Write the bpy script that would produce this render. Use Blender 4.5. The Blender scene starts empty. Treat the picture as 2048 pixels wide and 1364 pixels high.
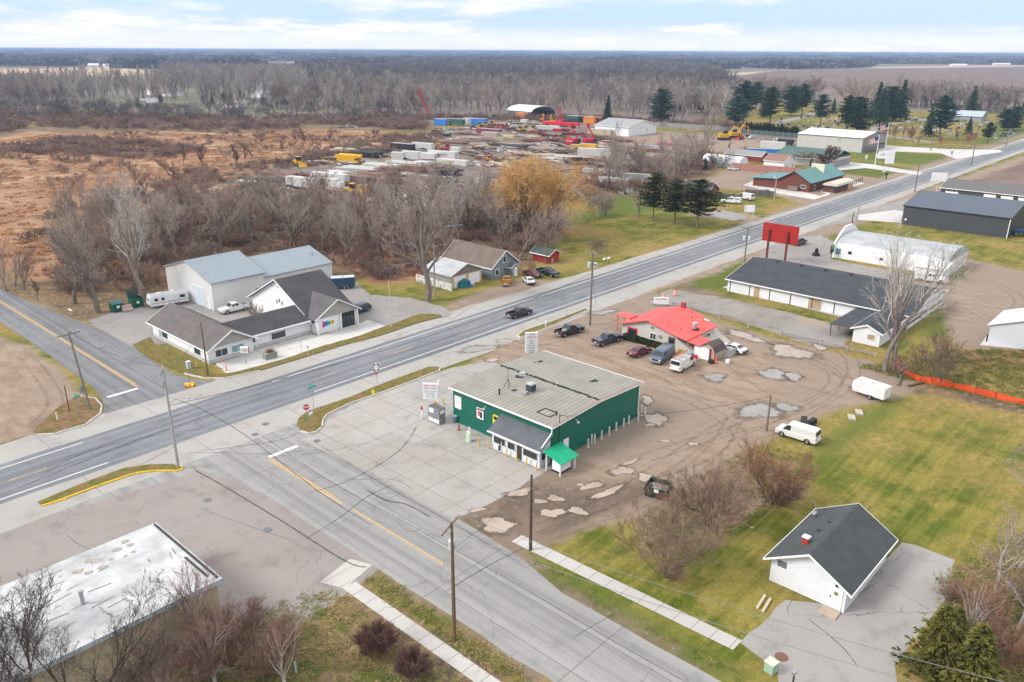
import bpy, bmesh, math, random
import numpy as np
from mathutils import Vector, Matrix
rnd = random.Random(7)
S = bpy.context.scene
COL = S.collection
R_ = math.radians
# ------------------------------------------------------------------ camera (drone about 42 m up, world x runs along the main road)
HC = 42.0; F = 1600.0; CX, CY = 1024.0, 682.0
_d1 = np.array([2590-CX, CY-109.0, -F]); _d2 = np.array([-840-CX, CY-91.0, -F])
_n = np.cross(_d1, _d2); _n /= np.linalg.norm(_n)
if _n[1] < 0: _n = -_n
_x = _d1/np.linalg.norm(_d1); _x = _x-_n*(_x@_n); _x /= np.linalg.norm(_x)
RC = np.array([_x, np.cross(_n, _x), _n])
cam = bpy.data.cameras.new('camera'); camo = bpy.data.objects.new('camera', cam); COL.objects.link(camo)
cam.sensor_width = 36; cam.lens = F/2048*36; cam.clip_start = .5; cam.clip_end = 60000
camo.matrix_world = Matrix([[*RC[0], 0], [*RC[1], 0], [*RC[2], HC], [0, 0, 0, 1]])
S.camera = camo
def P(px, py, z=0.0):
    d = RC@np.array([px-CX, CY-py, -F]); t = (HC-z)/-d[2]
    return (float(d[0]*t), float(d[1]*t))
def HT(px, py, tx, ty):            # height of something standing at px,py whose top shows at tx,ty
    b = P(px, py); d = RC@np.array([tx-CX, CY-ty, -F])
    return HC+d[2]*math.hypot(*b)/math.hypot(d[0], d[1])
# ------------------------------------------------------------------ sky, sun, exposure
SUN_AZ, SUN_EL = math.atan2(.55, -.83), R_(38)      # towards the sun, in world x/y
W = bpy.data.worlds.new('World'); S.world = W; W.use_nodes = True
def nd(nt, t, ins=None, **pr):
    n = nt.nodes.new(t)
    for k, v in pr.items(): setattr(n, k, v)
    for k, v in (ins or {}).items():
        s = n.inputs[k]
        if isinstance(v, bpy.types.NodeSocket): nt.links.new(v, s)
        else: s.default_value = v
    return n
def mth(nt, op, a, b=0.0, c=None, clamp=False):
    d = {0: a, 1: b}
    if c is not None: d[2] = c
    return nd(nt, 'ShaderNodeMath', d, operation=op, use_clamp=clamp).outputs[0]
def mapr(nt, v, a, b, c=0.0, d=1.0, sm=True):
    return nd(nt, 'ShaderNodeMapRange', {0: v, 1: a, 2: b, 3: c, 4: d}, interpolation_type='SMOOTHSTEP' if sm else 'LINEAR').outputs[0]
def mixc(nt, f, a, b, mode='MIX'):
    n = nd(nt, 'ShaderNodeMix', None, data_type='RGBA', blend_type=mode)
    for s, v in ((n.inputs[0], f), (n.inputs[6], a), (n.inputs[7], b)):
        if isinstance(v, bpy.types.NodeSocket): nt.links.new(v, s)
        elif isinstance(v, (tuple, list)): s.default_value = (*v, 1) if len(v) == 3 else v
        else: s.default_value = v
    return n.outputs[2]
def noise(nt, vec, scale, detail=4, rough=.55, dist=0.0):
    return nd(nt, 'ShaderNodeTexNoise', {'Vector': vec, 'Scale': scale, 'Detail': detail, 'Roughness': rough, 'Distortion': dist}).outputs['Fac']
nt = W.node_tree; nt.nodes.clear()
sky = nd(nt, 'ShaderNodeTexSky', sky_type='NISHITA')
sky.sun_disc = False; sky.sun_elevation = SUN_EL; sky.sun_rotation = math.pi/2-SUN_AZ
sky.air_density = 1.0; sky.dust_density = 1.5; sky.ozone_density = 1.2
tc = nd(nt, 'ShaderNodeTexCoord')
sep = nd(nt, 'ShaderNodeSeparateXYZ', {0: tc.outputs['Generated']})
zc = mth(nt, 'MAXIMUM', sep.outputs[2], 0.0)
den = mth(nt, 'ADD', zc, 0.13)
cv = nd(nt, 'ShaderNodeCombineXYZ', {0: mth(nt, 'DIVIDE', sep.outputs[0], den), 1: mth(nt, 'DIVIDE', sep.outputs[1], den), 2: mth(nt, 'MULTIPLY', zc, 9.0)})
c1 = noise(nt, cv.outputs[0], .85, 7, .58, .35)
c2 = noise(nt, cv.outputs[0], 2.3, 5, .6)
cover = mapr(nt, mth(nt, 'ADD', c1, mth(nt, 'MULTIPLY', c2, .18)), .52, .74)
cover = mth(nt, 'MAXIMUM', cover, mapr(nt, zc, .035, .008, 0, .75))           # pale band over the horizon
cover = mth(nt, 'MAXIMUM', cover, mapr(nt, zc, .16, .40, 0, .93))             # closed cloud deck overhead
shade = mapr(nt, c2, .35, .62, .93, 1.0)
bright = mth(nt, 'MULTIPLY', shade, mapr(nt, zc, .05, .75, .70, .98))
cl = nd(nt, 'ShaderNodeVectorMath', {0: (1.0, .985, .985), 'Scale': bright}, operation='SCALE').outputs[0]
skc = nd(nt, 'ShaderNodeVectorMath', {0: sky.outputs[0], 'Scale': .1}, operation='SCALE').outputs[0]
skc = mixc(nt, .78, skc, (.43, .58, .78))
out = mixc(nt, cover, skc, cl)
bg = nd(nt, 'ShaderNodeBackground', {0: out, 1: 1.0})
wo = nd(nt, 'ShaderNodeOutputWorld', {0: bg.outputs[0]})
sl = bpy.data.lights.new('sun', 'SUN'); sl.energy = 2.1; sl.angle = R_(20); sl.color = (1, .965, .92)
so = bpy.data.objects.new('sun', sl); COL.objects.link(so)
so.rotation_euler = Vector((-math.cos(SUN_AZ)*math.cos(SUN_EL), -math.sin(SUN_AZ)*math.cos(SUN_EL), -math.sin(SUN_EL))).to_track_quat('-Z', 'Y').to_euler()
S.view_settings.view_transform = 'Standard'; S.view_settings.look = 'None'; S.view_settings.gamma = 1; S.view_settings.exposure = .64
S.cycles.max_bounces = 6; S.cycles.diffuse_bounces = 3; S.cycles.glossy_bounces = 2; S.cycles.volume_bounces = 1
S.cycles.transparent_max_bounces = 12; S.cycles.use_denoising = True
# ------------------------------------------------------------------ materials
MATS = {}
def mat(name, col, rough=.75, metal=0.0, spec=.3, var=.10, vs=1.2, stripe=None, bump=0.0, bs=25.0, coat=0.0, rand=0.0, col2=None, emit=0.0):
    if name in MATS: return MATS[name]
    m = bpy.data.materials.new(name); m.use_nodes = True; t = m.node_tree; t.nodes.clear()
    o = nd(t, 'ShaderNodeOutputMaterial'); b = nd(t, 'ShaderNodeBsdfPrincipled', {'Roughness': rough, 'Metallic': metal, 'Specular IOR Level': spec, 'Coat Weight': coat, 'Coat Roughness': .08})
    tcn = nd(t, 'ShaderNodeTexCoord'); vec = tcn.outputs['Object']
    n1 = noise(t, vec, vs, 5, .6)
    f = mapr(t, n1, .3, .7, 1-var, 1+var, False)
    c = nd(t, 'ShaderNodeVectorMath', {0: col, 'Scale': f}, operation='SCALE').outputs[0]
    if col2: c = mixc(t, mapr(t, noise(t, vec, vs*.45, 6, .65), .46, .60), c, col2)
    h = None
    if stripe:
        ax, per, wd, fac = stripe
        sx = nd(t, 'ShaderNodeSeparateXYZ', {0: vec}).outputs['xyz'.index(ax)]
        fr = mth(t, 'FRACT', mth(t, 'DIVIDE', mth(t, 'ADD', sx, 500*per+.013), per))
        ln = mth(t, 'LESS_THAN', fr, wd)
        c = mixc(t, ln, c, tuple(k*fac for k in col))
        h = fr
    if rand:
        oi = nd(t, 'ShaderNodeObjectInfo').outputs['Random']
        c = nd(t, 'ShaderNodeVectorMath', {0: c, 'Scale': mapr(t, oi, 0, 1, 1-rand, 1+rand, False)}, operation='SCALE').outputs[0]
    t.links.new(c, b.inputs['Base Color'])
    if emit: t.links.new(c, b.inputs['Emission Color']); b.inputs['Emission Strength'].default_value = emit
    if bump:
        bn = nd(t, 'ShaderNodeBump', {'Strength': bump, 'Distance': .05, 'Height': h if h is not None else noise(t, vec, bs, 3)})
        t.links.new(bn.outputs[0], b.inputs['Normal'])
    t.links.new(b.outputs[0], o.inputs[0]); MATS[name] = m
    return m
# ------------------------------------------------------------------ mesh helpers
class MB:
    def __init__(s): s.v = []; s.f = []; s.mi = []; s.m = 0; s.st = []
    def add(s, vs, fs):
        o = len(s.v); s.st.append((o, len(s.f))); s.v += [tuple(p) for p in vs]
        s.f += [tuple(i+o for i in q) for q in fs]; s.mi += [s.m]*len(fs); return s
    def hexa(s, p): return s.add(p, [(3, 2, 1, 0), (4, 5, 6, 7), (0, 1, 5, 4), (1, 2, 6, 5), (2, 3, 7, 6), (3, 0, 4, 7)])
    def box(s, x0, y0, z0, x1, y1, z1):
        return s.hexa([(x0, y0, z0), (x1, y0, z0), (x1, y1, z0), (x0, y1, z0), (x0, y0, z1), (x1, y0, z1), (x1, y1, z1), (x0, y1, z1)])
    def cb(s, cx, cy, z0, lx, ly, h, a=0.0):
        c, n = math.cos(a), math.sin(a)
        q = [(cx+c*i*lx/2-n*j*ly/2, cy+n*i*lx/2+c*j*ly/2) for i, j in ((-1, -1), (1, -1), (1, 1), (-1, 1))]
        return s.hexa([(*k, z0) for k in q]+[(*k, z0+h) for k in q])
    def extr(s, poly, ax, lo, hi):      # polygon in the plane across axis ax, pushed from lo to hi
        def w(a, b, t): return {'x': (t, a, b), 'y': (a, t, b), 'z': (a, b, t)}[ax]
        n = len(poly)
        return s.add([w(a, b, lo) for a, b in poly]+[w(a, b, hi) for a, b in poly], [tuple(range(n))[::-1], tuple(range(n, 2*n))]+[(i, (i+1) % n, n+(i+1) % n, n+i) for i in range(n)])
    def slab(s, a, b, c, d, t):
        dn = [(p[0], p[1], p[2]-t) for p in (a, b, c, d)]
        return s.hexa(dn+[a, b, c, d])
    def quad(s, *p): return s.add(p, [tuple(range(len(p)))])
    def tube(s, p0, p1, r0, r1=None, n=6, caps=True):
        r1 = r0 if r1 is None else r1
        p0 = Vector(p0); p1 = Vector(p1); d = (p1-p0).normalized()
        u = d.orthogonal().normalized(); w = d.cross(u); vs = []
        for p, r in ((p0, r0), (p1, r1)):
            for i in range(n):
                a = 2*math.pi*i/n; vs.append(p+u*(math.cos(a)*r)+w*(math.sin(a)*r))
        fs = [(i, (i+1) % n, n+(i+1) % n, n+i) for i in range(n)]
        if caps: fs += [tuple(range(n))[::-1], tuple(range(n, 2*n))]
        return s.add(vs, fs)
    def path(s, pts, r, n=5):
        for a, b in zip(pts, pts[1:]): s.tube(a, b, r, r, n)
        return s
    def lathe(s, prof, c=(0, 0, 0), n=12):
        vs = []; fs = []
        for r, z in prof:
            for i in range(n): a = 2*math.pi*i/n; vs.append((c[0]+r*math.cos(a), c[1]+r*math.sin(a), c[2]+z))
        for k in range(len(prof)-1):
            for i in range(n): fs.append((k*n+i, k*n+(i+1) % n, (k+1)*n+(i+1) % n, (k+1)*n+i))
        fs += [tuple(range(n))[::-1], tuple(range((len(prof)-1)*n, len(prof)*n))]
        return s.add(vs, fs)
    def face(s, fc, c, u0, u1, z0, z1, d0, d1):   # box standing off a wall: fc names the side, c the plane, u along it
        sg = -1 if fc[0] == '-' else 1; a, b = c+sg*d0, c+sg*d1
        if a > b: a, b = b, a
        return s.box(a, u0, z0, b, u1, z1) if fc[1] == 'x' else s.box(u0, a, z0, u1, b, z1)
    def pieces(s, name, m, parent=None):      # every box or tube added so far becomes an object of its own
        for (v0, f0), (v1, f1) in zip(s.st, s.st[1:]+[(len(s.v), len(s.f))]):
            b = MB(); b.add(s.v[v0:v1], [tuple(i-v0 for i in q) for q in s.f[f0:f1]]); b.build(name, m, parent)
    def build(s, name, m, parent=None, smooth=False, loc=None):
        me = bpy.data.meshes.new(name); me.from_pydata(s.v, [], s.f)
        for k in (m if isinstance(m, (list, tuple)) else [m]): me.materials.append(k)
        if any(s.mi): me.polygons.foreach_set('material_index', s.mi)
        if smooth: me.polygons.foreach_set('use_smooth', [True]*len(me.polygons))
        me.update(); o = bpy.data.objects.new(name, me); COL.objects.link(o)
        if parent: o.parent = parent
        if loc: o.location = loc
        return o
def bevel(o, w=.02, seg=1, ang=35):
    bm = bmesh.new(); bm.from_mesh(o.data)
    bmesh.ops.remove_doubles(bm, verts=bm.verts, dist=1e-5)
    bmesh.ops.recalc_face_normals(bm, faces=bm.faces)
    es = [e for e in bm.edges if len(e.link_faces) == 2 and e.calc_face_angle(0) > R_(ang)]
    bmesh.ops.bevel(bm, geom=es, offset=w, segments=seg, affect='EDGES', clamp_overlap=True)
    bm.to_mesh(o.data); bm.free(); return o
def fixn(o):
    bm = bmesh.new(); bm.from_mesh(o.data); bmesh.ops.recalc_face_normals(bm, faces=bm.faces); bm.to_mesh(o.data); bm.free(); return o
def tag(o, label, cat, group=None):
    o['label'] = label; o['category'] = cat
    if group: o['group'] = group
    return o
def thing(name, label, cat, loc=(0, 0, 0), rz=0.0, group=None):
    o = bpy.data.objects.new(name, None); COL.objects.link(o); o.empty_display_size = .3
    o.location = (loc[0], loc[1], loc[2] if len(loc) > 2 else 0); o.rotation_euler = (0, 0, rz)
    return tag(o, label, cat, group)
def kind(o, k): o['kind'] = k; return o
def dup(o, loc=None, rz=None, sc=None, label=None, group=None, parent=None):
    c = o.copy(); COL.objects.link(c)
    if parent: c.parent = parent
    if loc is not None: c.location = (loc[0], loc[1], loc[2] if len(loc) > 2 else 0)
    if rz is not None: c.rotation_euler = (c.rotation_euler[0], c.rotation_euler[1], rz)
    if sc is not None: c.scale = (sc, sc, sc) if not isinstance(sc, tuple) else sc
    if label: c['label'] = label
    if group: c['group'] = group
    for ch in list(o.children): dup(ch, parent=c)
    return c
def hide_proto(o):      # the first of a kind is itself one of the things; used to drop an unused builder result
    for ch in list(o.children): hide_proto(ch)
    bpy.data.objects.remove(o)
def text(parent, body, size, loc, rot, m, name='lettering', align='CENTER', sx=1.0, bold=0.0):
    cu = bpy.data.curves.new(name, 'FONT'); cu.body = body; cu.size = size; cu.align_x = align; cu.align_y = 'CENTER'; cu.resolution_u = 2; cu.offset = bold; cu.space_line = .85
    t = bpy.data.objects.new(name, cu); me = bpy.data.meshes.new_from_object(t)
    bpy.data.objects.remove(t); me.name = name; me.materials.clear(); me.materials.append(m)
    o = bpy.data.objects.new(name, me); COL.objects.link(o); o.parent = parent
    o.location = loc; o.rotation_euler = rot; o.scale = (sx, 1, 1)
    return o
FACE = {'-x': (R_(90), 0, R_(-90)), '-y': (R_(90), 0, 0), '+x': (R_(90), 0, R_(90)), '+y': (R_(90), 0, R_(180))}
# common materials
WHT = mat('white_paint', (.78, .78, .78), .55, var=.04)
WHT2 = mat('white_siding', (.76, .77, .78), .6, var=.04, stripe=('z', .2, .09, .78))
TRIM = mat('white_trim', (.82, .82, .82), .5, var=.03)
GLS = mat('window_glass', (.025, .032, .036), .08, spec=.7, var=.3)
DRK = mat('dark_metal', (.03, .03, .033), .5)
BLK = mat('black_rubber', (.018, .018, .019), .8)
STL = mat('galvanised_steel', (.42, .44, .46), .42, .7)
GRY = mat('grey_paint', (.33, .34, .35), .6)
SHG = mat('dark_shingles', (.052, .056, .063), .85, spec=.3, var=.25, vs=.7, stripe=('z', .13, .16, .72), bump=.3)
SHB = mat('brown_grey_shingles', (.125, .11, .105), .85, var=.2, vs=.8, stripe=('z', .12, .16, .8))
WOOD = mat('weathered_pole_wood', (.17, .145, .12), .85, var=.3, vs=3)
WOODB = mat('brown_pole_wood', (.15, .095, .055), .8, var=.25, vs=3)
YEL = mat('yellow_paint', (.75, .45, .03), .6, var=.15, vs=5)
RED = mat('red_paint', (.55, .02, .025), .5, var=.08)
CONC = mat('light_concrete', (.42, .41, .385), .9, var=.08, vs=.6)
# ------------------------------------------------------------------ ground: one sheet to the horizon, zones stored as soft masks on its vertices
def wp(pts): return [P(*p) for p in pts]
ZONES = {
 'gravel': [
  [(900, 745), (985, 700), (1045, 672), (1120, 640), (1180, 614), (1215, 595), (1300, 570), (1335, 600), (1440, 645), (1560, 678), (1700, 712), (1800, 735), (1850, 765), (1790, 795), (1700, 812), (1640, 832), (1590, 850), (1530, 890), (1480, 915), (1340, 1000), (1270, 1032), (1120, 1078), (1055, 1085), (1020, 1112), (1060, 1130), (985, 1058), (905, 1028), (935, 1000), (1070, 945), (890, 850)],
  [(-60, 660), (60, 690), (130, 750), (165, 792), (80, 870), (-60, 900)],
  [(1905, 505), (1960, 522), (2060, 545), (2100, 660), (1990, 700), (1900, 690), (1885, 610), (1830, 570), (1560, 540), (1600, 500), (1680, 540), (1800, 560), (1930, 560)],
  [(1370, 385), (1430, 348), (1500, 330), (1520, 345), (1660, 345), (1800, 362), (1770, 378), (1700, 396), (1630, 425), (1560, 455), (1525, 440), (1600, 408), (1540, 385), (1440, 376)],
  [(1150, 300), (1200, 268), (1310, 262), (1500, 275), (1530, 290), (1480, 303), (1400, 305), (1200, 325)],
  [(870, 640), (905, 605), (985, 575), (1050, 560), (1130, 558), (1200, 542), (1300, 512), (1400, 474), (1520, 436), (1700, 372), (1830, 335), (2100, 250), (2100, 258), (1840, 345), (1410, 482), (1200, 552), (860, 655)],
  [(1180, 606), (1300, 570), (1500, 500), (1650, 448), (1720, 430), (1880, 368), (2100, 292), (2100, 305), (1880, 385), (1750, 440), (1600, 490), (1560, 520), (1490, 518), (1440, 545), (1330, 578)],
  [(300, 700), (170, 690), (130, 660), (90, 625), (60, 605), (80, 600), (130, 640), (300, 660)],
  [(1440, 420), (1520, 432), (1510, 442), (1430, 432)],
  [(1740, 392), (1820, 372), (1850, 400), (1740, 430)],
 ],
 'mud': [
  [(905, 1035), (985, 990), (1065, 952), (1180, 965), (1290, 960), (1310, 990), (1200, 1040), (1110, 1080), (1020, 1110)],
  [(1310, 600), (1370, 565), (1440, 590), (1540, 620), (1700, 665), (1690, 700), (1480, 640), (1350, 612)],
  [(185, 850), (220, 800), (200, 790), (130, 810), (60, 860), (70, 872)],
  [(700, 1140), (760, 1150), (900, 1220), (1020, 1290), (1080, 1340), (1110, 1400), (1080, 1400), (1020, 1320), (900, 1240), (760, 1165)],
  [(1010, 1090), (1100, 1150), (1250, 1240), (1420, 1340), (1400, 1345), (1230, 1250), (1080, 1165), (1000, 1110)],
  [(640, 700), (700, 680), (760, 655), (790, 655), (740, 680), (650, 715)],
 ],
 'reed': [
  [(-80, 290), (60, 262), (150, 268), (330, 262), (480, 268), (640, 258), (850, 268), (880, 285), (740, 300), (640, 300), (560, 328), (500, 350), (400, 372), (300, 400), (220, 440), (140, 470), (60, 530), (-80, 560)],
  [(30, 480), (200, 440), (330, 470), (330, 560), (200, 570), (60, 560)],
  [(650, 470), (800, 450), (900, 480), (900, 560), (760, 570), (660, 520)],
   [(1900, 700), (1990, 690), (2060, 700), (2060, 735), (1960, 730)],
 ],
 'scrub': [
  [(-80, 520), (160, 430), (360, 380), (520, 345), (700, 420), (1000, 395), (1130, 420), (1140, 470), (1080, 510), (1040, 540), (960, 500), (860, 545), (700, 560), (560, 520), (350, 570), (300, 605), (220, 640), (150, 640), (-80, 560)],
  [(-80, 205), (120, 220), (450, 245), (700, 240), (900, 245), (850, 262), (640, 262), (480, 272), (300, 268), (-80, 295)],
  [(640, 1180), (700, 1160), (830, 1230), (1000, 1340), (1100, 1420), (500, 1420), (350, 1250)],
  [(1720, 730), (1850, 760), (1980, 790), (2060, 810), (2060, 830), (1900, 800), (1760, 770)],
  [(1880, 1150), (1960, 1120), (2100, 1050), (2100, 1420), (1880, 1420), (1900, 1250)],
  [(1270, 1000), (1400, 940), (1480, 900), (1600, 920), (1610, 990), (1500, 1030), (1380, 1100), (1290, 1120)],
  [(1180, 345), (1400, 310), (1440, 340), (1380, 385), (1180, 400)],
 ],
 'yard': [
  [(510, 345), (560, 328), (700, 300), (830, 292), (860, 262), (1060, 238), (1250, 243), (1300, 262), (1200, 270), (1160, 300), (1210, 325), (1400, 305), (1490, 290), (1330, 340), (1180, 385), (950, 395), (760, 440), (640, 425), (560, 400)],
  [(590, 1048), (660, 1048), (660, 1054), (590, 1054)],
  [(1480, 262), (1600, 275), (1600, 292), (1480, 290)],
  [(1390, 420), (1520, 436), (1500, 446), (1380, 432)],
 ],
 'plow': [
  [(1895, 382), (1960, 348), (2100, 300), (2100, 385)],
  [(1430, 158), (1560, 140), (1720, 137), (2300, 132), (2300, 200), (1950, 205), (1760, 200), (1500, 180)],
  [(-100, 131), (40, 127), (240, 122), (250, 133), (100, 137), (-100, 137)],
 ],
 'tan': [
  [(-100, 136), (250, 133), (310, 146), (250, 153), (-100, 156)],
  [(690, 119), (890, 117), (900, 121), (690, 123)],
  [(1740, 134), (2300, 126), (2300, 130), (1750, 137)],
  [(1420, 150), (1440, 147), (1560, 141), (1500, 150)],
 ],
 'lush': [
  [(-100, 156), (280, 150), (330, 180), (-100, 190)],
  [(80, 215), (230, 192), (420, 182), (700, 186), (780, 205), (740, 222), (450, 228), (330, 236), (90, 226)],
  [(1180, 395), (1290, 385), (1330, 420), (1240, 430), (1160, 440)],
  [(1640, 330), (1740, 322), (1840, 345), (1760, 356), (1680, 345)], [(1690, 290), (1750, 300), (1880, 310), (1910, 318), (1850, 332), (1720, 318)],
  [(310, 690), (420, 740), (400, 752), (300, 720), (265, 690)],
  [(1890, 612), (1960, 630), (1930, 660), (1880, 680), (1840, 672)],
  [(1640, 900), (1700, 850), (1790, 790), (1810, 800), (1700, 880), (1630, 950)],
  [(1060, 1110), (1200, 1180), (1400, 1300), (1500, 1350), (1430, 1350), (1230, 1240), (1060, 1140)],
  [(1480, 480), (1560, 500), (1540, 560), (1400, 580), (1340, 570)],
  [(1640, 460), (1700, 440), (1740, 470), (1660, 480)], [(720, 580), (860, 600), (880, 612), (780, 600)],
  [(1980, 262), (2100, 240), (2100, 270), (1960, 290)],
 ],
}
def sdist(pts, poly):
    x, y = pts[:, 0], pts[:, 1]; best = np.full(len(pts), 1e9); ins = np.zeros(len(pts), bool)
    q = np.array(poly)
    for i in range(len(q)):
        a, b = q[i], q[(i+1) % len(q)]; d = b-a
        t = np.clip(((x-a[0])*d[0]+(y-a[1])*d[1])/(d@d+1e-9), 0, 1)
        best = np.minimum(best, (x-a[0]-t*d[0])**2+(y-a[1]-t*d[1])**2)
        if a[1] != b[1]: ins ^= ((a[1] > y) != (b[1] > y)) & (x < (b[0]-a[0])*(y-a[1])/(b[1]-a[1])+a[0])
    return np.where(ins, 1, -1)*np.sqrt(best)
def make_ground():
    ang = np.concatenate([np.arange(-4, 90, .36), np.arange(90, 356, 7)]); ang = np.radians(ang)
    rad = np.concatenate([[3, 12, 22], 30*1.0112**np.arange(0, 605)])
    A, Rr = np.meshgrid(ang, rad); X = (Rr*np.cos(A)).ravel(); Y = (Rr*np.sin(A)).ravel()
    na, nr = len(ang), len(rad); V = np.zeros((na*nr+1, 3), np.float32); V[:-1, 0] = X; V[:-1, 1] = Y
    i, j = np.meshgrid(np.arange(na), np.arange(nr-1)); i = i.ravel(); j = j.ravel(); k = (i+1) % na
    quads = np.stack([j*na+i, (j+1)*na+i, (j+1)*na+k, j*na+k], 1)
    tris = np.array([[a, (a+1) % na, na*nr] for a in range(na)])
    me = bpy.data.meshes.new('ground')
    me.from_pydata(V.tolist(), [], quads[:, ::-1].tolist()+tris[:, ::1].tolist())
    pts = V[:, :2].astype(float); rr = np.hypot(pts[:, 0], pts[:, 1])
    for z, polys in ZONES.items():
        m = np.full(len(pts), -1e9)
        for pl in polys: m = np.maximum(m, sdist(pts, wp(pl)))
        val = np.clip(.5+m/(2*(1.6+rr*.018)), 0, 1)
        at = me.attributes.new(z, 'FLOAT', 'POINT'); at.data.foreach_set('value', val.astype(np.float32))
    wood = np.clip((rr-470)/60, 0, 1)*np.clip(.5-sdist(pts, wp([(1420, 235), (1500, 215), (1600, 205), (1800, 222), (2000, 225), (2300, 215), (2300, 300), (1500, 300)]))/30, 0, 1); at = me.attributes.new('wood', 'FLOAT', 'POINT'); at.data.foreach_set('value', wood.astype(np.float32))
    me.materials.append(ground_mat()); me.update()
    o = bpy.data.objects.new('ground', me); COL.objects.link(o); return kind(o, 'structure')
def ground_mat():
    m = bpy.data.materials.new('ground'); m.use_nodes = True; t = m.node_tree; t.nodes.clear()
    o = nd(t, 'ShaderNodeOutputMaterial'); b = nd(t, 'ShaderNodeBsdfPrincipled', {'Roughness': .95, 'Specular IOR Level': .15})
    v = nd(t, 'ShaderNodeTexCoord').outputs['Object']
    vs = nd(t, 'ShaderNodeMapping', {0: v, 2: (0, 0, .5), 3: (1.0, .35, 1)}).outputs[0]; vw = nd(t, 'ShaderNodeMapping', {0: v, 2: (0, 0, -1.2), 3: (.05, .9, 1)}).outputs[0]; nw = noise(t, vw, 1.0, 4, .6)
    A = lambda n: nd(t, 'ShaderNodeAttribute', attribute_name=n).outputs['Fac']
    nb = noise(t, v, .03, 5, .6); nm = noise(t, v, .16, 6, .62); nf = noise(t, v, 1.1, 6, .7); nx = noise(t, vs, .5, 5, .65); ng = noise(t, v, 4.5, 3, .7)
    edge = mth(t, 'ADD', mth(t, 'MULTIPLY', mth(t, 'SUBTRACT', nm, .5), .55), mth(t, 'MULTIPLY', mth(t, 'SUBTRACT', nf, .5), .5))
    def mask(n, k=.12, e=1.0): return mapr(t, mth(t, 'ADD', A(n), mth(t, 'MULTIPLY', edge, e)), .5-k, .5+k)
    # lawn: green, olive and straw, mown
    g = mixc(t, mapr(t, nm, .42, .58), (.078, .104, .010), (.27, .205, .055))
    g = mixc(t, mth(t, 'MULTIPLY', mapr(t, nf, .42, .70), .5), g, (.066, .088, .011)); g = mixc(t, mth(t, 'MULTIPLY', mapr(t, nx, .40, .66), .55), g, (.20, .175, .035))
    g = mixc(t, mth(t, 'MULTIPLY', mapr(t, nw, .44, .60), .35), g, (.225, .205, .045)); g = mixc(t, mth(t, 'MULTIPLY', mapr(t, nw, .56, .44), .3), g, (.062, .085, .010))
    g = nd(t, 'ShaderNodeVectorMath', {0: g, 'Scale': mapr(t, noise(t, v, 2.6, 5, .8), .3, .7, .72, 1.28, False)}, operation='SCALE').outputs[0]; g = mixc(t, mth(t, 'MULTIPLY', mth(t, 'GREATER_THAN', noise(t, v, 3.4, 2, .5), .70), .6), g, (.36, .27, .16))
    g = mixc(t, mth(t, 'MULTIPLY', mapr(t, nb, .46, .58), .9), g, mixc(t, mapr(t, nf, .38, .62), (.33, .215, .085), (.19, .165, .04)))
    g = mixc(t, mth(t, 'MULTIPLY', mask('lush', .3), .8), g, mixc(t, mapr(t, nf, .35, .6), (.055, .098, .008), (.115, .138, .018)))
    wd = mixc(t, mapr(t, nf, .4, .6), (.16, .13, .11), (.22, .185, .155))
    g = mixc(t, A('wood'), g, wd)
    sc = mixc(t, mapr(t, nm, .4, .62), (.20, .135, .075), (.115, .085, .06)); sc = mixc(t, mapr(t, nf, .5, .62), sc, (.29, .20, .11)); sc = mixc(t, mapr(t, nx, .58, .70), sc, (.10, .10, .03))
    g = mixc(t, mask('scrub'), g, sc)
    rd = mixc(t, mapr(t, nb, .40, .62), (.25, .135, .072), (.37, .245, .15)); rd = mixc(t, mapr(t, nf, .5, .64), rd, (.20, .105, .065)); rd = mixc(t, mapr(t, nb, .55, .68), rd, (.45, .31, .18))
    g = mixc(t, mask('reed'), g, rd)
    g = mixc(t, mask('tan', .3, .3), g, (.46, .34, .22))
    g = mixc(t, mask('lush', .3, .3), g, mixc(t, .4, g, (.085, .12, .03)))
    pl = mixc(t, mapr(t, nx, .4, .6), (.135, .092, .072), (.185, .13, .105)); pl = mixc(t, mapr(t, nb, .45, .6), pl, (.21, .15, .125))
    g = mixc(t, mask('plow', .15, .3), g, pl)
    yd = mixc(t, mapr(t, nm, .4, .6), (.15, .118, .095), (.225, .188, .16)); yd = mixc(t, mapr(t, nf, .52, .66), yd, (.11, .085, .07))
    g = mixc(t, mask('yard'), g, yd)
    gv = mixc(t, mapr(t, nx, .36, .62), (.24, .172, .124), (.315, .242, .186)); gv = mixc(t, mapr(t, nb, .42, .6), gv, (.255, .202, .160))
    gv = mixc(t, mth(t, 'MULTIPLY', mapr(t, nf, .55, .70), .6), gv, (.145, .102, .074)); gv = mixc(t, mth(t, 'MULTIPLY', mapr(t, ng, .62, .74), .35), gv, (.37, .32, .27))
    g = mixc(t, mask('gravel'), g, gv)
    md = mixc(t, mapr(t, nm, .4, .6), (.135, .10, .077), (.20, .15, .115)); md = mixc(t, mapr(t, nf, .55, .68), md, (.255, .20, .155))
    g = mixc(t, mask('mud', .25, 1.3), g, md)
    t.links.new(g, b.inputs['Base Color'])
    bp = nd(t, 'ShaderNodeBump', {'Strength': .5, 'Distance': .25, 'Height': mth(t, 'ADD', nf, mth(t, 'MULTIPLY', ng, .5))})
    t.links.new(bp.outputs[0], b.inputs['Normal']); t.links.new(b.outputs[0], o.inputs[0]); return m
ground = make_ground()
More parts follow.
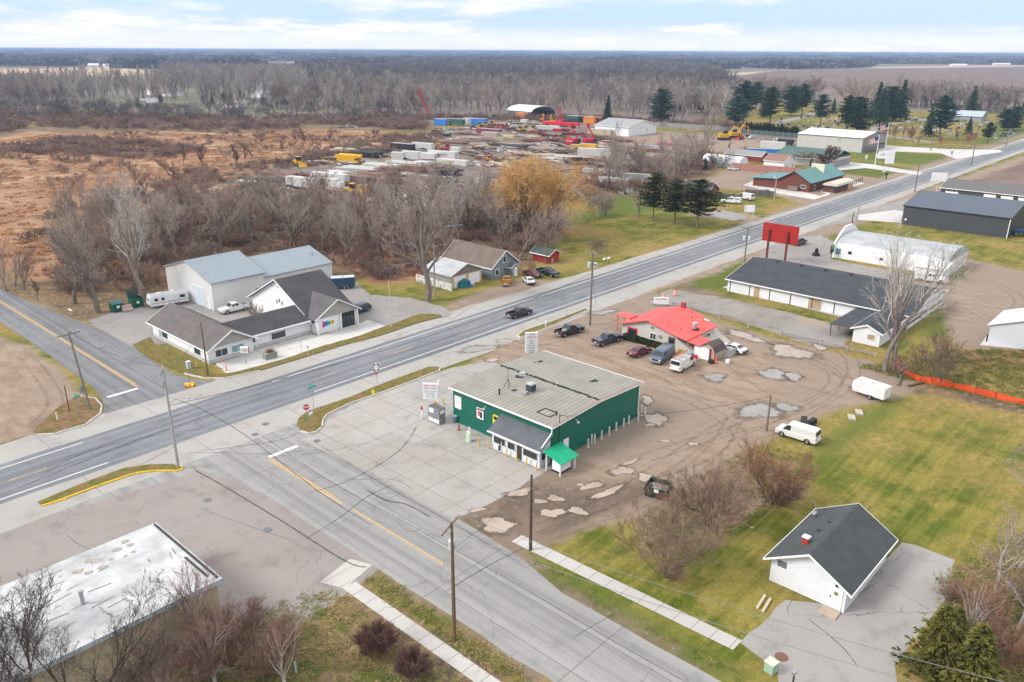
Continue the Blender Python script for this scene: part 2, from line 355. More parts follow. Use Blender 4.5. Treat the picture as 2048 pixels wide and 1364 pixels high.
# ------------------------------------------------------------------ paving sheets
def jit(pts, step=1.2, amp=.15):
    out = []
    for (a, b) in zip(pts, pts[1:]+pts[:1]):
        L = math.dist(a, b); n = max(1, int(L/step))
        for i in range(n):
            t = i/n; k = amp if i else 0
            out.append((a[0]+(b[0]-a[0])*t+rnd.gauss(0, k), a[1]+(b[1]-a[1])*t+rnd.gauss(0, k)))
    return out
def sheet(name, pts, z, m, amp=0.0, step=1.2, structure=True):
    if amp: pts = jit(pts, step, amp)
    b = MB(); b.quad(*[(x, y, z) for x, y in pts]); o = b.build(name, m)
    bm = bmesh.new(); bm.from_mesh(o.data); bmesh.ops.triangulate(bm, faces=bm.faces, ngon_method='EAR_CLIP')
    for f in bm.faces:
        if f.normal.z < 0: f.normal_flip()
    bm.to_mesh(o.data); bm.free()
    return kind(o, 'structure') if structure else o
def pave(name, col, dark, light, lanes=None, joints=None, crack=1.0, tan=0.0, patch=0.0):
    m = bpy.data.materials.new(name); m.use_nodes = True; t = m.node_tree; t.nodes.clear()
    o = nd(t, 'ShaderNodeOutputMaterial'); b = nd(t, 'ShaderNodeBsdfPrincipled', {'Roughness': .85, 'Specular IOR Level': .25})
    v = nd(t, 'ShaderNodeTexCoord').outputs['Object']; sp = nd(t, 'ShaderNodeSeparateXYZ', {0: v}); X, Y = sp.outputs[0], sp.outputs[1]
    nb = noise(t, v, .06, 5, .6); nm = noise(t, v, .35, 6, .6); nf = noise(t, v, 6, 3, .7)
    c = mixc(t, mapr(t, nb, .38, .62), col, light); c = mixc(t, mth(t, 'MULTIPLY', mapr(t, nm, .5, .72), .6), c, dark)
    c = mixc(t, mth(t, 'MULTIPLY', mapr(t, nf, .35, .7), .18), c, dark)
    if lanes:                                   # tyre-polished tracks and oily lane centres along the traffic
        ax, c0, w = lanes; u = Y if ax == 'x' else X; l = X if ax == 'x' else Y
        st = nd(t, 'ShaderNodeCombineXYZ', {0: mth(t, 'MULTIPLY', l, .02), 1: mth(t, 'MULTIPLY', u, 1.1)}).outputs[0]
        c = mixc(t, mth(t, 'MULTIPLY', mapr(t, noise(t, st, 1.0, 5, .6), .42, .62), .55), c, dark)
        ph = mth(t, 'MULTIPLY', mth(t, 'SUBTRACT', u, c0), 4*math.pi/w)
        c = mixc(t, mapr(t, mth(t, 'COSINE', ph), -.2, 1, 0, .35), c, tuple(k*1.12 for k in light))
    if patch:
        vo = nd(t, 'ShaderNodeTexVoronoi', {'Vector': v, 'Scale': .16, 'Randomness': .9}, distance='CHEBYCHEV', feature='F1')
        pc = nd(t, 'ShaderNodeSeparateColor', {0: vo.outputs['Color']}).outputs[0]
        c = mixc(t, mapr(t, pc, 1-patch, 1-patch+.1, 0, .6), c, light)
    if joints:                                  # sawn joints in poured slabs
        jx, jy = joints
        for u, per in ((X, jx), (Y, jy)):
            if per:
                fr = mth(t, 'ABSOLUTE', mth(t, 'SUBTRACT', mth(t, 'FRACT', mth(t, 'DIVIDE', mth(t, 'ADD', u, mth(t, 'MULTIPLY', nm, .12)), per)), .5))
                c = mixc(t, mth(t, 'MULTIPLY', mth(t, 'GREATER_THAN', fr, .5-.045/per), .55), c, tuple(k*.45 for k in dark))
    if crack:
        wv = nd(t, 'ShaderNodeVectorMath', {0: v, 1: nd(t, 'ShaderNodeVectorMath', {0: nd(t, 'ShaderNodeTexNoise', {'Vector': v, 'Scale': .45, 'Detail': 5}).outputs['Color'], 'Scale': 2.6}, operation='SCALE').outputs[0]}, operation='ADD').outputs[0]
        ve = nd(t, 'ShaderNodeTexVoronoi', {'Vector': wv, 'Scale': .11, 'Randomness': 1.0}, feature='DISTANCE_TO_EDGE').outputs['Distance']
        ln = mth(t, 'MULTIPLY', mth(t, 'LESS_THAN', ve, .0042), mapr(t, noise(t, v, .09, 3), .42, .56))
        c = mixc(t, mth(t, 'MULTIPLY', ln, .42*crack, clamp=True), c, tuple(k*.42 for k in dark))
    if tan: c = mixc(t, mth(t, 'MULTIPLY', mapr(t, noise(t, v, .13, 6, .65), .48, .66), tan), c, (.33, .26, .205))
    t.links.new(c, b.inputs['Base Color'])
    bp = nd(t, 'ShaderNodeBump', {'Strength': .15, 'Distance': .05, 'Height': nf}); t.links.new(bp.outputs[0], b.inputs['Normal'])
    t.links.new(b.outputs[0], o.inputs[0]); return m
ASP = pave('road_asphalt', (.165, .174, .19), (.105, .112, .126), (.215, .223, .237), lanes=('x', 87.25, 3.46), crack=.6)
ASPY = pave('side_road_asphalt', (.165, .17, .177), (.105, .109, .116), (.215, .216, .221), lanes=('y', 38.2, 3.3), crack=.8)
CST = pave('cross_street_concrete', (.265, .259, .25), (.175, .172, .168), (.305, .297, .286), lanes=('y', 39.2, 4.1), joints=(4.1, 14.0), crack=.9)
CSH = pave('pale_shoulder_concrete', (.335, .322, .306), (.235, .22, .207), (.375, .36, .342), joints=(12.0, 0), crack=.4, tan=.25)
APR = pave('apron_concrete', (.31, .292, .272), (.215, .202, .188), (.37, .353, .332), joints=(3.6, 4.2), crack=.6, tan=.25, patch=.22)
LOT = pave('pinkish_lot_asphalt', (.245, .218, .206), (.17, .15, .142), (.285, .256, .243), crack=.8, tan=.15)
LOTG = pave('grey_lot_asphalt', (.25, .235, .225), (.165, .153, .146), (.295, .278, .266), crack=1.0, tan=.3)
OLDA = pave('broken_grey_asphalt', (.24, .215, .195), (.15, .125, .105), (.28, .26, .245), crack=.6, tan=.7)
DRV = pave('driveway_asphalt', (.285, .268, .256), (.185, .173, .165), (.325, .308, .294), crack=1.6)
WLK = pave('sidewalk_concrete', (.43, .41, .385), (.33, .31, .29), (.48, .462, .435), joints=(0, 1.6), crack=.2)
WHC = pave('fresh_pale_concrete', (.52, .505, .485), (.43, .415, .40), (.56, .545, .53), joints=(4, 4), crack=.1)
MR0, MR1 = 83.5, 91.0
sheet('road_shoulder', [(-60, 76.6), (200, 78.5), (360, 79.8), (1500, 80.5), (1500, 94), (360, 94), (200, 94.3), (110, 95.2), (60, 96.8), (-60, 97.2)], .006, CSH, .12, 3)
sheet('main_road', [(-60, MR0-.6), (120, MR0-.9), (1500, MR0-.9), (1500, MR1+.9), (120, MR1+.9), (-60, MR1+.6)], .012, ASP, .05, 4)
sheet('cross_street', [(35.3, 10), (43.4, 10), (43.3, 34), (44.6, 40), (45.6, 56), (46, 66), (47.5, 72), (60, 76.9), (60, 77.4), (20, 77.4), (20, 76.7), (33.0, 74.9), (34.9, 66), (35, 48)], .010, CST, .06, 3)
sheet('side_road', [(31.8, 96.6), (46.5, 96.6), *wp([(415, 762), (376, 756), (345, 746), (308, 724), (263, 692), (215, 665), (150, 640)]), (40.9, 162), (39.8, 220), (34.2, 220), (34.6, 150), (34.5, 132), (34.2, 110), (33.6, 102)], .010, ASPY, .06, 3)
sheet('store_forecourt', wp([(905, 735), (985, 722), (1000, 732), (940, 790), (930, 840), (1110, 935), (1020, 985), (985, 1005), (930, 1030), (905, 1035), (870, 1020), (730, 940), (600, 880), (635, 868), (650, 845), (740, 790), (890, 740)]), .016, APR, .10, 1.2)
sheet('parking_lot', [(2, 77.6), (20, 77.6), (33.6, 74.9), (35.25, 66), (35.2, 47.5), (25, 46), (-10, 46), (-60, 46), (-60, 77.6)], .005, LOT)
sheet('commercial_lot', wp([(178, 640), (260, 615), (300, 610), (350, 580), (430, 610), (530, 580), (700, 555), (740, 590), (820, 595), (890, 615), (905, 630), (780, 660), (735, 660), (300, 690), (260, 700), (240, 690)]), .008, LOTG, .15)
sheet('driveway', wp([(1480, 1285), (1570, 1200), (1660, 1210), (1680, 1230), (1790, 1100), (1805, 1085), (1830, 1090), (1870, 1105), (1910, 1120), (1890, 1200), (1790, 1330), (1800, 1400), (1560, 1400), (1555, 1340)]), .010, DRV, .08)
sheet('broken_lot', wp([(1300, 605), (1340, 578), (1470, 600), (1700, 655), (1690, 695), (1620, 690), (1480, 640), (1380, 615)]), .008, OLDA, .3)
sheet('barn_lot', wp([(1570, 478), (1640, 470), (1700, 500), (1660, 518), (1800, 545), (1850, 560), (1700, 560), (1590, 528), (1500, 528), (1530, 500)]), .008, LOTG, .25)
sheet('motel_walk', [(137.2, 69.0), (134.3, 69.4), (131.6, 44.6), (133.6, 44.2)], .05, CONC)
sheet('front_walk', [(49.4, 102.6), (55.5, 102.6), (55.7, 103.5), (66.0, 103.5), (66.1, 102.0), (74.6, 102.0)]+wp([(735, 640), (770, 652), (720, 672), (650, 690), (560, 720), (500, 737), (455, 748)]), .012, WHC, .1)
sheet('sidewalk', [(45.8, 42), (47.2, 42), (48.2, 20.4), (46.8, 20.4)], .03, WLK)
sheet('sidewalk', [(31.3, 47.6), (32.6, 47.6), (32.7, 22), (31.4, 22)], .03, WLK)
sheet('sidewalk', wp([(640, 1165), (700, 1118), (745, 1130), (690, 1178)]), .026, WLK)
sheet('restaurant_walk', wp([(1487, 370), (1530, 352), (1530, 372), (1600, 382), (1640, 392), (1690, 372), (1715, 370), (1650, 392), (1628, 399), (1560, 388)]), .012, WHC, .08)
sheet('patio_paving', wp([(1640, 384), (1665, 355), (1730, 366), (1660, 388)]), .010, WHC)
sheet('warehouse_drive', wp([(1750, 296), (1760, 290), (1800, 293), (1900, 298), (2000, 300), (2005, 304), (1930, 315), (1912, 318), (1880, 306), (1790, 303), (1760, 302)]), .014, WHC)
sheet('office_drive', wp([(1660, 330), (1672, 322), (1740, 328), (1845, 345), (1838, 350), (1730, 336), (1680, 341)]), .014, WHC)
sheet('storage_drive', wp([(1715, 430), (1790, 420), (1815, 425), (1810, 446), (1715, 440)]), .014, WHC)
sheet('storage_lot', wp([(1640, 455), (1720, 420), (1830, 395), (1895, 395), (1830, 440), (1720, 440)]), .008, LOTG, .2)
sheet('pad', wp([(2000, 635), (2060, 645), (2060, 700), (1960, 690), (1975, 670)]), .010, WHC)
sheet('house_drive', wp([(1400, 428), (1445, 420), (1500, 432), (1470, 442)]), .012, LOTG, .2)
sheet('cemetery_lane', wp([(1540, 246), (1600, 232), (1640, 222), (1650, 224), (1610, 235), (1555, 249)]), .014, LOTG)
sheet('cemetery_lane', wp([(1735, 256), (1760, 248), (1850, 238), (1860, 240), (1775, 250), (1752, 258), (1780, 270), (1870, 285), (1860, 286), (1765, 272)]), .014, LOTG)
# soft edged islands of turf with kerbs round the junction
TURF = mat('verge_turf', (.135, .125, .035), .95, var=.35, vs=1.6, col2=(.20, .13, .055), spec=.1, bump=.6, bs=9)
KRB = mat('kerb_concrete', (.50, .48, .45), .85, var=.12, vs=2)
KRBY = mat('yellow_kerb_paint', (.72, .47, .02), .6, var=.15, vs=2)
def island(name, px, kerb=None, kr=None, grow=0.0):
    pts = wp(px); sheet(name, pts, .10, TURF, .03, .6)
    if kerb:
        k = MB(); q = pts if kr is None else pts[kr[0]:kr[1]]
        seq = list(zip(q, q[1:]))+([(q[-1], q[0])] if kr is None else [])
        cx = sum(p[0] for p in pts)/len(pts); cy = sum(p[1] for p in pts)/len(pts)
        for a, b in seq:
            n = Vector((b[1]-a[1], a[0]-b[0], 0)).normalized()*.16
            mx, my = (a[0]+b[0])/2, (a[1]+b[1])/2
            if (n.x*(mx-cx)+n.y*(my-cy)) < 0: n = -n
            e = Vector((b[0]-a[0], b[1]-a[1], 0)).normalized()*.06
            A0, B0 = Vector((*a, 0))-e, Vector((*b, 0))+e
            k.hexa([A0+n*-.2, B0+n*-.2, B0+n, A0+n]+[p+Vector((0, 0, .145)) for p in (A0+n*-.2, B0+n*-.2, B0+n*.8, A0+n*.8)])
        kind(fixn(k.build('kerb', kerb)), 'structure')
island('grass_island', [(594, 850), (597, 838), (612, 826), (640, 815), (700, 795), (760, 770), (820, 748), (860, 734), (880, 735), (878, 743), (840, 757), (760, 787), (700, 808), (655, 830), (647, 840), (645, 855), (634, 864), (618, 867), (603, 863)], KRB, (8, 19))
island('grass_island', [(75, 1005), (110, 990), (180, 962), (250, 937), (300, 930), (345, 929), (362, 934), (364, 938), (352, 943), (310, 943), (270, 948), (200, 972), (130, 998), (85, 1012)], KRBY, (6, 14))
TURF = mat('brown_island_turf', (.20, .125, .07), .95, var=.35, vs=1.6, col2=(.12, .105, .03), spec=.1, bump=.6, bs=9)
island('grass_island', [(68, 862), (90, 840), (130, 805), (160, 793), (190, 798), (203, 812), (200, 828), (170, 850), (110, 868), (75, 870)], KRB, (3, 10))
TURF = MATS['verge_turf']
island('grass_verge', [(265, 690), (300, 675), (310, 690), (350, 712), (418, 742), (440, 750), (470, 745), (560, 722), (650, 692), (720, 672), (770, 654), (840, 628), (880, 630), (885, 634), (840, 645), (760, 672), (690, 690), (600, 718), (520, 742), (450, 757), (410, 757), (370, 748), (330, 730), (290, 710)], KRB, (18, 22))
island('grass_verge', [(1036, 672), (1048, 662), (1100, 645), (1170, 618), (1178, 620), (1110, 650), (1058, 670), (1042, 676)], KRB, None)
# road markings
MKW = mat('white_road_paint', (.66, .66, .65), .7, var=.18, vs=2.5)
MKY = mat('yellow_road_paint', (.62, .36, .10), .7, var=.25, vs=3)
def marks(name, quads, m, z=.018):
    b = MB()
    for (x0, y0, x1, y1) in quads: b.add([(x0, y0, z), (x1, y0, z), (x1, y1, z), (x0, y1, z)], [(0, 1, 2, 3)])
    return kind(b.build(name, m), 'structure')
marks('edge_line', [(-60, 90.62, 27.0, 90.76), (51.2, 90.62, 900, 90.76), (-60, 83.74, 27.0, 83.88), (53.2, 83.74, 900, 83.88)], MKW)
marks('centre_line', [(x, 87.18, x+3.6, 87.30) for x in (18.4, 55.4, 69.3, 83.2, 97.2, 111.1, 125.0, 138.9)]+[(x, 87.18, x+3.4, 87.3) for x in np.arange(152.8, 600, 13.9)], MKY)
marks('stop_line', [(39.45, 72.0, 43.1, 72.55), (34.0, 101.25, 37.9, 101.8)], MKW, .020)
marks('centre_line', [(39.10, 58.5, 39.22, 71.7), (39.38, 60, 39.5, 71.7), (39.2, 44, 39.32, 57), (38.0, 101.9, 38.12, 215), (38.28, 103, 38.4, 215)], MKY, .020)
# puddles, ruts, skid marks: thin soft edged sheets lying on the ground
def soft_mat(name, col, rough, spec, op=1.0, ns=1.2, a=(.28, .55), ks=.55):
    m = bpy.data.materials.new(name); m.use_nodes = True; t = m.node_tree; t.nodes.clear()
    o = nd(t, 'ShaderNodeOutputMaterial'); v = nd(t, 'ShaderNodeTexCoord').outputs['Object']; n = noise(t, v, ns, 5, .65); n2 = noise(t, v, ns*.3, 3)
    b = nd(t, 'ShaderNodeBsdfPrincipled', {'Roughness': rough, 'Specular IOR Level': spec, 'Base Color': mixc(t, mapr(t, n2, .35, .65), tuple(k*.85 for k in col), tuple(k*1.12 for k in col))})
    e = nd(t, 'ShaderNodeAttribute', attribute_name='edge').outputs['Fac']
    f = mth(t, 'MULTIPLY', mapr(t, mth(t, 'ADD', e, mth(t, 'MULTIPLY', mth(t, 'SUBTRACT', n, .5), ks)), *a), op)
    x = nd(t, 'ShaderNodeMixShader', {0: f, 1: nd(t, 'ShaderNodeBsdfTransparent').outputs[0], 2: b.outputs[0]}); t.links.new(x.outputs[0], o.inputs[0]); return m
def soft_mesh(name, V, Fc, E, m):
    me = bpy.data.meshes.new(name); me.from_pydata(V, [], Fc); a = me.attributes.new('edge', 'FLOAT', 'POINT'); a.data.foreach_set('value', E); me.materials.append(m); me.update()
    o = bpy.data.objects.new(name, me); COL.objects.link(o); return kind(o, 'structure')
PUD = soft_mat('puddle_water', (.37, .29, .228), .06, .6, .95, 1.3, (.36, .62), .9); PUDG = soft_mat('grey_puddle_water', (.25, .235, .222), .05, .7, .95, 1.3, (.36, .62), .9); WETM = soft_mat('wet_mud', (.135, .103, .082), .6, .3, .55, .8, (.35, .95), 1.5)
RUT = soft_mat('tyre_rut', (.175, .130, .098), .85, .15, .18, 1.1, (.35, .95), 1.5); RUTL = soft_mat('pale_tyre_rut', (.37, .31, .255), .9, .15, .22, 1.1, (.35, .95), 1.5); SKD = soft_mat('skid_mark', (.05, .05, .052), .8, .2, .34, 1.0, (.35, .95), 1.2); TARL = soft_mat('tar_joint', (.04, .04, .042), .7, .3, .55, 1.2, (.3, .8), 1.2)
def puddle(px, py, rw, rh, tilt=0.0, wet=True, seed=0, m=None):
    q = random.Random(seed*31+int(px)); n = 36; ph = [q.uniform(0, 6.28) for _ in range(5)]
    def ring(s):
        out = []
        for i in range(n):
            a = 2*math.pi*i/n; k = s*(1+.20*math.sin(2*a+ph[0])+.17*math.sin(3*a+ph[1])+.09*math.sin(5*a+ph[2])+.05*math.sin(9*a+ph[3]))
            dx, dy = rw*k*math.cos(a), rh*k*math.sin(a); out.append(P(px+dx*math.cos(tilt)-dy*math.sin(tilt), py+dx*math.sin(tilt)+dy*math.cos(tilt)))
        return out
    def disc(name, rings, z, mt):
        V = [(*P(px, py), z)]; E = [1.0]
        for s, e in rings: V += [(*p, z) for p in ring(s)]; E += [e]*n
        Fc = [(0, 1+i, 1+(i+1) % n) for i in range(n)]
        for k in range(len(rings)-1): Fc += [(1+k*n+i, 1+(k+1)*n+i, 1+(k+1)*n+(i+1) % n, 1+k*n+(i+1) % n) for i in range(n)]
        o = soft_mesh(name, V, Fc, E, mt)
        if o.data.polygons[0].normal.z < 0: o.data.flip_normals()
    disc('puddle', ((.6, .85), (1.0, .48), (1.25, 0)), .024, m or PUD)
    if wet: disc('wet_ground', ((1.0, .8), (1.5, .45), (2.1, 0)), .018, WETM)
for i, a in enumerate([(1582, 704, 34, 13, .15), (1545, 748, 28, 8, .15), (1587, 753, 16, 7, 0), (1520, 822, 34, 15, .1), (1572, 815, 20, 8, 0), (1430, 755, 20, 7, .2), (1490, 672, 34, 6, .25), (995, 1050, 36, 13, 0), (1110, 997, 16, 6, 0), (1183, 972, 20, 7, -.2), (1245, 942, 20, 8, 0), (1215, 985, 28, 7, -.35), (1290, 955, 16, 7, .1), (1105, 1026, 22, 9, 0), (1155, 1022, 18, 7, .1), (1080, 1003, 12, 5, 0), (955, 1020, 14, 4, -.1), (1295, 800, 12, 7, .3), (1310, 838, 24, 10, .3), (1040, 985, 30, 6, -.15), (955, 698, 34, 5, -.2), (985, 720, 14, 3, -.2), (1205, 625, 22, 4, -.1), (1300, 850, 10, 3, 0), (1385, 888, 9, 3, 0), (1330, 882, 9, 3, 0), (1160, 969, 8, 3, 0), (1010, 682, 14, 3, -.1), (1260, 925, 14, 4, -.4), (1640, 695, 14, 4, .2)]):
    puddle(*a, wet=True, seed=i, m=PUDG if i in (1, 2, 3, 4, 5, 20, 22) else PUD)
def track(px, w_, m, name='tyre_track', z=.013, off=0.0):
    W_ = [Vector((*P(*p), 0)) for p in px]; pts = []
    for i in range(len(W_)-1):
        a, b, c, d = W_[max(0, i-1)], W_[i], W_[i+1], W_[min(len(W_)-1, i+2)]
        for k in range(8): u = k/8; pts.append(.5*((2*b)+(c-a)*u+(2*a-5*b+4*c-d)*u*u+(3*b-a-3*c+d)*u**3))
    pts.append(W_[-1]); V = []; E = []; Fc = []; N = len(pts)
    for i, p in enumerate(pts):
        d = (pts[min(N-1, i+1)]-pts[max(0, i-1)]).normalized(); s = Vector((-d.y, d.x, 0)); en = min(1, i/3, (N-1-i)/3)
        for k, e in ((-1, 0), (-.35, .8), (.35, .8), (1, 0)): c = p+s*(off+k*w_); V.append((c.x, c.y, z)); E.append(e*en)
        if i: Fc += [((i-1)*4+j+1, (i-1)*4+j, i*4+j, i*4+j+1)[::-1] for j in range(3)]
    o = soft_mesh(name, V, Fc, E, m)
    if o.data.polygons[0].normal.z < 0: o.data.flip_normals()
LT = [[(1545, 680), (1640, 684), (1700, 715), (1700, 765), (1640, 805), (1560, 850), (1440, 900)], [(1520, 690), (1620, 720), (1670, 750), (1650, 790), (1560, 830), (1400, 880), (1250, 930)], [(1290, 770), (1380, 800), (1480, 870), (1420, 930), (1300, 970), (1150, 1030), (1050, 1070)], [(1300, 890), (1400, 840), (1480, 800), (1590, 780), (1680, 800)], [(1100, 1060), (1220, 1000), (1330, 930), (1450, 850), (1560, 800)], [(1020, 690), (1150, 700), (1300, 740), (1400, 790), (1480, 800)], [(990, 700), (1110, 680), (1220, 650), (1310, 615)], [(1180, 625), (1280, 600), (1330, 585), (1380, 570)], [(1480, 660), (1560, 690), (1660, 730), (1720, 790)], [(1050, 1085), (1180, 1040), (1290, 1000), (1420, 910), (1480, 820)], [(1700, 560), (1850, 575), (1960, 560), (2040, 600), (1990, 640), (1930, 610)], [(1650, 530), (1820, 560), (1930, 590), (2050, 650)], [(880, 650), (940, 610), (1010, 590), (1110, 570)], [(40, 700), (90, 760), (110, 810), (60, 860)], [(1380, 385), (1480, 360), (1500, 410), (1600, 415), (1720, 385)]]
for k, l in enumerate(LT):
    for j, o_ in enumerate((-.85, .85)): track(l, .34, RUTL if (k % 4 == 3) else RUT, z=.0125+.0004*(2*k+j), off=o_)
for k, (l, w_, m) in enumerate([([(-40, 985), (200, 895), (420, 806), (560, 762), (720, 705), (860, 645)], .10, SKD), ([(60, 965), (170, 905), (330, 868), (480, 850)], .16, SKD), ([(360, 907), (430, 905), (520, 908), (640, 900)], .14, SKD), ([(530, 915), (640, 905), (760, 880)], .12, SKD), ([(600, 990), (700, 960), (800, 900), (840, 840)], .2, SKD), ([(610, 860), (560, 880), (500, 890), (380, 905)], .2, SKD), ([(-20, 1000), (150, 930), (330, 860), (600, 770)], .25, SKD)]): track(l, w_, m, 'skid_mark', .0235+.0004*k)
for k, (l, w_) in enumerate([([(380, 936), (440, 968), (560, 1040), (690, 1122), (740, 1135)], .13), ([(330, 792), (395, 815), (490, 870), (640, 985), (760, 1060)], .09), ([(500, 855), (640, 950), (800, 1040), (1000, 1150), (1240, 1290), (1400, 1380)], .06), ([(610, 872), (760, 965), (910, 1050), (1080, 1150)], .07), ([(600, 1085), (680, 1035), (740, 990), (800, 965)], .08), ([(880, 1190), (980, 1130), (1060, 1090)], .08), ([(1120, 1290), (1250, 1215)], .05), ([(240, 948), (330, 905), (360, 880)], .06), ([(725, 975), (770, 1000), (815, 1010), (870, 1040)], .16), ([(700, 960), (790, 960), (830, 985)], .06), ([(1600, 1225), (1680, 1290), (1720, 1340)], .07), ([(1640, 1230), (1700, 1200), (1760, 1160)], .06), ([(560, 870), (640, 830), (700, 812)], .05), ([(380, 1010), (520, 1060), (600, 1085)], .04), ([(120, 1060), (200, 1100), (330, 1030)], .04)]): track(l, w_, TARL, 'tar_joint', .027+.0003*k)
# ------------------------------------------------------------------ buildings (each a thing with its walls, roof, doors, windows)
def gable(root, x0, y0, x1, y1, h, hr, ax, wm, rm, ov=.4, ovg=.3, th=.14, trim=TRIM, z0=0.0, wall=True, mid=None, fas=.2):
    a0, a1 = (y0, y1) if ax == 'x' else (x0, x1); b0, b1 = (x0, x1) if ax == 'x' else (y0, y1)
    am = (a0+a1)/2 if mid is None else mid
    if wall: MB().extr([(a0, z0), (a1, z0), (a1, h), (am, hr), (a0, h)], ax, b0, b1).build('wall', wm, root)
    s0, s1 = (hr-h)/(am-a0), (hr-h)/(a1-am); l, r = (a0-ov, h-ov*s0), (a1+ov, h-ov*s1); e = .004
    q = lambda a, z, b: (b, a, z) if ax == 'x' else (a, b, z)
    bm_ = MB()
    for (ea, ez) in (l, r):
        bm_.slab(q(ea, ez+th, b0-ovg), q(ea, ez+th, b1+ovg), q(am, hr+th, b1+ovg), q(am, hr+th, b0-ovg), th-e)
    rf = fixn(bm_.build('roof', rm, root))
    if trim:
        t = MB()
        for bb in ((b0-ovg-.05, b0-ovg-.004), (b1+ovg+.004, b1+ovg+.05)):
            t.extr([(l[0], l[1]+th+.02), (am, hr+th+.02), (r[0], r[1]+th+.02), (r[0], r[1]+th-fas), (am, hr+th-fas), (l[0], l[1]+th-fas)], ax, *bb)
        for (ea, ez), sg in ((l, -1), (r, 1)):
            lo, hi = sorted((ea+sg*.004, ea+sg*.06)); p0 = q(lo, ez-.06, b0-ovg-.05); p1 = q(hi, ez+th-.01, b1+ovg+.05); t.box(*p0, *p1)
        fixn(t.build('trim', trim, root))
    return rf
def win(root, fc, c, u0, u1, z0, z1, frame=TRIM, pane=GLS, bars=0, w=.08):
    f = MB(); f.face(fc, c, u0-w, u1+w, z1, z1+w, .003, .07); f.face(fc, c, u0-w, u1+w, z0-w, z0, .003, .08)
    f.face(fc, c, u0-w, u0, z0, z1, .003, .07); f.face(fc, c, u1, u1+w, z0, z1, .003, .07)
    for k in range(bars): u = u0+(u1-u0)*(k+1)/(bars+1); f.face(fc, c, u-.03, u+.03, z0, z1, .03, .06)
    o = f.build('window', frame, root); MB().face(fc, c, u0, u1, z0, z1, .003, .028).build('pane', pane, o); return o
def door(root, fc, c, u0, u1, z1, m, z0=.05, label=None, handle=True, seg=0, frame=TRIM, name='door'):
    d = MB(); d.face(fc, c, u0, u1, z0, z1, .003, .05)
    for k in range(1, seg): z = z0+(z1-z0)*k/seg; d.face(fc, c, u0+.05, u1-.05, z-.03, z+.03, .051, .06)
    o = d.build(name, m, root)
    if frame:
        f = MB(); f.face(fc, c, u0-.1, u0-.003, z0, z1+.1, .003, .07); f.face(fc, c, u1+.003, u1+.1, z0, z1+.1, .003, .07); f.face(fc, c, u0, u1, z1+.003, z1+.1, .003, .07); f.build('frame', frame, o)
    if handle: MB().face(fc, c, u1-.16, u1-.08, 1.0+z0, 1.12+z0, .051, .12).build('handle', DRK, o)
    if label: o['label'] = label
    return o
# --- green store -------------------------------------------------------------------------------------------------
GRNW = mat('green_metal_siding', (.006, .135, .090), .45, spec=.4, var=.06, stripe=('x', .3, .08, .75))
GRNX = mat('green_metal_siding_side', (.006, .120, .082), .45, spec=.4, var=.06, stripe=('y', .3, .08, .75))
RIBR = mat('ribbed_grey_metal_roof', (.29, .275, .235), .55, .15, var=.16, vs=.4, stripe=('y', .62, .17, .62), bump=.3)
TAR = mat('black_tar', (.022, .022, .023), .7, var=.3)
sx, sy = 59.6, 48.8; SW, SL, SH, SR = 16.3, 15.4, 4.4, 4.78
st = thing('store', 'green metal-sided store with grey ribbed roof and white lean-to porch', 'store', (sx, sy, 0))
w = MB(); w.m = 0; w.extr([(0, 0), (SW, 0), (SW, SH), (SW/2, SR), (0, SH)], 'y', 0, SL)
wo_ = w.build('wall', [GRNW, GRNX], st)
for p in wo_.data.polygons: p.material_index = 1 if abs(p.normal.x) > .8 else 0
r = MB()
for a, b in ((-.35, SW/2-.002), (SW+.35, SW/2+.002)):
    za, zb = SH-.012, SR; r.slab((a, -.3, za+.1), (a, SL+.3, za+.1), (b, SL+.3, zb+.1), (b, -.3, zb+.1), .09)
rf = fixn(r.build('roof', RIBR, st))
MB().extr([(-.3, SH-.1), (SW/2, SR-.09), (SW+.3, SH-.1), (SW+.3, SH+.12), (SW/2, SR+.13), (-.3, SH+.12)], 'y', -.36, -.305).build('fascia', TRIM, st)
RUST = mat('rust_edge', (.34, .13, .08), .8, var=.3, vs=3)
MB().extr([(-.3, SH+.125), (SW/2, SR+.135), (SW+.3, SH+.125), (SW+.3, SH+.16), (SW/2, SR+.17), (-.3, SH+.16)], 'y', -.36, -.28).build('rusty_edge', RUST, rf)
g = MB(); g.box(-.50, -.36, SH-.06, -.36, SL+.3, SH+.07); g.box(SW+.36, -.36, SH-.06, SW+.5, SL+.3, SH+.07); g.pieces('gutter', TRIM, st)
g = MB(); g.path([(-.43, -.28, SH-.05), (-.43, -.28, SH-.5), (-1.9, -.1, 2.55)], .07, 6).build('downspout', TRIM, st); g = MB()
g.path([(SW+.1, -.15, SH-.1), (SW-.15, -.12, SH-.5), (SW-.15, -.12, .4), (SW+.3, -.6, .15)], .06, 6); g.build('downspout', TRIM, st)
tar = MB(); q = random.Random(3)      # sealed ridge seam and patched vents
for i in range(46):
    y = .1+i*(SL-.3)/45; tar.cb(SW/2+q.uniform(-.12, .12), y, SR+.098, q.uniform(.28, .5), .36, .02)
tar.build('ridge_seam', TAR, rf)
for cx, cy, n in ((12.6, 12.9, 4), (12.6, 4.1, 4), (2.0, 3.0, 0), (6.9, 11.2, 5), (4.1, 9.2, 2)):
    tar = MB()
    for k in range(n): tar.cb(cx+q.uniform(-.5, .5), cy+q.uniform(-.4, .4), SH+.1+.046*min(cx, SW-cx)+.004*k, q.uniform(.3, .7), q.uniform(.2, .4), .03)
    if n: tar.pieces('tar_patch', TAR, rf)
tar = MB()
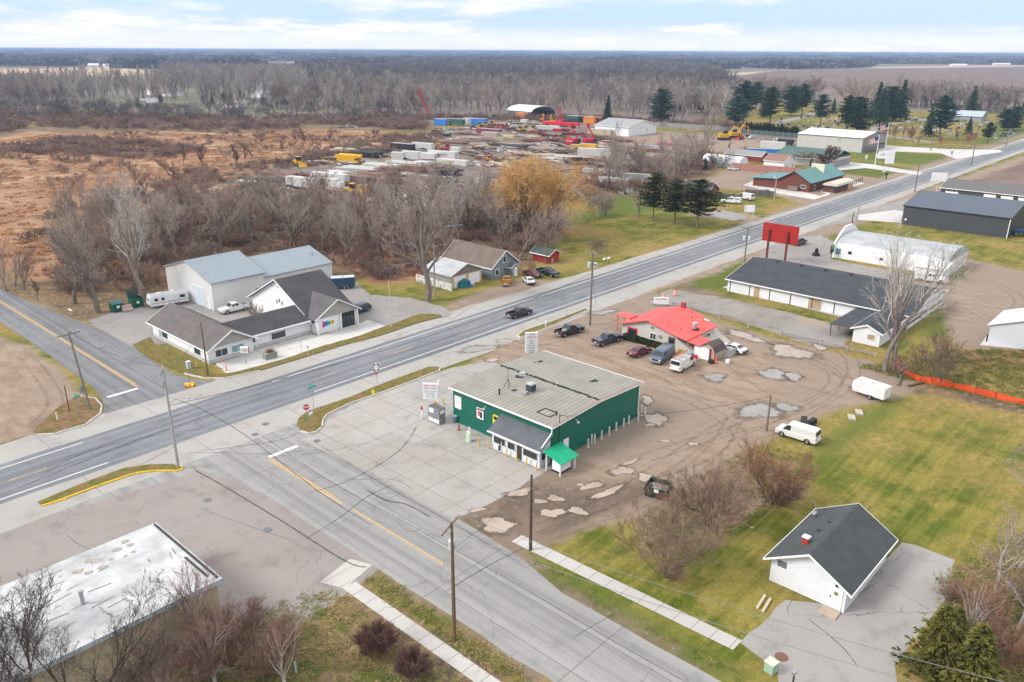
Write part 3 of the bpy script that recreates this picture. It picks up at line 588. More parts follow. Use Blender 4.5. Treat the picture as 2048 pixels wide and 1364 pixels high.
for (ax, ay, lx, ly) in ((1.3, 2.4, .12, 1.9), (2.6, 2.4, .2, 1.9), (1.95, 1.5, 1.2, .14), (1.95, 3.3, 1.3, .18)): tar.cb(ax, ay, SH+.1+.046*ax, lx, ly, .04)
tar.pieces('tar_patch', TAR, rf)
v = MB(); v.lathe([(.09, 0), (.09, .6), (.16, .62), (.16, .72), (.03, .78)], (1.9, 9.6, SH+.18), 8); v.pieces('vent_pipe', DRK, rf); MB().lathe([(.07, 0), (.07, .55)], (2.1, 1.2, SH+.18), 8).build('vent_pipe', DRK, rf)
acu = thing('air_conditioner', 'dark cube air conditioner with pale top on the ribbed store roof', 'air conditioner', (sx+4.9, sy+7.4, SH+.33))
MB().box(-.42, -.42, .06, .42, .42, .92).build('casing', mat('ac_casing', (.06, .075, .085), .6, stripe=('z', .08, .4, .6)), acu)
MB().box(-.46, -.46, .921, .46, .46, 1.0).lathe([(.36, 0), (.36, .05), (.1, .08)], (0, 0, 1.0), 14).build('top_grille', mat('ac_top', (.42, .45, .46), .5), acu)
MB().box(-.6, -.5, 0, .6, .5, .055).box(-1.0, -.1, .06, -.5, .1, .2).box(-1.25, -.3, .02, -.95, .25, .3).build('base', GRY, acu)
tri = thing('antenna_tripod', 'bare black tripod mast standing on the store roof', 'antenna', (sx+4.0, sy+10.2, SH+.29))
MB().tube((.45, 0, 0), (0, 0, 1.1), .03).tube((-.3, .4, 0), (0, 0, 1.1), .03).tube((-.3, -.4, 0), (0, 0, 1.1), .03).tube((0, 0, .9), (.05, .1, 2.3), .025).build('frame', DRK, tri)
dsh = thing('satellite_dish', 'grey satellite dish in a tar patch by the roof ridge seam', 'dish', (sx+7.0, sy+10.6, SR+.1))
MB().tube((0, 0, 0), (0, 0, .5), .05).build('mast', STL, dsh)
MB().lathe([(.02, 0), (.25, .03), (.42, .12), (.45, .15), (.4, .14), (.02, .02)], (0, 0, .5), 12).build('dish', STL, dsh)
# porch
PW = mat('white_vertical_siding', (.66, .68, .70), .6, var=.05, stripe=('y', .22, .1, .8))
SCR = mat('dark_insect_screen', (.045, .045, .048), .6, var=.15)
po = MB().extr([(-1.8, 0), (-.003, 0), (-.003, 3.3), (-1.8, 2.25)], 'y', .2, 7.2).build('porch', PW, st)
pr = MB(); pr.slab((-2.15, -.15, 2.2), (-2.15, 7.55, 2.2), (-.004, 7.55, 3.5), (-.004, -.15, 3.5), .12)
fixn(pr.build('porch_roof', mat('grey_porch_shingles', (.105, .115, .13), .85, var=.2, vs=.8, stripe=('z', .1, .15, .8)), st))
MB().box(-2.22, -.2, 2.02, -2.155, 7.6, 2.2).build('porch_gutter', TRIM, st)
for u0, u1 in ((.5, 2.5), (3.75, 4.8), (5.0, 5.0), (5.2, 6.9)):
    if u1 > u0: win(po, '-x', -1.8, u0, u1, .85, 1.65, PW, SCR, 0, .05)
MB().face('-x', -1.8, 2.75, 3.45, .08, 2.0, .003, .05).build('door', mat('dark_brown_door', (.06, .05, .045), .6), po)
win(po, '-y', .2, -1.55, -.4, .85, 1.65, PW, SCR, 0, .05)
MB().face('-y', 0, 1.9, 2.8, .15, 2.1, .003, .06).build('door', WHT, st)
MB().face('-y', 0, .95, 1.7, .35, 1.75, .003, .55).build('meter_cabinet', mat('grey_cabinet', (.42, .46, .48), .5), st)
m_ = MB(); m_.tube((1.0, -.15, 1.0), (1.0, -.15, 5.6), .045); m_.path([(1.0, -.15, 5.5), (1.6, -.1, 5.2), (2.5, -.2, 4.7)], .02); m_.build('service_mast', DRK, st)
for y_, z_ in ((9.4, 3.9),): MB().path([(-.01, y_, z_), (-.5, y_, z_+.12), (-.8, y_, z_)], .06).lathe([(.05, .0), (.2, -.12), (.2, -.18)], (-.85, y_, z_), 8).build('wall_lamp', STL, st)
MB().path([(3.4, -.01, 4.1), (3.4, -.5, 4.2), (3.4, -.75, 4.1)], .05).lathe([(.05, .0), (.2, -.12), (.2, -.18)], (3.4, -.8, 4.1), 8).build('wall_lamp', STL, st)
def poster(y0, y1, z0, z1, bg, name='poster'): return MB().face('-x', 0, y0, y1, z0, z1, .004, .04).build(name, bg, st)
BLKP = mat('black_print', (.02, .02, .02), .6); REDP = mat('red_print', (.5, .03, .03), .6)
p_ = poster(10.2, 11.5, 1.65, 3.25, DRK); MB().face('-x', 0, 10.3, 11.4, 1.75, 3.15, .041, .05).build('sheet', WHT, p_)
MB().face('-x', 0, 10.5, 10.85, 1.9, 2.7, .051, .056).face('-x', 0, 10.35, 11.3, 2.85, 3.05, .051, .056).build('print', BLKP, p_); MB().face('-x', 0, 10.9, 11.2, 2.1, 2.75, .051, .056).build('print', REDP, p_)
p_ = poster(7.95, 8.8, 1.6, 3.05, mat('yellow_poster', (.72, .60, .03), .6)); MB().face('-x', 0, 8.1, 8.65, 2.45, 2.85, .041, .047).build('print', BLKP, p_); MB().face('-x', 0, 8.2, 8.55, 1.75, 2.2, .041, .047).build('print', mat('pale_print', (.45, .42, .2), .6), p_)
p_ = poster(14.0, 15.1, 1.9, 3.5, WHT); text(p_, 'OPEN\n7 DAYS', .25, (-.045, 14.55, 2.7), FACE['-x'], REDP)
# --- red roofed restaurant -----------------------------------------------------------------------------------
RROOF = mat('red_metal_roof', (.70, .10, .09), .5, .0, spec=.35, var=.16, vs=.5, stripe=('x', .6, .14, .74), bump=.15)
CRM = mat('cream_siding', (.50, .47, .42), .7, var=.06, stripe=('z', .2, .08, .9))
rr_ = thing('restaurant', 'cream restaurant with a bright red metal roof and red window frame', 'restaurant', (98.6, 53.6, 0))
MB().extr([(0, 0), (0, 0), (3.8, 0), (13.6, 0), (13.6, 2.2), (8.9, 3.75), (3.8, 2.5), (3.8, 2.0)], 'x', 0, 9.6).build('wall', CRM, rr_)
MB().box(0.8, 2.2, 0, 8.2, 3.797, 2.0).build('wall', CRM, rr_)
r = MB()
for (ya, za, yb, zb, xa, xb) in ((13.95, 2.16, 8.9, 3.85, -.55, 9.9), (4.9, 2.86, 8.9, 3.85, -.55, 9.9), (1.9, 2.30, 4.9, 2.855, -.55, 8.7), (1.9, 2.16, -.1, 1.9, -.2, 3.2)):
    a, b = (xa, xb); r.slab((a, ya, za), (b, ya, za), (b, yb, zb), (a, yb, zb), .12)
fixn(r.build('roof', RROOF, rr_))
MB().box(9.0, 8.2, 3.5, 9.6, 8.85, 4.5).build('chimney', mat('red_brick', (.30, .06, .045), .85, var=.25, vs=5), rr_)
ex = MB().lathe([(.55, 0), (.75, .02), (.5, .04)], (4.3, 3.4, 2.58), 12).build('soot_stain', mat('soot', (.06, .035, .035), .8, var=.5, vs=2), rr_)
MB().lathe([(.22, 0), (.22, .35), (.36, .4), (.40, .95), (.3, 1.0)], (4.3, 3.4, 2.6), 12).build('exhaust_fan', mat('galvanised_fan', (.55, .56, .57), .4, .5), rr_)
v = MB()
for cx, cy, z in ((1.5, 6.2, 3.1), (1.9, 4.4, 2.75), (7.0, 5.6, 3.0), (8.4, 4.3, 2.75), (8.6, 6.6, 3.3)): v.tube((cx, cy, z-.15), (cx, cy, z+.45), .05)
v.pieces('vent_pipe', mat('red_brown_pipe', (.3, .06, .05), .6), rr_)
win(rr_, '-x', 0, 10.9, 12.4, .75, 1.75, mat('bright_red_frame', (.65, .02, .06), .5), GLS, 0, .16)
win(rr_, '-x', 0, 7.4, 8.4, .95, 1.85, TRIM, GLS, 1)
win(rr_, '-x', 0, 4.2, 5.1, .25, 1.95, mat('dark_door_frame', (.12, .11, .10), .6), GLS, 0, .1)
d_ = MB().face('-x', .8, 2.6, 3.4, .05, 1.85, .003, .06).build('door', mat('dark_doorway', (.05, .05, .05), .6), rr_)
MB().box(8.25, 2.4, 0, 9.3, 3.79, 2.0).build('annex_wall', WHT, rr_); win(rr_, '-y', 2.2, 5.8, 7.0, .9, 1.6)
w_ = MB().box(.2, .25, 0, 2.9, .35, 1.8).box(2.8, .36, 0, 2.9, 2.19, 1.8).build('red_wall_panel', mat('barn_red_boards', (.34, .04, .035), .75, stripe=('x', .25, .1, .7)), rr_)
MB().box(2.0, 13.6, 2.35, 4.2, 16.2, 2.5).box(2.1, 16.0, 0, 2.22, 16.12, 2.35).box(4.0, 16.0, 0, 4.12, 16.12, 2.35).build('entry_canopy', RROOF, rr_)
MB().box(-.25, 8.0, 2.7, -.003, 8.35, 2.95).box(-.2, 6.4, 1.5, -.003, 6.9, 1.9).pieces('wall_fitting', STL, rr_)
# --- long motel like building
WPAN = mat('white_wall_panel', (.70, .71, .73), .6, var=.05, vs=.5)
SHM = mat('charcoal_shingles', (.052, .058, .068), .9, var=.2, vs=.6, stripe=('z', .1, .15, .8))
mo = thing('long_building', 'long low white building with charcoal shingle roof and boarded doors', 'building', (132.9, 35.6, 0))
gable(mo, 0, 0, 19.4, 32, 2.45, 4.6, 'y', WPAN, SHM, .6, .3)
g = MB()
for k in range(9): g.face('-x', 0, .2+k*3.9, .34+k*3.9, .03, 2.3, .003, .05)
g.pieces('wall_batten', DRK, mo)
g = MB(); g.face('-y', 0, .3, 19.1, 2.38, 2.5, .003, .04)
for k in range(7): g.face('-y', 0, .3+k*3.05, .42+k*3.05, .05, 2.375, .003, .04)
g.pieces('gable_batten', GRY, mo)
TANP = mat('tan_plywood', (.40, .30, .20), .8, var=.15)
door(mo, '-x', 0, 25.6, 26.7, 1.9, TANP, handle=False); door(mo, '-x', 0, 14.2, 16.5, 2.0, TANP, handle=False, name='boarded_doorway')
gable(mo, -11.6, .4, -.35, 4.4, 2.2, 3.05, 'x', WPAN, SHM, .4, .3)
g = MB(); g.slab((-11.6, 8.2, 2.0), (.4, 8.2, 2.0), (.4, 4.85, 2.17), (-11.6, 4.85, 2.17), .12); fixn(g.build('porch_roof', SHM, mo))
g = MB()
for x_ in (-11.4, -8.0, -4.5, -1.0): g.box(x_, 7.9, 0, x_+.1, 8.0, 1.87)
g.pieces('porch_post', DRK, mo); win(mo, '-x', -11.6, 1.2, 2.2, .9, 1.7, WPAN, mat('boarded_window', (.35, .28, .2), .8))
v = MB()
for k in range(6): v.box(9.2, 4+k*4.6, 4.72, 10.2, 4.35+k*4.6, 4.9)
v.pieces('ridge_vent', SHM, mo)
# --- quonset barn
TINW = mat('weathered_white_tin', (.40, .415, .43), .45, .3, var=.22, vs=.5, stripe=('y', .9, .07, .86))
qh = thing('quonset_barn', 'white quonset barn with arched tin roof and tall stepped front wall', 'barn', (172.6, 40.8, 0))
def arch(W_, h, hr, n=14, pw=1.0): return [(W_/2-W_/2*math.cos(math.pi*i/n), h+(hr-h)*math.sin(math.pi*i/n)**pw) for i in range(n+1)]
MB().box(0, 0, 0, 13, 22.6, 2.9).build('wall', WHT2, qh)
pts = arch(13, 2.905, 4.8); MB().extr(pts, 'y', .003, 22.4).build('roof', [TINW], qh, smooth=False)
MB().extr([(-.2, 0), (13.2, 0), (13.2, 3.4), (11, 5.0), (8.2, 6.2), (4.8, 6.2), (2, 5.0), (-.2, 3.4)], 'y', 22.61, 22.95).build('false_front', WHT, qh)
MB().extr([(a*.97+.2, z*.985) for a, z in pts], 'y', -.06, -.004).build('end_panel', mat('grey_tin_end', (.33, .37, .38), .6, stripe=('x', .5, .1, .8)), qh)
MB().box(-5.0, -.5, 0, -.004, 4.6, 2.2).build('lean_to', WHT2, qh); g = MB(); g.slab((-5.3, -.8, 2.3), (-5.3, 4.9, 2.3), (-.004, 4.9, 2.95), (-.004, -.8, 2.95), .09); fixn(g.build('lean_to_roof', mat('white_tin', (.66, .67, .68), .45, .2, stripe=('y', .6, .08, .85)), qh))
door(qh, '-x', -5.0, 1.4, 2.5, 1.8, TANP, handle=False); win(qh, '-x', 0, 19, 19.8, 1.2, 1.9); win(qh, '-x', 0, 12.5, 13.2, 1.0, 1.6); MB().face('-x', 0, 21.4, 22.3, .9, 2.1, .003, .08).build('notice_board', mat('blue_board', (.12, .22, .35), .6), qh)
gs = thing('hanging_sign', 'dark sign with green panel at the front of the quonset barn', 'sign', (171.3, 63.6, 0)); MB().tube((0, 0, 0), (0, 0, 2.2), .06).build('post', DRK, gs); MB().box(-.9, -.06, 1.2, .9, .06, 2.9).build('board', DRK, gs); MB().face('-y', -.06, -.7, .7, 2.1, 2.8, .002, .02).build('panel', mat('green_panel', (.02, .35, .16), .5), gs)
# --- dark grey pole buildings
CHW = mat('charcoal_metal_siding', (.062, .067, .075), .5, var=.06, stripe=('y', .6, .06, .8)); CHWX = CHW
CHR = mat('slate_metal_roof', (.085, .105, .14), .45, .3, var=.06, stripe=('y', .55, .1, .7))
d1 = thing('pole_building', 'charcoal metal pole building with slate blue ribbed roof', 'pole building', (220.2, 40.6, 0))
gable(d1, 0, 0, 26, 24.4, 4.9, 7.2, 'y', CHW, CHR, .3, .2, trim=DRK)
MB().face('-x', 0, 0, .16, .02, 4.75, .003, .12).build('downspout', TRIM, d1); MB().face('-x', 0, 23.2, 23.7, 1.2, 1.6, .003, .15).build('meter_box', WHT, d1)
d2 = thing('storage_building', 'charcoal storage building with white garage doors behind the pole building', 'storage building', (270, 40.0, 0))
gable(d2, 0, 0, 14, 30, 3.3, 5.2, 'y', CHW, mat('grey_brown_roof', (.13, .125, .125), .8, var=.15), .4, .3, trim=TRIM)
for y_ in (1.5, 6.0, 10.5, 15.0): door(d2, '-x', 0, y_, y_+3, 2.6, WHT, seg=4, handle=False, name='garage_door')
MB().face('-x', 0, 25.0, 28.6, .6, 2.3, .003, .06).build('white_panel', WHT, d2); win(d2, '-x', 0, 27.3, 28.4, 2.35, 2.9); win(d2, '-x', 0, 25.6, 26.7, 2.35, 2.9)
# --- billboard
BRED = mat('red_corrugated_metal', (.40, .022, .014), .55, var=.22, vs=.6, stripe=('z', .45, .18, .5), bump=.3)
bb = thing('billboard', 'back of a bright red corrugated billboard on two dark red posts', 'billboard', (159.3, 70.3, 0))
MB().box(-.06, -3.9, 4.3, .1, 3.9, 8.2).build('panel', BRED, bb)
for y_ in (-1.8, 2.3): MB().box(-.45, y_-.17, 0, -.065, y_+.17, 6.9).build('post', mat('dark_red_steel', (.14, .025, .022), .6), bb)
# --- white garage by the driveway
wg = thing('garage', 'white clapboard garage with black shingle roof and small red chimney', 'garage', (56.6, 16.0, 0))
BLKR = mat('black_shingle_roof', (.058, .066, .070), .75, spec=.45, var=.22, vs=.6, stripe=('z', .085, .2, .7), bump=.3)
gable(wg, 0, 0, 9.5, 6.3, 2.35, 4.15, 'x', mat('white_clapboard', (.74, .75, .77), .6, var=.05, stripe=('z', .21, .2, .66)), BLKR, .5, .5, th=.12, fas=.16)
MB().box(1.7, 4.2, 2.9, 2.15, 4.65, 4.15).build('chimney', mat('red_chimney_brick', (.42, .045, .03), .8, var=.2, vs=6), wg); MB().box(1.63, 4.13, 4.155, 2.22, 4.72, 4.22).build('chimney_cap', WHT, wg)
door(wg, '-x', 0, .35, 1.3, 2.0, WHT); MB().face('-x', 0, 5.0, 5.75, 1.75, 2.3, .003, .05).build('louvre_vent', mat('grey_louvre', (.2, .21, .22), .6, stripe=('z', .11, .4, .3)), wg)
MB().face('-x', 0, .62, .95, 1.35, 1.65, .06, .07).build('wreath', mat('wreath_green', (.10, .16, .03), .8, col2=(.4, .4, .05), vs=20), wg)
MB().face('-x', 0, .75, .9, 2.15, 2.3, .003, .15).build('lamp', DRK, wg); MB().box(9.505, -.2, .9, 10.0, .5, 1.6).build('air_unit', GRY, wg)
MB().cb(-.75, .85, .0, 1.1, 1.4, .12).build('doorstep', mat('tan_step', (.42, .33, .26), .9), wg)
v = MB().box(7.6, 6.0, 2.9, 8.2, 6.25, 3.0); v.tube((8.0, 5.9, 2.8), (8.1, 6.3, 3.9), .03); v.tube((8.1, 6.3, 3.9), (7.8, 6.5, 4.2), .03); v.build('mast_bracket', STL, wg)
MB().box(4.3, 4.1, 3.65, 4.4, 4.5, 3.75).box(6.0, 3.9, 3.7, 6.1, 4.2, 3.85).build('roof_clip', DRK, wg)
# --- flat white roofed building at the bottom left
WROOF = mat('white_membrane_roof', (.45, .455, .46), .7, var=.30, vs=.45, spec=.2, stripe=('y', 1.9, .015, .8))
bl = thing('flat_roof_building', 'low beige building with a flat patched white membrane roof', 'building', (-6, 51.2, 0))
BEI = mat('beige_block_wall', (.50, .41, .28), .85, var=.10, stripe=('x', 3.0, .02, .7))
MB().box(0, 0.3, 0, 28.6, 10.9, 3.35).build('wall', BEI, bl)
MB().box(-.3, 0, 3.355, 29.0, 11.3, 3.75).build('roof', WROOF, bl)
b = MB(); q = random.Random(11)
for k in range(13):
    cx, cy = 24+q.uniform(-3.5, 2.6), 9.2+q.uniform(-1.2, 1.2); s_ = q.uniform(.12, .34); n = 9
    b.add([(cx+s_*1.3*math.cos(6.283*i/n)*q.uniform(.75, 1.2), cy+s_*math.sin(6.283*i/n)*q.uniform(.75, 1.2), 3.757+.002*k) for i in range(n)], [tuple(range(n))])
b.pieces('roof_patch', mat('tan_patch', (.33, .30, .265), .85, var=.3, vs=4), bl)
b = MB()
for k in range(26):
    x_, y_ = q.uniform(14, 28.4), q.uniform(1.0, 10.5); L = q.uniform(.5, 2.2) if x_ < 25 else q.uniform(.3, 1.1); a = q.uniform(-.12, .25) if x_ < 25.5 else q.uniform(1.2, 1.9); b.cb(x_, y_, 3.755+.0015*k, L, q.uniform(.03, .08), .004, a)
b.pieces('seam_crack', mat('dark_seam', (.16, .16, .165), .8, var=.5, vs=5), bl)
MB().box(28.65, .35, 3.755, 28.78, 11.0, 3.90).box(28.2, 1.0, 3.756, 28.34, 4.6, 3.85).build('roof_edge', DRK, bl); MB().box(-.34, -.05, 3.40, 28.9, -.003, 3.80).build('edge_strip', mat('blue_grey_edge', (.48, .53, .58), .6), bl)
v = MB().lathe([(.15, 0), (.15, .95), (.2, .96), (.2, 1.15), (.05, 1.2)], (20.5, 4.6, 3.755), 10); v.lathe([(.06, 0), (.06, .5)], (25.0, 3.6, 3.755), 8); v.lathe([(.12, 0), (.12, .4)], (25.4, 3.1, 3.755), 8); v.build('roof_vent', GRY, bl)
# --- commercial building on the far corner
BGE = mat('beige_gable_siding', (.36, .335, .30), .7, var=.05, stripe=('z', .2, .1, .85))
STN = mat('pale_stone_base', (.48, .475, .47), .85, var=.15, vs=4)
cb_ = thing('commercial_building', 'white corner commercial building with three grey shingle gables and glass entrance', 'commercial building', (48.6, 102.8, 0))
gable(cb_, 0, 0, 7.0, 17.4, 2.35, 4.35, 'y', WHT2, SHB, .5, .9, fas=.22)
MB().extr([(.2, 2.36), (6.8, 2.36), (3.5, 4.2)], 'y', -.40, -.003).build('gable_panel', BGE, cb_)
MB().face('-x', 0, 0, 17.4, 0, .55, .003, .06).face('-y', 0, -.06, 5.9, 0, .55, .003, .06).face('-y', .9, 7.0, 17.6, 0, .55, .003, .06).build('stone_base', STN, cb_)
MB().extr([(.9, 0), (7.0, 0), (7.0, 2.6), (4.0, 3.95), (.9, 2.35)], 'x', 7.003, 17.55).build('wall', WHT2, cb_)
SHD = mat('dark_grey_shingles', (.068, .066, .070), .85, var=.2, vs=.5, stripe=('z', .12, .16, .8))
g = MB(); g.slab((5.0, .35, 2.3), (17.6, .35, 2.3), (17.6, 4.0, 4.1), (4.6, 4.0, 4.1), .12); g.slab((4.6, 4.01, 4.1), (17.6, 4.01, 4.1), (17.6, 7.5, 2.62), (5.8, 7.5, 2.62), .12); fixn(g.build('middle_roof', SHD, cb_))
MB().box(5.3, .22, 2.1, 17.5, .34, 2.3).build('gutter', TRIM, cb_)
MB().extr([(1.2, 0), (18.2, 0), (18.2, 2.6), (9.7, 7.0), (1.2, 2.6)], 'x', 17.6, 25.6).build('gable_wall', WHT2, cb_)
g = MB()
for (ya, za) in ((-.1, 2.0), (18.9, 2.3)): g.slab((17.1, ya, za), (26.1, ya, za), (26.1, 9.7, 7.12), (17.1, 9.7, 7.12), .13)
fixn(g.build('main_roof', SHD, cb_))
MB().extr([(-.1, 1.86), (9.7, 6.99), (18.9, 2.17), (18.9, 2.33), (9.7, 7.15), (-.1, 2.03)], 'x', 17.03, 17.095).build('rake_trim', TRIM, cb_)
MB().extr([(17.7, 0), (25.5, 0), (25.5, 2.6), (21.6, 4.85), (17.7, 2.6)], 'y', -.6, 3.0).build('wall', WHT2, cb_); MB().extr([(17.15, 2.36), (21.6, 4.93), (26.05, 2.36), (26.05, 2.56), (21.6, 5.13), (17.15, 2.56)], 'y', -1.16, -1.105).build('rake_trim', TRIM, cb_)
g = MB(); g.slab((17.2, -1.1, 2.52), (17.2, 2.0, 2.52), (21.6, 6.4, 5.09), (21.6, -1.1, 5.09), .12); g.slab((26.0, -1.1, 2.52), (26.0, 2.0, 2.52), (21.6, 6.4, 5.09), (21.6, -1.1, 5.09), .12)
fixn(g.build('cross_roof', mat('mid_grey_shingles', (.11, .10, .105), .85, var=.2, vs=.6, stripe=('z', .12, .16, .8)), cb_))
MB().extr([(17.9, 2.5), (25.3, 2.5), (21.6, 4.75)], 'y', -.75, -.605).build('gable_panel', BGE, cb_)
g = MB().face('-y', -.6, 22.3, 24.9, .05, 2.45, .003, .06); en = g.build('entrance', mat('black_door_frame', (.02, .02, .022), .5), cb_)
for u in (22.4, 23.25, 24.1): MB().face('-y', -.6, u, u+.72, .2, 1.7, .061, .075).face('-y', -.6, u, u+.72, 1.8, 2.35, .061, .075).build('pane', GLS, en)
MB().box(21.95, -1.0, 0, 22.15, -.8, 2.6).box(25.2, -1.0, 0, 25.4, -.8, 2.6).box(17.6, -1.0, 0, 17.8, -.8, 2.6).pieces('porch_post', WHT, cb_)
sg = MB().face('-y', -.6, 18.5, 21.3, .75, 2.15, .003, .08).build('colour_sign', WHT, cb_)
cols = [(.6, .03, .2), (.25, .08, .5), (.05, .25, .6), (.1, .55, .7), (.15, .5, .1), (.75, .65, .03), (.8, .3, .02), (.75, .75, .72)]
for k, c_ in enumerate(cols):
    a = 18.65+k*.31; MB().extr([(a, .95+.1*(k % 3)), (a+.29, .9+.06*k), (a+.42, 1.95-.1*((k+1) % 3)), (a+.06, 1.98-.05*k)], 'y', -.69-.002*k, -.683).build('colour_streak', mat('streak_%s' % 'red violet blue cyan green yellow orange white'.split()[k], c_, .5), sg)
text(sg, 'PRINT', .55, (19.9, -.72, 1.45), FACE['-y'], BLKP)
for u0, u1, z0, z1 in ((1.1, 2.9, .75, 1.75), (3.6, 5.5, .75, 1.75)): win(cb_, '-y', 0, u0, u1, z0, z1, TRIM, GLS if u0 < 2 else mat('blue_green_blind', (.20, .33, .34), .4), 1)
for y_ in (2.4, 12.6): win(cb_, '-x', 0, y_, y_+1.5, .8, 1.75, mat('green_frame', (.05, .14, .11), .5), GLS, 1)
MB().face('-x', 0, 14.6, 15.3, .1, 2.0, .003, .05).build('side_panel', GRY, cb_)
door(cb_, '-y', .9, 7.2, 8.0, 1.95, WHT); MB().face('-y', .9, 7.35, 7.85, 1.1, 1.75, .051, .06).build('door_glass', GLS, cb_)
win(cb_, '-y', .9, 10.6, 13.0, .65, 1.65, TRIM, GLS, 0)
for k in range(3): MB().face('-x', 17.6, 8.6+k*.75, 8.85+k*.75, 2.9+.3*(k == 1), 3.5+.3*(k == 1), .003, .05).build('slot_window', GLS, cb_)
MB().face('-x', 17.6, 9.3, 9.9, 5.7, 5.9, .003, .05).build('vent', GRY, cb_)
# --- tall white metal barn behind it
WMET = mat('white_metal_siding', (.70, .69, .675), .5, var=.03, stripe=('x', .9, .04, .93))
BLUR = mat('blue_grey_metal_roof', (.26, .305, .345), .4, .25, var=.05, vs=.4, stripe=('x', .6, .06, .86))
pb = thing('metal_barn', 'tall white metal barn with blue grey roof in two stepped sections', 'barn', (61.3, 125.2, 0))
gable(pb, 0, 0, 9.9, 16.8, 4.85, 7.3, 'x', WMET, BLUR, .25, .2, trim=GRY)
gable(pb, 9.91, .15, 24.4, 14.5, 4.0, 6.0, 'x', WMET, BLUR, .25, .003, trim=GRY)
door(pb, '-x', 0, 3.0, 7.0, 3.4, mat('pale_blue_door', (.58, .64, .70), .5), seg=6, handle=False, name='roller_door'); door(pb, '-x', 0, 1.0, 1.9, 2.0, WHT)
MB().box(-.12, -.10, .02, -.003, .10, 4.8).build('downspout', TRIM, pb); win(pb, '-y', 0, 8.2, 9.4, 1.3, 2.2, GRY, mat('pale_pane', (.4, .45, .48), .3), 0)
MB().lathe([(.12, 0), (.12, .6), (.2, .62), (.2, .8)], (22.5, 3.6, 4.95), 8).build('roof_vent', STL, pb)
# --- blue grey house, its garage and red shed
BLH = mat('blue_grey_siding', (.20, .245, .26), .7, var=.06, stripe=('z', .18, .1, .85))
bh = thing('house', 'small blue grey house with brown shingle roof and tall front gable', 'house', (108.0, 104.6, 0))
gable(bh, 0, 0, 7.4, 13.6, 2.5, 5.2, 'y', BLH, mat('brown_shingles', (.15, .118, .10), .9, var=.2, vs=.7, stripe=('z', .12, .16, .82)), .4, .4, fas=.2)
win(bh, '-y', 0, 1.1, 1.9, .7, 1.8, TRIM, GLS, 0, .1); win(bh, '-y', 0, 3.2, 4.0, 2.95, 4.1, TRIM, GLS, 0, .1)
vst = MB().box(4.1, -1.5, 0, 5.9, -.003, 1.95).build('entry_porch', BLH, bh); gable(bh, 4.05, -1.55, 5.95, -.3, 1.96, 2.5, 'y', BLH, SHB, .2, .15, wall=False, fas=.12); door(bh, '-y', -1.5, 4.85, 5.6, 1.85, WHT, z0=.06); win(vst, '-y', -1.5, 4.25, 4.6, 1.1, 1.5, TRIM, GLS, 0, .05)
MB().box(7.41, 4.0, 1.85, 11.0, 8.5, 2.0).box(10.7, 4.2, 0, 10.8, 4.3, 1.85).build('carport_roof', mat('pale_grey_roof', (.40, .40, .39), .6), bh)
an = thing('tv_antenna', 'tall aerial antenna on a mast behind the blue grey house', 'antenna', (112, 119.5, 0)); MB().tube((0, 0, 0), (0, 0, 8), .05).build('mast', STL, an)
a_ = MB(); a_.tube((-1.6, .6, 7.9), (2.0, -.8, 8.0), .05)
for k in range(7): t_ = k/6; c = Vector((-1.6+3.6*t_, .6-1.4*t_, 7.93)); L = 1.0-.6*t_; a_.tube(c+Vector((.37*L, .93*L, 0)), c-Vector((.37*L, .93*L, 0)), .03)
a_.build('boom', STL, an)
ga = thing('workshop', 'old workshop with silver tin roof, boarded gable and two white doors', 'workshop', (98.2, 105.6, 0))
TIN = mat('silver_tin_roof', (.43, .44, .45), .45, .35, var=.18, vs=.6, stripe=('x', .6, .07, .8))
gable(ga, 0, 0, 8.0, 7.6, 2.5, 4.1, 'y', mat('grey_blockwork', (.30, .29, .26), .9, var=.15), TIN, .3, .3, trim=GRY, fas=.12)
MB().extr([(.1, 2.3), (7.9, 2.3), (4.0, 3.95)], 'y', -.06, -.003).build('gable_boards', mat('weathered_boards', (.22, .18, .16), .9, var=.25, stripe=('x', .22, .15, .55)), ga)
MB().box(.1, -.05, 0, 8.0, -.003, 2.29).build('front_wall', mat('raw_plywood', (.56, .40, .24), .8, var=.12), ga)
for u in (.8, 4.6): door(ga, '-y', -.055, u, u+2.7, 2.0, WHT, seg=4, handle=False, name='garage_door')
MB().box(-.9, -1.0, 0, -.72, 3.6, 1.35).box(-.9, 3.61, 0, -.5, 9.0, 1.35).build('side_fence', mat('patchy_white_boards', (.62, .62, .6), .8, var=.2, vs=3, col2=(.25, .23, .2)), ga)
rs = thing('shed', 'small red wooden shed with dark green roof', 'shed', (125.3, 104.6, 0))
gable(rs, 0, 0, 3.2, 4.6, 1.95, 2.75, 'y', mat('barn_red_siding', (.36, .035, .028), .75, var=.12, stripe=('x', .3, .1, .7)), mat('dark_green_roll_roof', (.07, .085, .08), .85, var=.2), .5, .4, fas=.14)
MB().face('-y', 0, .6, 1.3, .05, 1.0, .05, .12).build('leaning_board', TANP, rs)
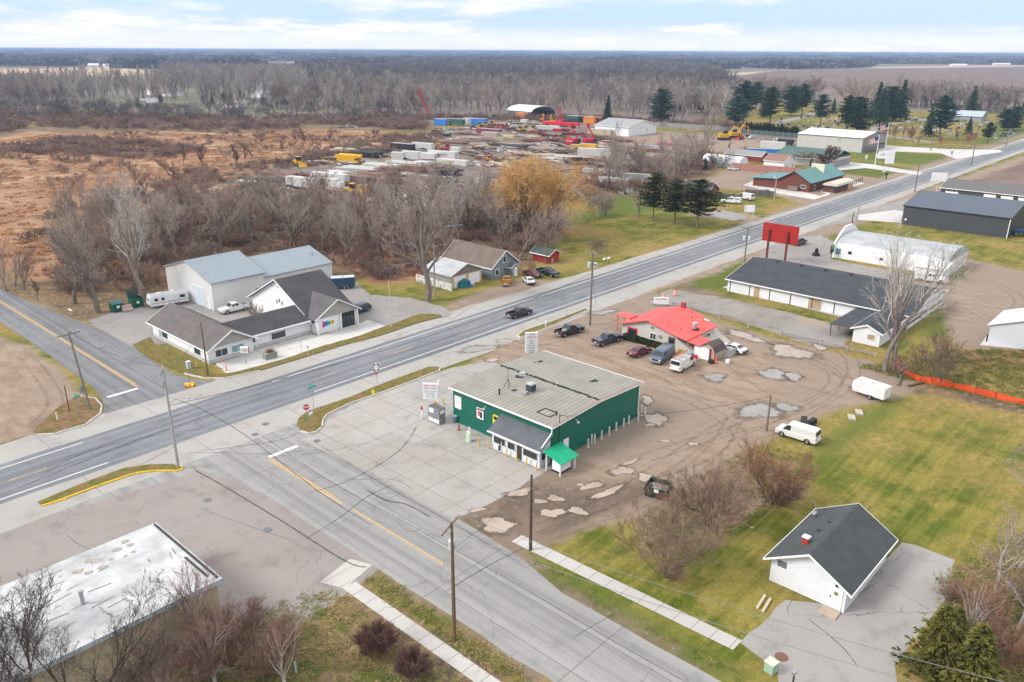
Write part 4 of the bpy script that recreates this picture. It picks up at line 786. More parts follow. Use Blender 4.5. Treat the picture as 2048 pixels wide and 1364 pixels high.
# --- distant buildings on the left of the main road
TEAL = mat('teal_metal_roof', (.095, .24, .235), .45, .2, var=.06, stripe=('x', .5, .08, .8)); LOG = mat('red_brown_log_wall', (.16, .050, .034), .8, var=.15, stripe=('z', .3, .2, .6))
tr = thing('log_restaurant', 'red brown log restaurant with teal metal roof and rooftop sign', 'restaurant', (252, 103.5, 0))
gable(tr, 0, 0, 27, 10.5, 3.1, 6.0, 'x', LOG, TEAL, .6, .6, trim=DRK, fas=.2); MB().extr([(10.4, 0), (19.5, 0), (19.5, 2.6), (10.4, 3.0)], 'x', .5, 16).build('side_wing', LOG, tr)
g = MB(); g.slab((-.3, 10.0, 3.35), (16.5, 10.0, 3.35), (16.5, 20.2, 2.75), (-.3, 20.2, 2.75), .14); fixn(g.build('wing_roof', TEAL, tr))
MB().face('-x', 0, 3.4, 6.6, 0, 1.5, .003, 1.4).build('wood_stoop', mat('grey_brown_deck', (.20, .15, .12), .85), tr); win(tr, '-x', 0, 1.2, 2.8, 1.1, 2.0, TRIM, GLS, 1); win(tr, '-y', 0, 3.5, 4.6, .5, 1.8, TRIM, GLS, 0)
MB().box(15.0, 2.0, 4.2, 15.2, 6.4, 7.2).build('roof_sign', mat('cream_sign', (.66, .62, .48), .6), tr)
pv = thing('patio_pavilion', 'patio pavilion with cream roof, log half walls and screens', 'pavilion', (256.5, 96.6, 0))
MB().box(0, 0, 0, 9.5, 4.2, 1.0).build('half_wall', LOG, pv); MB().box(.05, .05, 1.002, 9.45, 4.15, 2.1).build('screen', SCR, pv); MB().extr([(-.3, 2.1), (4.5, 2.1), (4.2, 2.7), (2.1, 3.1), (0, 2.7)], 'x', -.3, 14).build('roof', mat('cream_canvas', (.56, .50, .42), .8), pv); MB().box(9.51, -.02, 0, 13.8, .1, 1.6).build('tan_panel', mat('orange_tan_panel', (.55, .33, .16), .8), pv)
tl = thing('long_shop', 'long block building with dark teal roof beside a maroon tree', 'shop', (314, 120.5, 0))
MB().box(0, 0, 0, 16, 23.5, 2.6).build('wall', mat('grey_block', (.27, .27, .265), .9, var=.1), tl); MB().box(.003, .003, 2.604, 15.99, 23.49, 3.5).build('upper_wall', mat('cream_band', (.55, .52, .45), .7), tl)
g = MB(); g.slab((-.5, -.4, 3.6), (-.5, 23.9, 3.6), (8, 23.9, 6.0), (8, -.4, 6.0), .1); g.slab((16.5, -.4, 3.6), (16.5, 23.9, 3.6), (8.004, 23.9, 6.0), (8.004, -.4, 6.0), .1); fixn(g.build('roof', mat('dark_teal_roof', (.055, .125, .115), .5, .2, stripe=('y', .6, .08, .8)), tl))
wh = thing('warehouse', 'large pale grey warehouse with white roof near the flagpole', 'warehouse', (372, 131.5, 0))
WHW = mat('pale_grey_metal_siding', (.47, .455, .43), .6, var=.03, stripe=('y', 5.0, .012, .6))
gable(wh, 0, 0, 30, 30, 6.2, 8.0, 'y', WHW, mat('white_metal_roof', (.74, .75, .76), .45, .1, var=.05, stripe=('y', 1.2, .05, .92)), .3, .3, trim=DRK, fas=.25)
MB().face('-y', 0, .5, 29.5, .05, 1.7, .003, .3).build('stone_band', mat('grey_stone', (.2, .19, .18), .9, var=.3, vs=1), wh)
MB().face('-y', 0, 2, 28, 1.8, 2.6, .003, .1).build('window_band', GLS, wh); text(wh, 'METAL SUPPLY', 1.6, (14, -.06, 5.2), FACE['-y'], BLKP); text(wh, 'AND STEEL', 1.2, (14, -.06, 3.7), FACE['-y'], BLKP); MB().face('-x', 0, 10, 11, 4.6, 5.4, .003, .2).build('vent', GRY, wh)
sp_ = thing('machine_shop', 'white machine shop with grey gable roof and two garage doors in the yard', 'workshop', (357, 246, 0))
gable(sp_, 0, 0, 26, 22, 4.6, 7.6, 'y', WHT2, mat('grey_metal_roof', (.30, .315, .325), .5, .2, stripe=('y', 1.0, .06, .85)), .5, .4, fas=.3)
for u in (11.5, 17.5): door(sp_, '-y', 0, u, u+4.6, 3.8, WHT, seg=4, handle=False, frame=GRY, name='garage_door')
def simple(name, label, cat, px, w_, l_, h, hr, ax, wm, rm, rz=0.0, group=None, wins=0, off=(0, 0)):
    b_ = P(*px); t = thing(name, label, cat, (b_[0], b_[1], 0), rz, group); gable(t, 0, 0, w_, l_, h, hr, ax, wm, rm, .4, .3, fas=.2)
    for k in range(wins): win(t, '-y', 0, w_*(k+.5)/wins-.4, w_*(k+.5)/wins+.4, .9, 2.0, TRIM, GLS, 0, .1)
    return t
RB = mat('red_brick_wall', (.21, .06, .042), .85, var=.15, vs=3)
h_ = simple('cottage', 'small red brick cottage with dark roof beside the parked white van', 'house', (1416, 402), 6, 9, 3.0, 5.0, 'y', RB, SHG, 0, None, 0); win(h_, '-y', 0, 2.2, 3.2, .9, 2.3, TRIM, GLS, 0, .15); win(h_, '-x', 0, 2.2, 3.2, .9, 2.0, TRIM, GLS, 0, .1)
simple('white_house', 'small white house with rusty brown roof behind the log restaurant', 'house', (1566, 342), 10, 8, 3.4, 5.4, 'y', WHT2, mat('rusty_brown_roof', (.24, .14, .11), .85, var=.15), 0, None, 2)
simple('cottage', 'low grey house partly hidden behind bushes beside the maroon tree', 'house', (1618, 332), 9, 9, 2.8, 4.6, 'y', mat('grey_stucco', (.35, .34, .33), .8), SHB, 0)
simple('barn', 'low red barn with grey roof below the blue container', 'barn', (1522, 325), 6, 16, 2.4, 4.0, 'y', mat('barn_red_wall', (.22, .03, .03), .8), mat('grey_tin', (.25, .25, .25), .6), 0)
ar = thing('arched_shelter', 'white arched storage shelter at the edge of the gravel lot', 'shelter', (*P(1478, 338), 0)); MB().extr(arch(7, 1.5, 4.2), 'y', 0, 16).build('cover', mat('white_fabric', (.66, .68, .70), .6), ar); MB().box(.02, 0, 0, 6.98, 16, 1.499).build('side', mat('grey_fabric', (.45, .48, .5), .7), ar)
aw = thing('open_hangar', 'big open hangar with arched white roof at the back of the yard', 'hangar', (*P(1062, 240), 0), R_(-4)); MB().box(0, 0, 0, .3, 22, 5).box(21.7, 0, 0, 22, 22, 5).box(.31, 21.7, 0, 21.69, 22, 5).build('wall', mat('dark_tin', (.12, .115, .11), .7), aw)
ap = arch(22, 5.003, 8.2); ap2 = [(11+(a-11)*.97, z-.25) for a, z in ap[::-1]]; MB().extr(ap+ap2, 'y', -.5, 22.5).build('roof', mat('white_arch_roof', (.66, .67, .68), .5, .1), aw)
ck = thing('cemetery_house', 'blue grey cemetery house with pale roof beyond the gravestones', 'house', (*P(1962, 243), 0)); gable(ck, 0, 0, 12, 22, 3.2, 6, 'y', mat('blue_grey_wall', (.25, .29, .33), .7), mat('pale_blue_roof', (.36, .42, .46), .6), .5, .4, fas=.25)
rw = thing('metal_shed', 'white metal shed with pale roof at the concrete pad', 'shed', (*P(2018, 694), 0)); gable(rw, 0, -6, 9, 3, 2.9, 4.6, 'x', mat('white_ribbed_metal', (.68, .70, .73), .5, stripe=('x', .5, .08, .85)), mat('white_roof_metal', (.72, .73, .74), .5), .3, .3, fas=.12)
FH = ['white farmhouse with grey roof beside dark evergreens', 'white farmhouse with red tinged roof among tall bare poplars', 'cream farmhouse standing at the edge of the pale lawn', 'white ranch house with low roof past the pale lawn', 'pale long house with white garage below the poplars', 'white shed with dark open end on the far lawn', 'white two part farmhouse right of the poplars', 'small white house showing behind the far trees', 'bright white house at the edge of the woods by the yard']
for k, (px, w_, l_, h, hr, a) in enumerate([((285, 214), 12, 9, 3, 6, 'x'), ((300, 190), 12, 8, 3, 5.5, 'x'), ((335, 193), 16, 8, 2.6, 4.5, 'y'), ((520, 196), 14, 10, 3.5, 6, 'x'), ((455, 216), 22, 12, 3.2, 5.5, 'y'), ((368, 224), 9, 7, 2.8, 4, 'x'), ((580, 196), 20, 10, 3.2, 6, 'y'), ((610, 215), 22, 10, 3.2, 6, 'y'), ((868, 208), 10, 8, 3.4, 6, 'x')]):
    simple('farmhouse', FH[k], 'farmhouse', px, w_, l_, h, hr, a, WHT, [GRY, mat('dusty_red_roof', (.3, .17, .15), .8), SHB][k % 3], R_(-20+13*(k % 4)), 'farmhouses beyond the marsh')
FB = ['row of white barns in the far left tan field', 'long white barn beside dark trees in the far left field', 'twin white far barns beyond the poplar rows', 'pale barn on the horizon at the right field edge', 'white farm buildings past the plowed field']
for k, (px, w_, l_) in enumerate([((175, 133), 26, 12), ((205, 134), 44, 14), ((520, 122), 34, 16), ((1905, 132), 50, 20), ((1990, 130), 60, 20)]):
    simple('far_barn', FB[k], 'barn', px, w_, l_, 4, 7, 'x', WHT, mat('white_barn_roof', (.7, .71, .72), .6), R_(-46), 'far farm barns')
# ------------------------------------------------------------------ vehicles
def paint(n, c): return mat(n+'_car_paint', c, .28, .15, spec=.5, var=.03, coat=.6)
PBLK, PNAV, PRED, PBLU, PWHT, PORG = paint('black', (.016, .017, .02)), paint('navy', (.022, .034, .055)), paint('maroon', (.15, .012, .022)), paint('slate_blue', (.06, .10, .145)), paint('white', (.72, .72, .71)), paint('orange', (.52, .22, .02))
PGRN, PGRY, PSIL, PPUR, PBRB = paint('dark_green', (.012, .028, .026)), paint('grey', (.20, .20, .19)), paint('silver', (.46, .48, .5)), paint('plum', (.05, .035, .06)), paint('bright_blue', (.04, .09, .25))
TAIL = mat('tail_lamp', (.42, .01, .02), .25, spec=.5); HEAD = mat('head_lamp', (.72, .74, .76), .15, spec=.6); CHRM = mat('chrome', (.6, .61, .62), .22, .85); RIM = mat('alloy_rim', (.38, .39, .4), .35, .7); PLSTC = mat('black_plastic', (.03, .03, .032), .6)
def lprism(b, prof, wf):
    n = len(prof)
    return b.add([(x, wf(z), z) for x, z in prof]+[(x, -wf(z), z) for x, z in prof], [tuple(range(n))[::-1], tuple(range(n, 2*n))]+[(i, (i+1) % n, n+(i+1) % n, n+i) for i in range(n)])
def arc(cx, r, zc=.36, n=7): return [(cx+r*math.cos(math.pi*i/n), zc+r*math.sin(math.pi*i/n)) for i in range(n+1)]
SPEC = {   # front, rear, halfwidth, belt profile (front to rear), cab profile, cab top width, wheels
 'pickup': dict(f=2.9, r=-2.9, w=.99, top=[(2.95, .8), (2.88, 1.08), (1.3, 1.2), (-.95, 1.24)], cab=[(1.32, 1.19), (.55, 1.80), (.35, 1.88), (-.55, 1.88), (-.92, 1.235)], ct=.74, ax=(1.85, -1.9), R=.42, bed=True),
 'sedan': dict(f=2.4, r=-2.4, w=.90, top=[(2.42, .6), (2.3, .78), (1.1, .93), (-1.75, .98), (-2.38, .95), (-2.43, .7)], cab=[(1.15, .92), (.3, 1.40), (.05, 1.45), (-.85, 1.43), (-1.85, .97)], ct=.64, ax=(1.42, -1.40), R=.34, bed=False),
 'suv': dict(f=2.35, r=-2.35, w=.95, top=[(2.38, .7), (2.25, .98), (1.15, 1.08), (-2.3, 1.12), (-2.37, .8)], cab=[(1.2, 1.07), (.45, 1.62), (.2, 1.70), (-1.75, 1.68), (-2.25, 1.115)], ct=.70, ax=(1.42, -1.42), R=.38, bed=False),
 'van': dict(f=2.8, r=-2.8, w=1.0, top=[(2.82, .75), (2.72, 1.02), (2.0, 1.18), (-2.78, 1.2), (-2.84, .6)], cab=[(2.02, 1.17), (1.3, 1.93), (1.05, 2.06), (-2.6, 2.06), (-2.78, 1.19)], ct=.86, ax=(1.85, -1.65), R=.38, bed=False),
}
def wheel(root, x, y, R, sg, simple_=False):
    t = MB(); t.tube((x, y-.12, R), (x, y+.12, R), R, R, 16); o = t.build('wheel', BLK, root, True)
    for p in o.data.polygons: p.use_smooth = len(p.vertices) == 4
    yo = y+sg*.121
    MB().tube((x, yo, R), (x, yo+sg*.012, R), R*.62, R*.58, 12).build('rim', RIM, o); return o
def vehicle(kind_, name, label, cat, rear, front, pm, group=None, world=None, extra=None, detail=True, sc=1.0):
    s = SPEC[kind_]
    if world: loc, rz = world
    else:
        a, b = P(*rear), P(*front); loc = ((a[0]+b[0])/2, (a[1]+b[1])/2); rz = math.atan2(b[1]-a[1], b[0]-a[0])
    t = thing(name, label, cat, loc, rz, group)
    sc *= .87; t.scale = (sc, sc, sc)
    w, R = s['w'], s['R']; zb = s['top'][-1][1] if s['bed'] else 0
    low = .34; wf = lambda z: w*(1-.10*max(0, z-.75)-.10*max(0, .6-z))
    prof = [(s['f']-.06, low+.06)]+s['top']
    if s['bed']: prof += [(-.97, .78), (s['r'], .78)]
    prof += [(s['r']+.06, low+.06)]
    for axx in (s['ax'][1], s['ax'][0]): prof += [(x, z) for x, z in arc(axx, R+.07, .36)][::-1] if True else []
    b = MB(); lprism(b, prof, wf); o = fixn(b.build('body', pm, t)); bevel(o, .035, 1, 30)
    if s['bed']:
        g = MB()
        for sy_ in (-1, 1): y0, y1 = sorted((sy_*(w-.10), sy_*w*.955)); g.box(s['r']+.003, y0, .785, -.955, y1, 1.235)
        g.box(s['r']+.003, -w*.86, .785, s['r']+.11, w*.86, 1.20); g.build('bed_wall', pm, t)
        MB().box(s['r']+.12, -w*.87, .783, -.975, w*.87, .80).build('bed_floor', PLSTC, t)
        if extra == 'tonneau': MB().box(s['r']+.02, -w*.93, 1.237, -.96, w*.93, 1.26).build('bed_cover', pm, t)
        if extra == 'cap':
            c_ = MB(); lprism(c_, [(-.97, 1.237), (-.99, 1.86), (s['r']+.15, 1.84), (s['r']+.02, 1.237)], lambda z: w*(.955-.14*max(0, z-1.25))); co = c_.build('bed_cap', pm, t)
            MB().box(-2.5, -w*.97, 1.45, -1.3, w*.97, 1.7).build('cap_window', GLS, co)
    cab = s['cab']; z0, z1 = cab[0][1], max(z for _, z in cab); wb, wt = wf(z0)*.965, s['ct']
    cw = lambda z: wb+(wt-wb)*min(1, max(0, (z-z0)/(z1-z0)))
    b = MB(); lprism(b, cab, cw); cb2 = fixn(b.build('cab', pm, t)); bevel(cb2, .03, 1, 25)
    def lerp(a, c, k): return (a[0]+(c[0]-a[0])*k, a[1]+(c[1]-a[1])*k)
    def pane(nm, a, c, k0=.10, k1=.92, ins=.1):
        p, q = lerp(a, c, k0), lerp(a, c, k1); d = Vector((q[0]-p[0], q[1]-p[1])).normalized(); nx, nz = -d.y, d.x
        if nx*(p[0]-0.0) < 0 and abs(nx) > .1: nx, nz = -nx, -nz
        e = .016; g = MB(); yp, yq = cw(p[1])-ins, cw(q[1])-ins
        g.quad((p[0]+nx*e, -yp, p[1]+abs(nz)*e), (p[0]+nx*e, yp, p[1]+abs(nz)*e), (q[0]+nx*e, yq, q[1]+abs(nz)*e), (q[0]+nx*e, -yq, q[1]+abs(nz)*e)); return g.build(nm, GLS, t)
    pane('windshield', cab[0], cab[1]); pane('rear_window', cab[-1], cab[-2], .18, .85)
    za, zc = z0+.07, z1-.11
    if kind_ == 'van': spans = [(1.85, .72)]
    elif kind_ == 'suv': spans = [(1.0, -.15), (-.25, -1.3), (-1.4, -2.0)]
    elif kind_ == 'sedan': spans = [(.95, -.2), (-.28, -1.5)]
    else: spans = [(1.05, .22), (.12, -.72)]
    def xat(z, fr):
        a, c = (cab[0], cab[1]) if fr else (cab[-1], cab[-2]); k = (z-a[1])/(c[1]-a[1]); return a[0]+(c[0]-a[0])*min(1, max(0, k))
    for sg in (-1, 1):
        for (xa, xb) in spans:
            g = MB(); y0, y1 = sg*(cw(za)+.014), sg*(cw(zc)+.014)
            xa1, xb1 = min(xa, xat(zc, True)-.12), max(xb, xat(zc, False)+.12); xa0, xb0 = min(xa, xat(za, True)-.1), max(xb, xat(za, False)+.12)
            if xa1 > xb1+.05: g.quad((xb0, y0, za), (xa0, y0, za), (xa1, y1, zc), (xb1, y1, zc)); g.build('side_window', GLS, t)
        for axx in s['ax']: wheel(t, axx, sg*(w-.15), R, sg)
        if detail:
            zl = .80 if kind_ != 'sedan' else .66
            MB().cb(s['f']-.045, sg*(w-.22), zl, .10, .30, .16).build('headlight', HEAD, t)
            MB().cb(s['r']+.02, sg*(w-.13), zl+.05, .10, .17, .30 if kind_ in ('pickup', 'van') else .18).build('taillight', TAIL, t)
            MB().cb(cab[0][0]-.35, sg*(w+.07), z0+.02, .10, .16, .16).build('mirror', pm, t)
    if detail:
        bm_ = CHRM if kind_ in ('pickup', 'van') else PLSTC
        MB().cb(s['f']+.03, 0, .42, .14, 1.7, .2).build('bumper', bm_, t); MB().cb(s['r']-.05, 0, .45, .16, 1.7, .2).build('bumper', bm_, t)
        MB().cb(s['f']-.02, 0, .68, .07, 1.1, .22).build('grille', PLSTC, t); MB().cb(s['r']-.04, 0, .72, .02, .35, .16).build('number_plate', WHT, t)
    return t
LOTG_ = 'cars parked around the red roofed restaurant'; HSG = 'cars parked by the blue grey house'; FARG = 'cars parked by the log restaurant'
vehicle('pickup', 'pickup_truck', 'black pickup truck driving along the main road', 'pickup truck', (1016, 638), (1060, 626), PBLK, sc=.93)
t_ = vehicle('pickup', 'pickup_truck', 'black pickup truck with open loaded bed nearest the road verge', 'pickup truck', (1117, 674), (1160, 662), PBLK, LOTG_)
MB().cb(-1.3, .2, .81, .5, .4, .35, .4).cb(-1.25, -.35, .81, .4, .35, .5, .2).build('bed_load', mat('pale_load', (.4, .42, .43), .7, var=.4, vs=4), t_)
vehicle('pickup', 'pickup_truck', 'navy pickup truck with closed bed cover by the restaurant hedge', 'pickup truck', (1191, 693), (1236, 679), PNAV, LOTG_, extra='tonneau')
vehicle('sedan', 'sedan', 'maroon sedan between the navy pickup and the blue van', 'car', (1263, 715), (1294, 703), PRED, LOTG_)
vehicle('van', 'van', 'slate blue van facing the green store', 'van', (1339, 709), (1309, 730), PBLU, LOTG_, sc=1.04)
lv = vehicle('van', 'van', 'white work van with ladders on its roof', 'van', (1350, 745), (1380, 727), PWHT, LOTG_)
MB().cb(1.3, 0, 2.08, .06, 1.75, .12).cb(-.6, 0, 2.08, .06, 1.75, .12).cb(-2.3, 0, 2.08, .06, 1.75, .12).build('roof_rack', STL, lv)
ALU = mat('aluminium_ladder', (.50, .48, .45), .5, .4); ORL = mat('orange_ladder', (.55, .16, .06), .6)
for yo, m_, zz in ((-.55, ALU, 2.22), (.05, ALU, 2.23), (.6, ORL, 2.24)):
    L_ = thing('ladder', {-.55: 'aluminium ladder on the driver side of the white work van', .05: 'middle aluminium ladder on the white work van', .6: 'orange ladder on the roof of the white work van'}[yo], 'ladder', (*lv.location[:2], zz*lv.scale[0]), lv.rotation_euler[2], 'ladders on the work van'); L_.scale = lv.scale
    g = MB(); g.box(-2.6, yo-.2, 0, 2.4, yo-.15, .07); g.box(-2.6, yo+.15, 0, 2.4, yo+.2, .07); 
    for k in range(14): g.box(-2.4+k*.36, yo-.148, .015, -2.36+k*.36, yo+.148, .05)
    g.build('frame', m_, L_)
vehicle('sedan', 'sedan', 'white sedan parked beside the small gambrel shed', 'car', (1480, 707), (1450, 698), PWHT, LOTG_)
vehicle('van', 'van', 'white cargo van parked at the edge of the grass by the bushes', 'van', (1630, 888), (1560, 866), PWHT, sc=.98)
vehicle('pickup', 'pickup_truck', 'white crew cab pickup truck in front of the metal barn', 'pickup truck', (492, 617), (445, 628), PWHT)
vehicle('suv', 'suv', 'dark blue estate car parked right of the commercial building', 'car', (733, 620), (706, 629), PNAV)
vehicle('pickup', 'pickup_truck', 'orange pickup truck parked on dirt in front of the house', 'pickup truck', (1010, 577), (1018, 558), PORG, HSG, sc=.95)
vehicle('sedan', 'sedan', 'white sedan parked on dirt in front of the house', 'car', (1064, 572), (1050, 560), PWHT, HSG)
vehicle('sedan', 'sedan', 'maroon sedan parked behind the white sedan at the house', 'car', (1050, 548), (1081, 557), PRED, HSG)
vehicle('pickup', 'pickup_truck', 'dark green pickup truck on the grass edge near the red shed', 'pickup truck', (1075, 545), (1117, 556), PGRN, HSG)
vehicle('suv', 'suv', 'black suv parked behind the red billboard', 'car', (1583, 494), (1612, 484), PBLK, sc=1.1)
vehicle('pickup', 'pickup_truck', 'white pickup truck beside the quonset barn lean-to', 'pickup truck', (1838, 560), (1886, 567), PWHT, sc=1.12)
vehicle('pickup', 'pickup_truck', 'white pickup truck with bed cap beside the brick cottage', 'pickup truck', (1478, 408), (1447, 405), PWHT, extra='cap', sc=1.15)
vehicle('van', 'van', 'white van parked on grass by the dark board fence', 'van', (1508, 402), (1474, 396), PWHT, sc=1.1)
vehicle('suv', 'suv', 'grey suv parked on the restaurant gravel beside the white van', 'car', (1519, 392), (1540, 387), PGRY, sc=1.2)
vehicle('suv', 'suv', 'dark plum suv parked in front of the log restaurant', 'car', (1537, 372), (1552, 366), PPUR, FARG, detail=False)
vehicle('sedan', 'sedan', 'blue sedan parked at the corner of the log restaurant', 'car', (1535, 353), (1520, 355), PBRB, FARG, detail=False)
vehicle('sedan', 'sedan', 'white sedan parked on gravel below the arched shelter', 'car', (1458, 340), (1475, 341), PWHT, FARG, detail=False)
vehicle('sedan', 'sedan', 'dark sedan parked tight against the arched shelter', 'car', (1474, 335), (1486, 333), PBLK, FARG, detail=False)
vehicle('sedan', 'sedan', 'plum sedan on the pale office drive beside the maroon tree', 'car', (1670, 326), (1688, 324), PPUR, None, detail=False)
vehicle('suv', 'suv', 'white suv parked before the row of arborvitae', 'car', (1494, 278), (1512, 276), PWHT, None, detail=False)
for k, (rp, fp, pm, lb) in enumerate([((1372, 285), (1390, 283), PWHT, 'white pickup truck on the yard gravel, left of a pair'), ((1394, 285), (1412, 283), PSIL, 'silver pickup truck on the yard gravel, right of a pair'), ((1276, 268), (1292, 265), PWHT, 'white pickup truck at the machine shop garage doors'), ((1300, 266), (1312, 264), PGRY, 'grey pickup truck right of the machine shop doors'), ((1612, 292), (1626, 291), PSIL, 'silver pickup truck tucked behind the warehouse corner')]):
    vehicle('pickup', 'pickup_truck', lb, 'pickup truck', rp, fp, pm, 'work trucks in the gravel yard', detail=False)
# trailers
def tri_v(px0, px1):
    a, b = P(*px0), P(*px1); return ((a[0]+b[0])/2, (a[1]+b[1])/2), math.atan2(b[1]-a[1], b[0]-a[0]), math.dist(a, b)
def cargo_trailer(label, rear, front, m, L=4.6, w=1.0, h=2.3, axles=1, roof=WHT, stripe=None):
    loc, rz, _ = tri_v(rear, front); t = thing('cargo_trailer', label, 'trailer', loc, rz); t.scale = (.84,)*3
    b = MB(); b.extr([(-L/2, .55), (L/2, .55), (L/2+.25, .8), (L/2+.25, h-.25), (L/2, h), (-L/2, h)], 'y', -w, w); bevel(fixn(b.build('box', m, t)), .04)
    MB().box(-L/2+.05, -w+.05, h+.002, L/2-.05, w-.05, h+.04).build('roof', roof, t); MB().box(-.3, -.25, h+.041, .3, .25, h+.12).build('roof_vent', GRY, t)
    MB().box(-L/2-.02, -w+.12, .6, -L/2-.002, w-.12, h-.15).build('rear_door', m, t)
    for sg in (-1, 1):
        for k in range(axles): wheel(t, -.2-k*.8 if axles > 1 else -.3, sg*(w+.02), .33, sg)
        MB().box(-.95 if axles > 1 else -.75, min(sg*(w+.01), sg*(w+.2)), .72, .15, max(sg*(w+.01), sg*(w+.2)), .78).build('fender', STL, t)
        MB().cb(-L/2, sg*(w-.1), .65, .06, .12, .12).build('taillight', TAIL, t)
    MB().tube((L/2, .5, .5), (L/2+1.2, 0, .5), .05).tube((L/2, -.5, .5), (L/2+1.2, 0, .5), .05).tube((L/2+1.2, 0, .05), (L/2+1.2, 0, .8), .04).build('tongue', DRK, t)
    if stripe: MB().face('-y', -w, -L/2+.02, L/2, .56, .95, .003, .02).build('lower_panel', stripe, t); MB().face('-y', -w, -.4, .4, .8, h-.3, .004, .03).build('side_door', m, t)
    return t
cargo_trailer('white enclosed cargo trailer at the corner of the gravel and grass', (1766, 802), (1718, 786), mat('white_trailer_skin', (.74, .74, .75), .4, .1), 4.9, 1.05, 2.35)
cargo_trailer('dark blue enclosed trailer with tan base beside the metal barn', (701, 575), (672, 577), mat('blue_trailer_skin', (.03, .075, .12), .4, .1), 5.2, 1.1, 2.6, 2, mat('pale_trailer_roof', (.5, .53, .55), .5), mat('tan_base', (.45, .38, .28), .7))
rvl, rvz, _ = tri_v((372, 604), (302, 616)); rv = thing('travel_trailer', 'long white travel trailer with grey stripe beside the metal barn', 'travel trailer', rvl, rvz); rv.scale = (.83,)*3
bevel(fixn(MB().extr([(-3.9, .5), (3.6, .5), (4.0, .9), (3.95, 1.7), (3.6, 2.75), (-3.6, 2.75), (-3.9, 2.3)], 'y', -1.2, 1.2).build('body', mat('white_trailer_body', (.70, .71, .72), .45, var=.05), rv)), .06)
MB().box(-3.4, -1.0, 2.755, 3.4, 1.0, 2.80).build('roof', mat('grey_trailer_roof', (.38, .385, .39), .6, var=.1), rv)
MB().cb(1.6, .2, 2.802, .9, .7, .25).build('roof_air_unit', WHT, rv); MB().cb(-1.2, -.3, 2.802, .5, .5, .16).build('roof_hatch', WHT, rv)
for sg in (-1, 1):
    f = '-y' if sg < 0 else '+y'
    for u0, u1 in ((2.2, 2.9), (.9, 1.5), (-3.2, -2.1)):
        MB().face(f, sg*1.2, u0, u1, 1.55, 2.15, .003, .03).build('window', GLS, rv)
    MB().face(f, sg*1.2, -3.8, 3.5, 1.05, 1.2, .003, .015).build('stripe', mat('mauve_stripe', (.30, .24, .26), .5), rv)
    for x_ in (-.9, -1.75): wheel(rv, x_, sg*1.1, .34, sg)
MB().face('+x', 3.83, -.8, .8, 1.5, 2.05, .0, .12).build('front_window', mat('tinted_glass', (.2, .24, .22), .15), rv)
MB().tube((3.6, .6, .5), (5.0, 0, .5), .06).tube((3.6, -.6, .5), (5.0, 0, .5), .06).tube((4.9, 0, .05), (4.9, 0, .9), .05).build('tongue', DRK, rv)
# dump truck at the far lot
dl, dz, _ = tri_v((1592, 292), (1538, 288)); dt = thing('dump_truck', 'white dump truck with long black bed before the arborvitae row', 'dump truck', dl, dz); dt.scale = (1.0,)*3
bevel(fixn(MB().extr([(2.6, .6), (5.0, .6), (5.0, 1.6), (3.9, 1.9), (3.6, 2.9), (2.4, 2.9), (2.4, .6)], 'y', -1.2, 1.2).build('cab', PWHT, dt)), .06)
MB().face('+y', 1.2, 2.7, 3.6, 1.85, 2.6, .003, .03).face('-y', -1.2, 2.7, 3.6, 1.85, 2.6, .003, .03).build('window', GLS, dt)
MB().extr([(-5, 1.2), (2.0, 1.2), (2.2, 2.9), (-5, 2.8)], 'y', -1.25, 1.25).build('dump_bed', mat('black_steel', (.03, .03, .035), .5), dt); MB().box(-5, -.5, .7, 2.6, .5, 1.19).build('chassis', DRK, dt)
for x_ in (4.1, -.5, -1.8, -3.8):
    for sg in (-1, 1): wheel(dt, x_, sg*1.1, .52, sg)
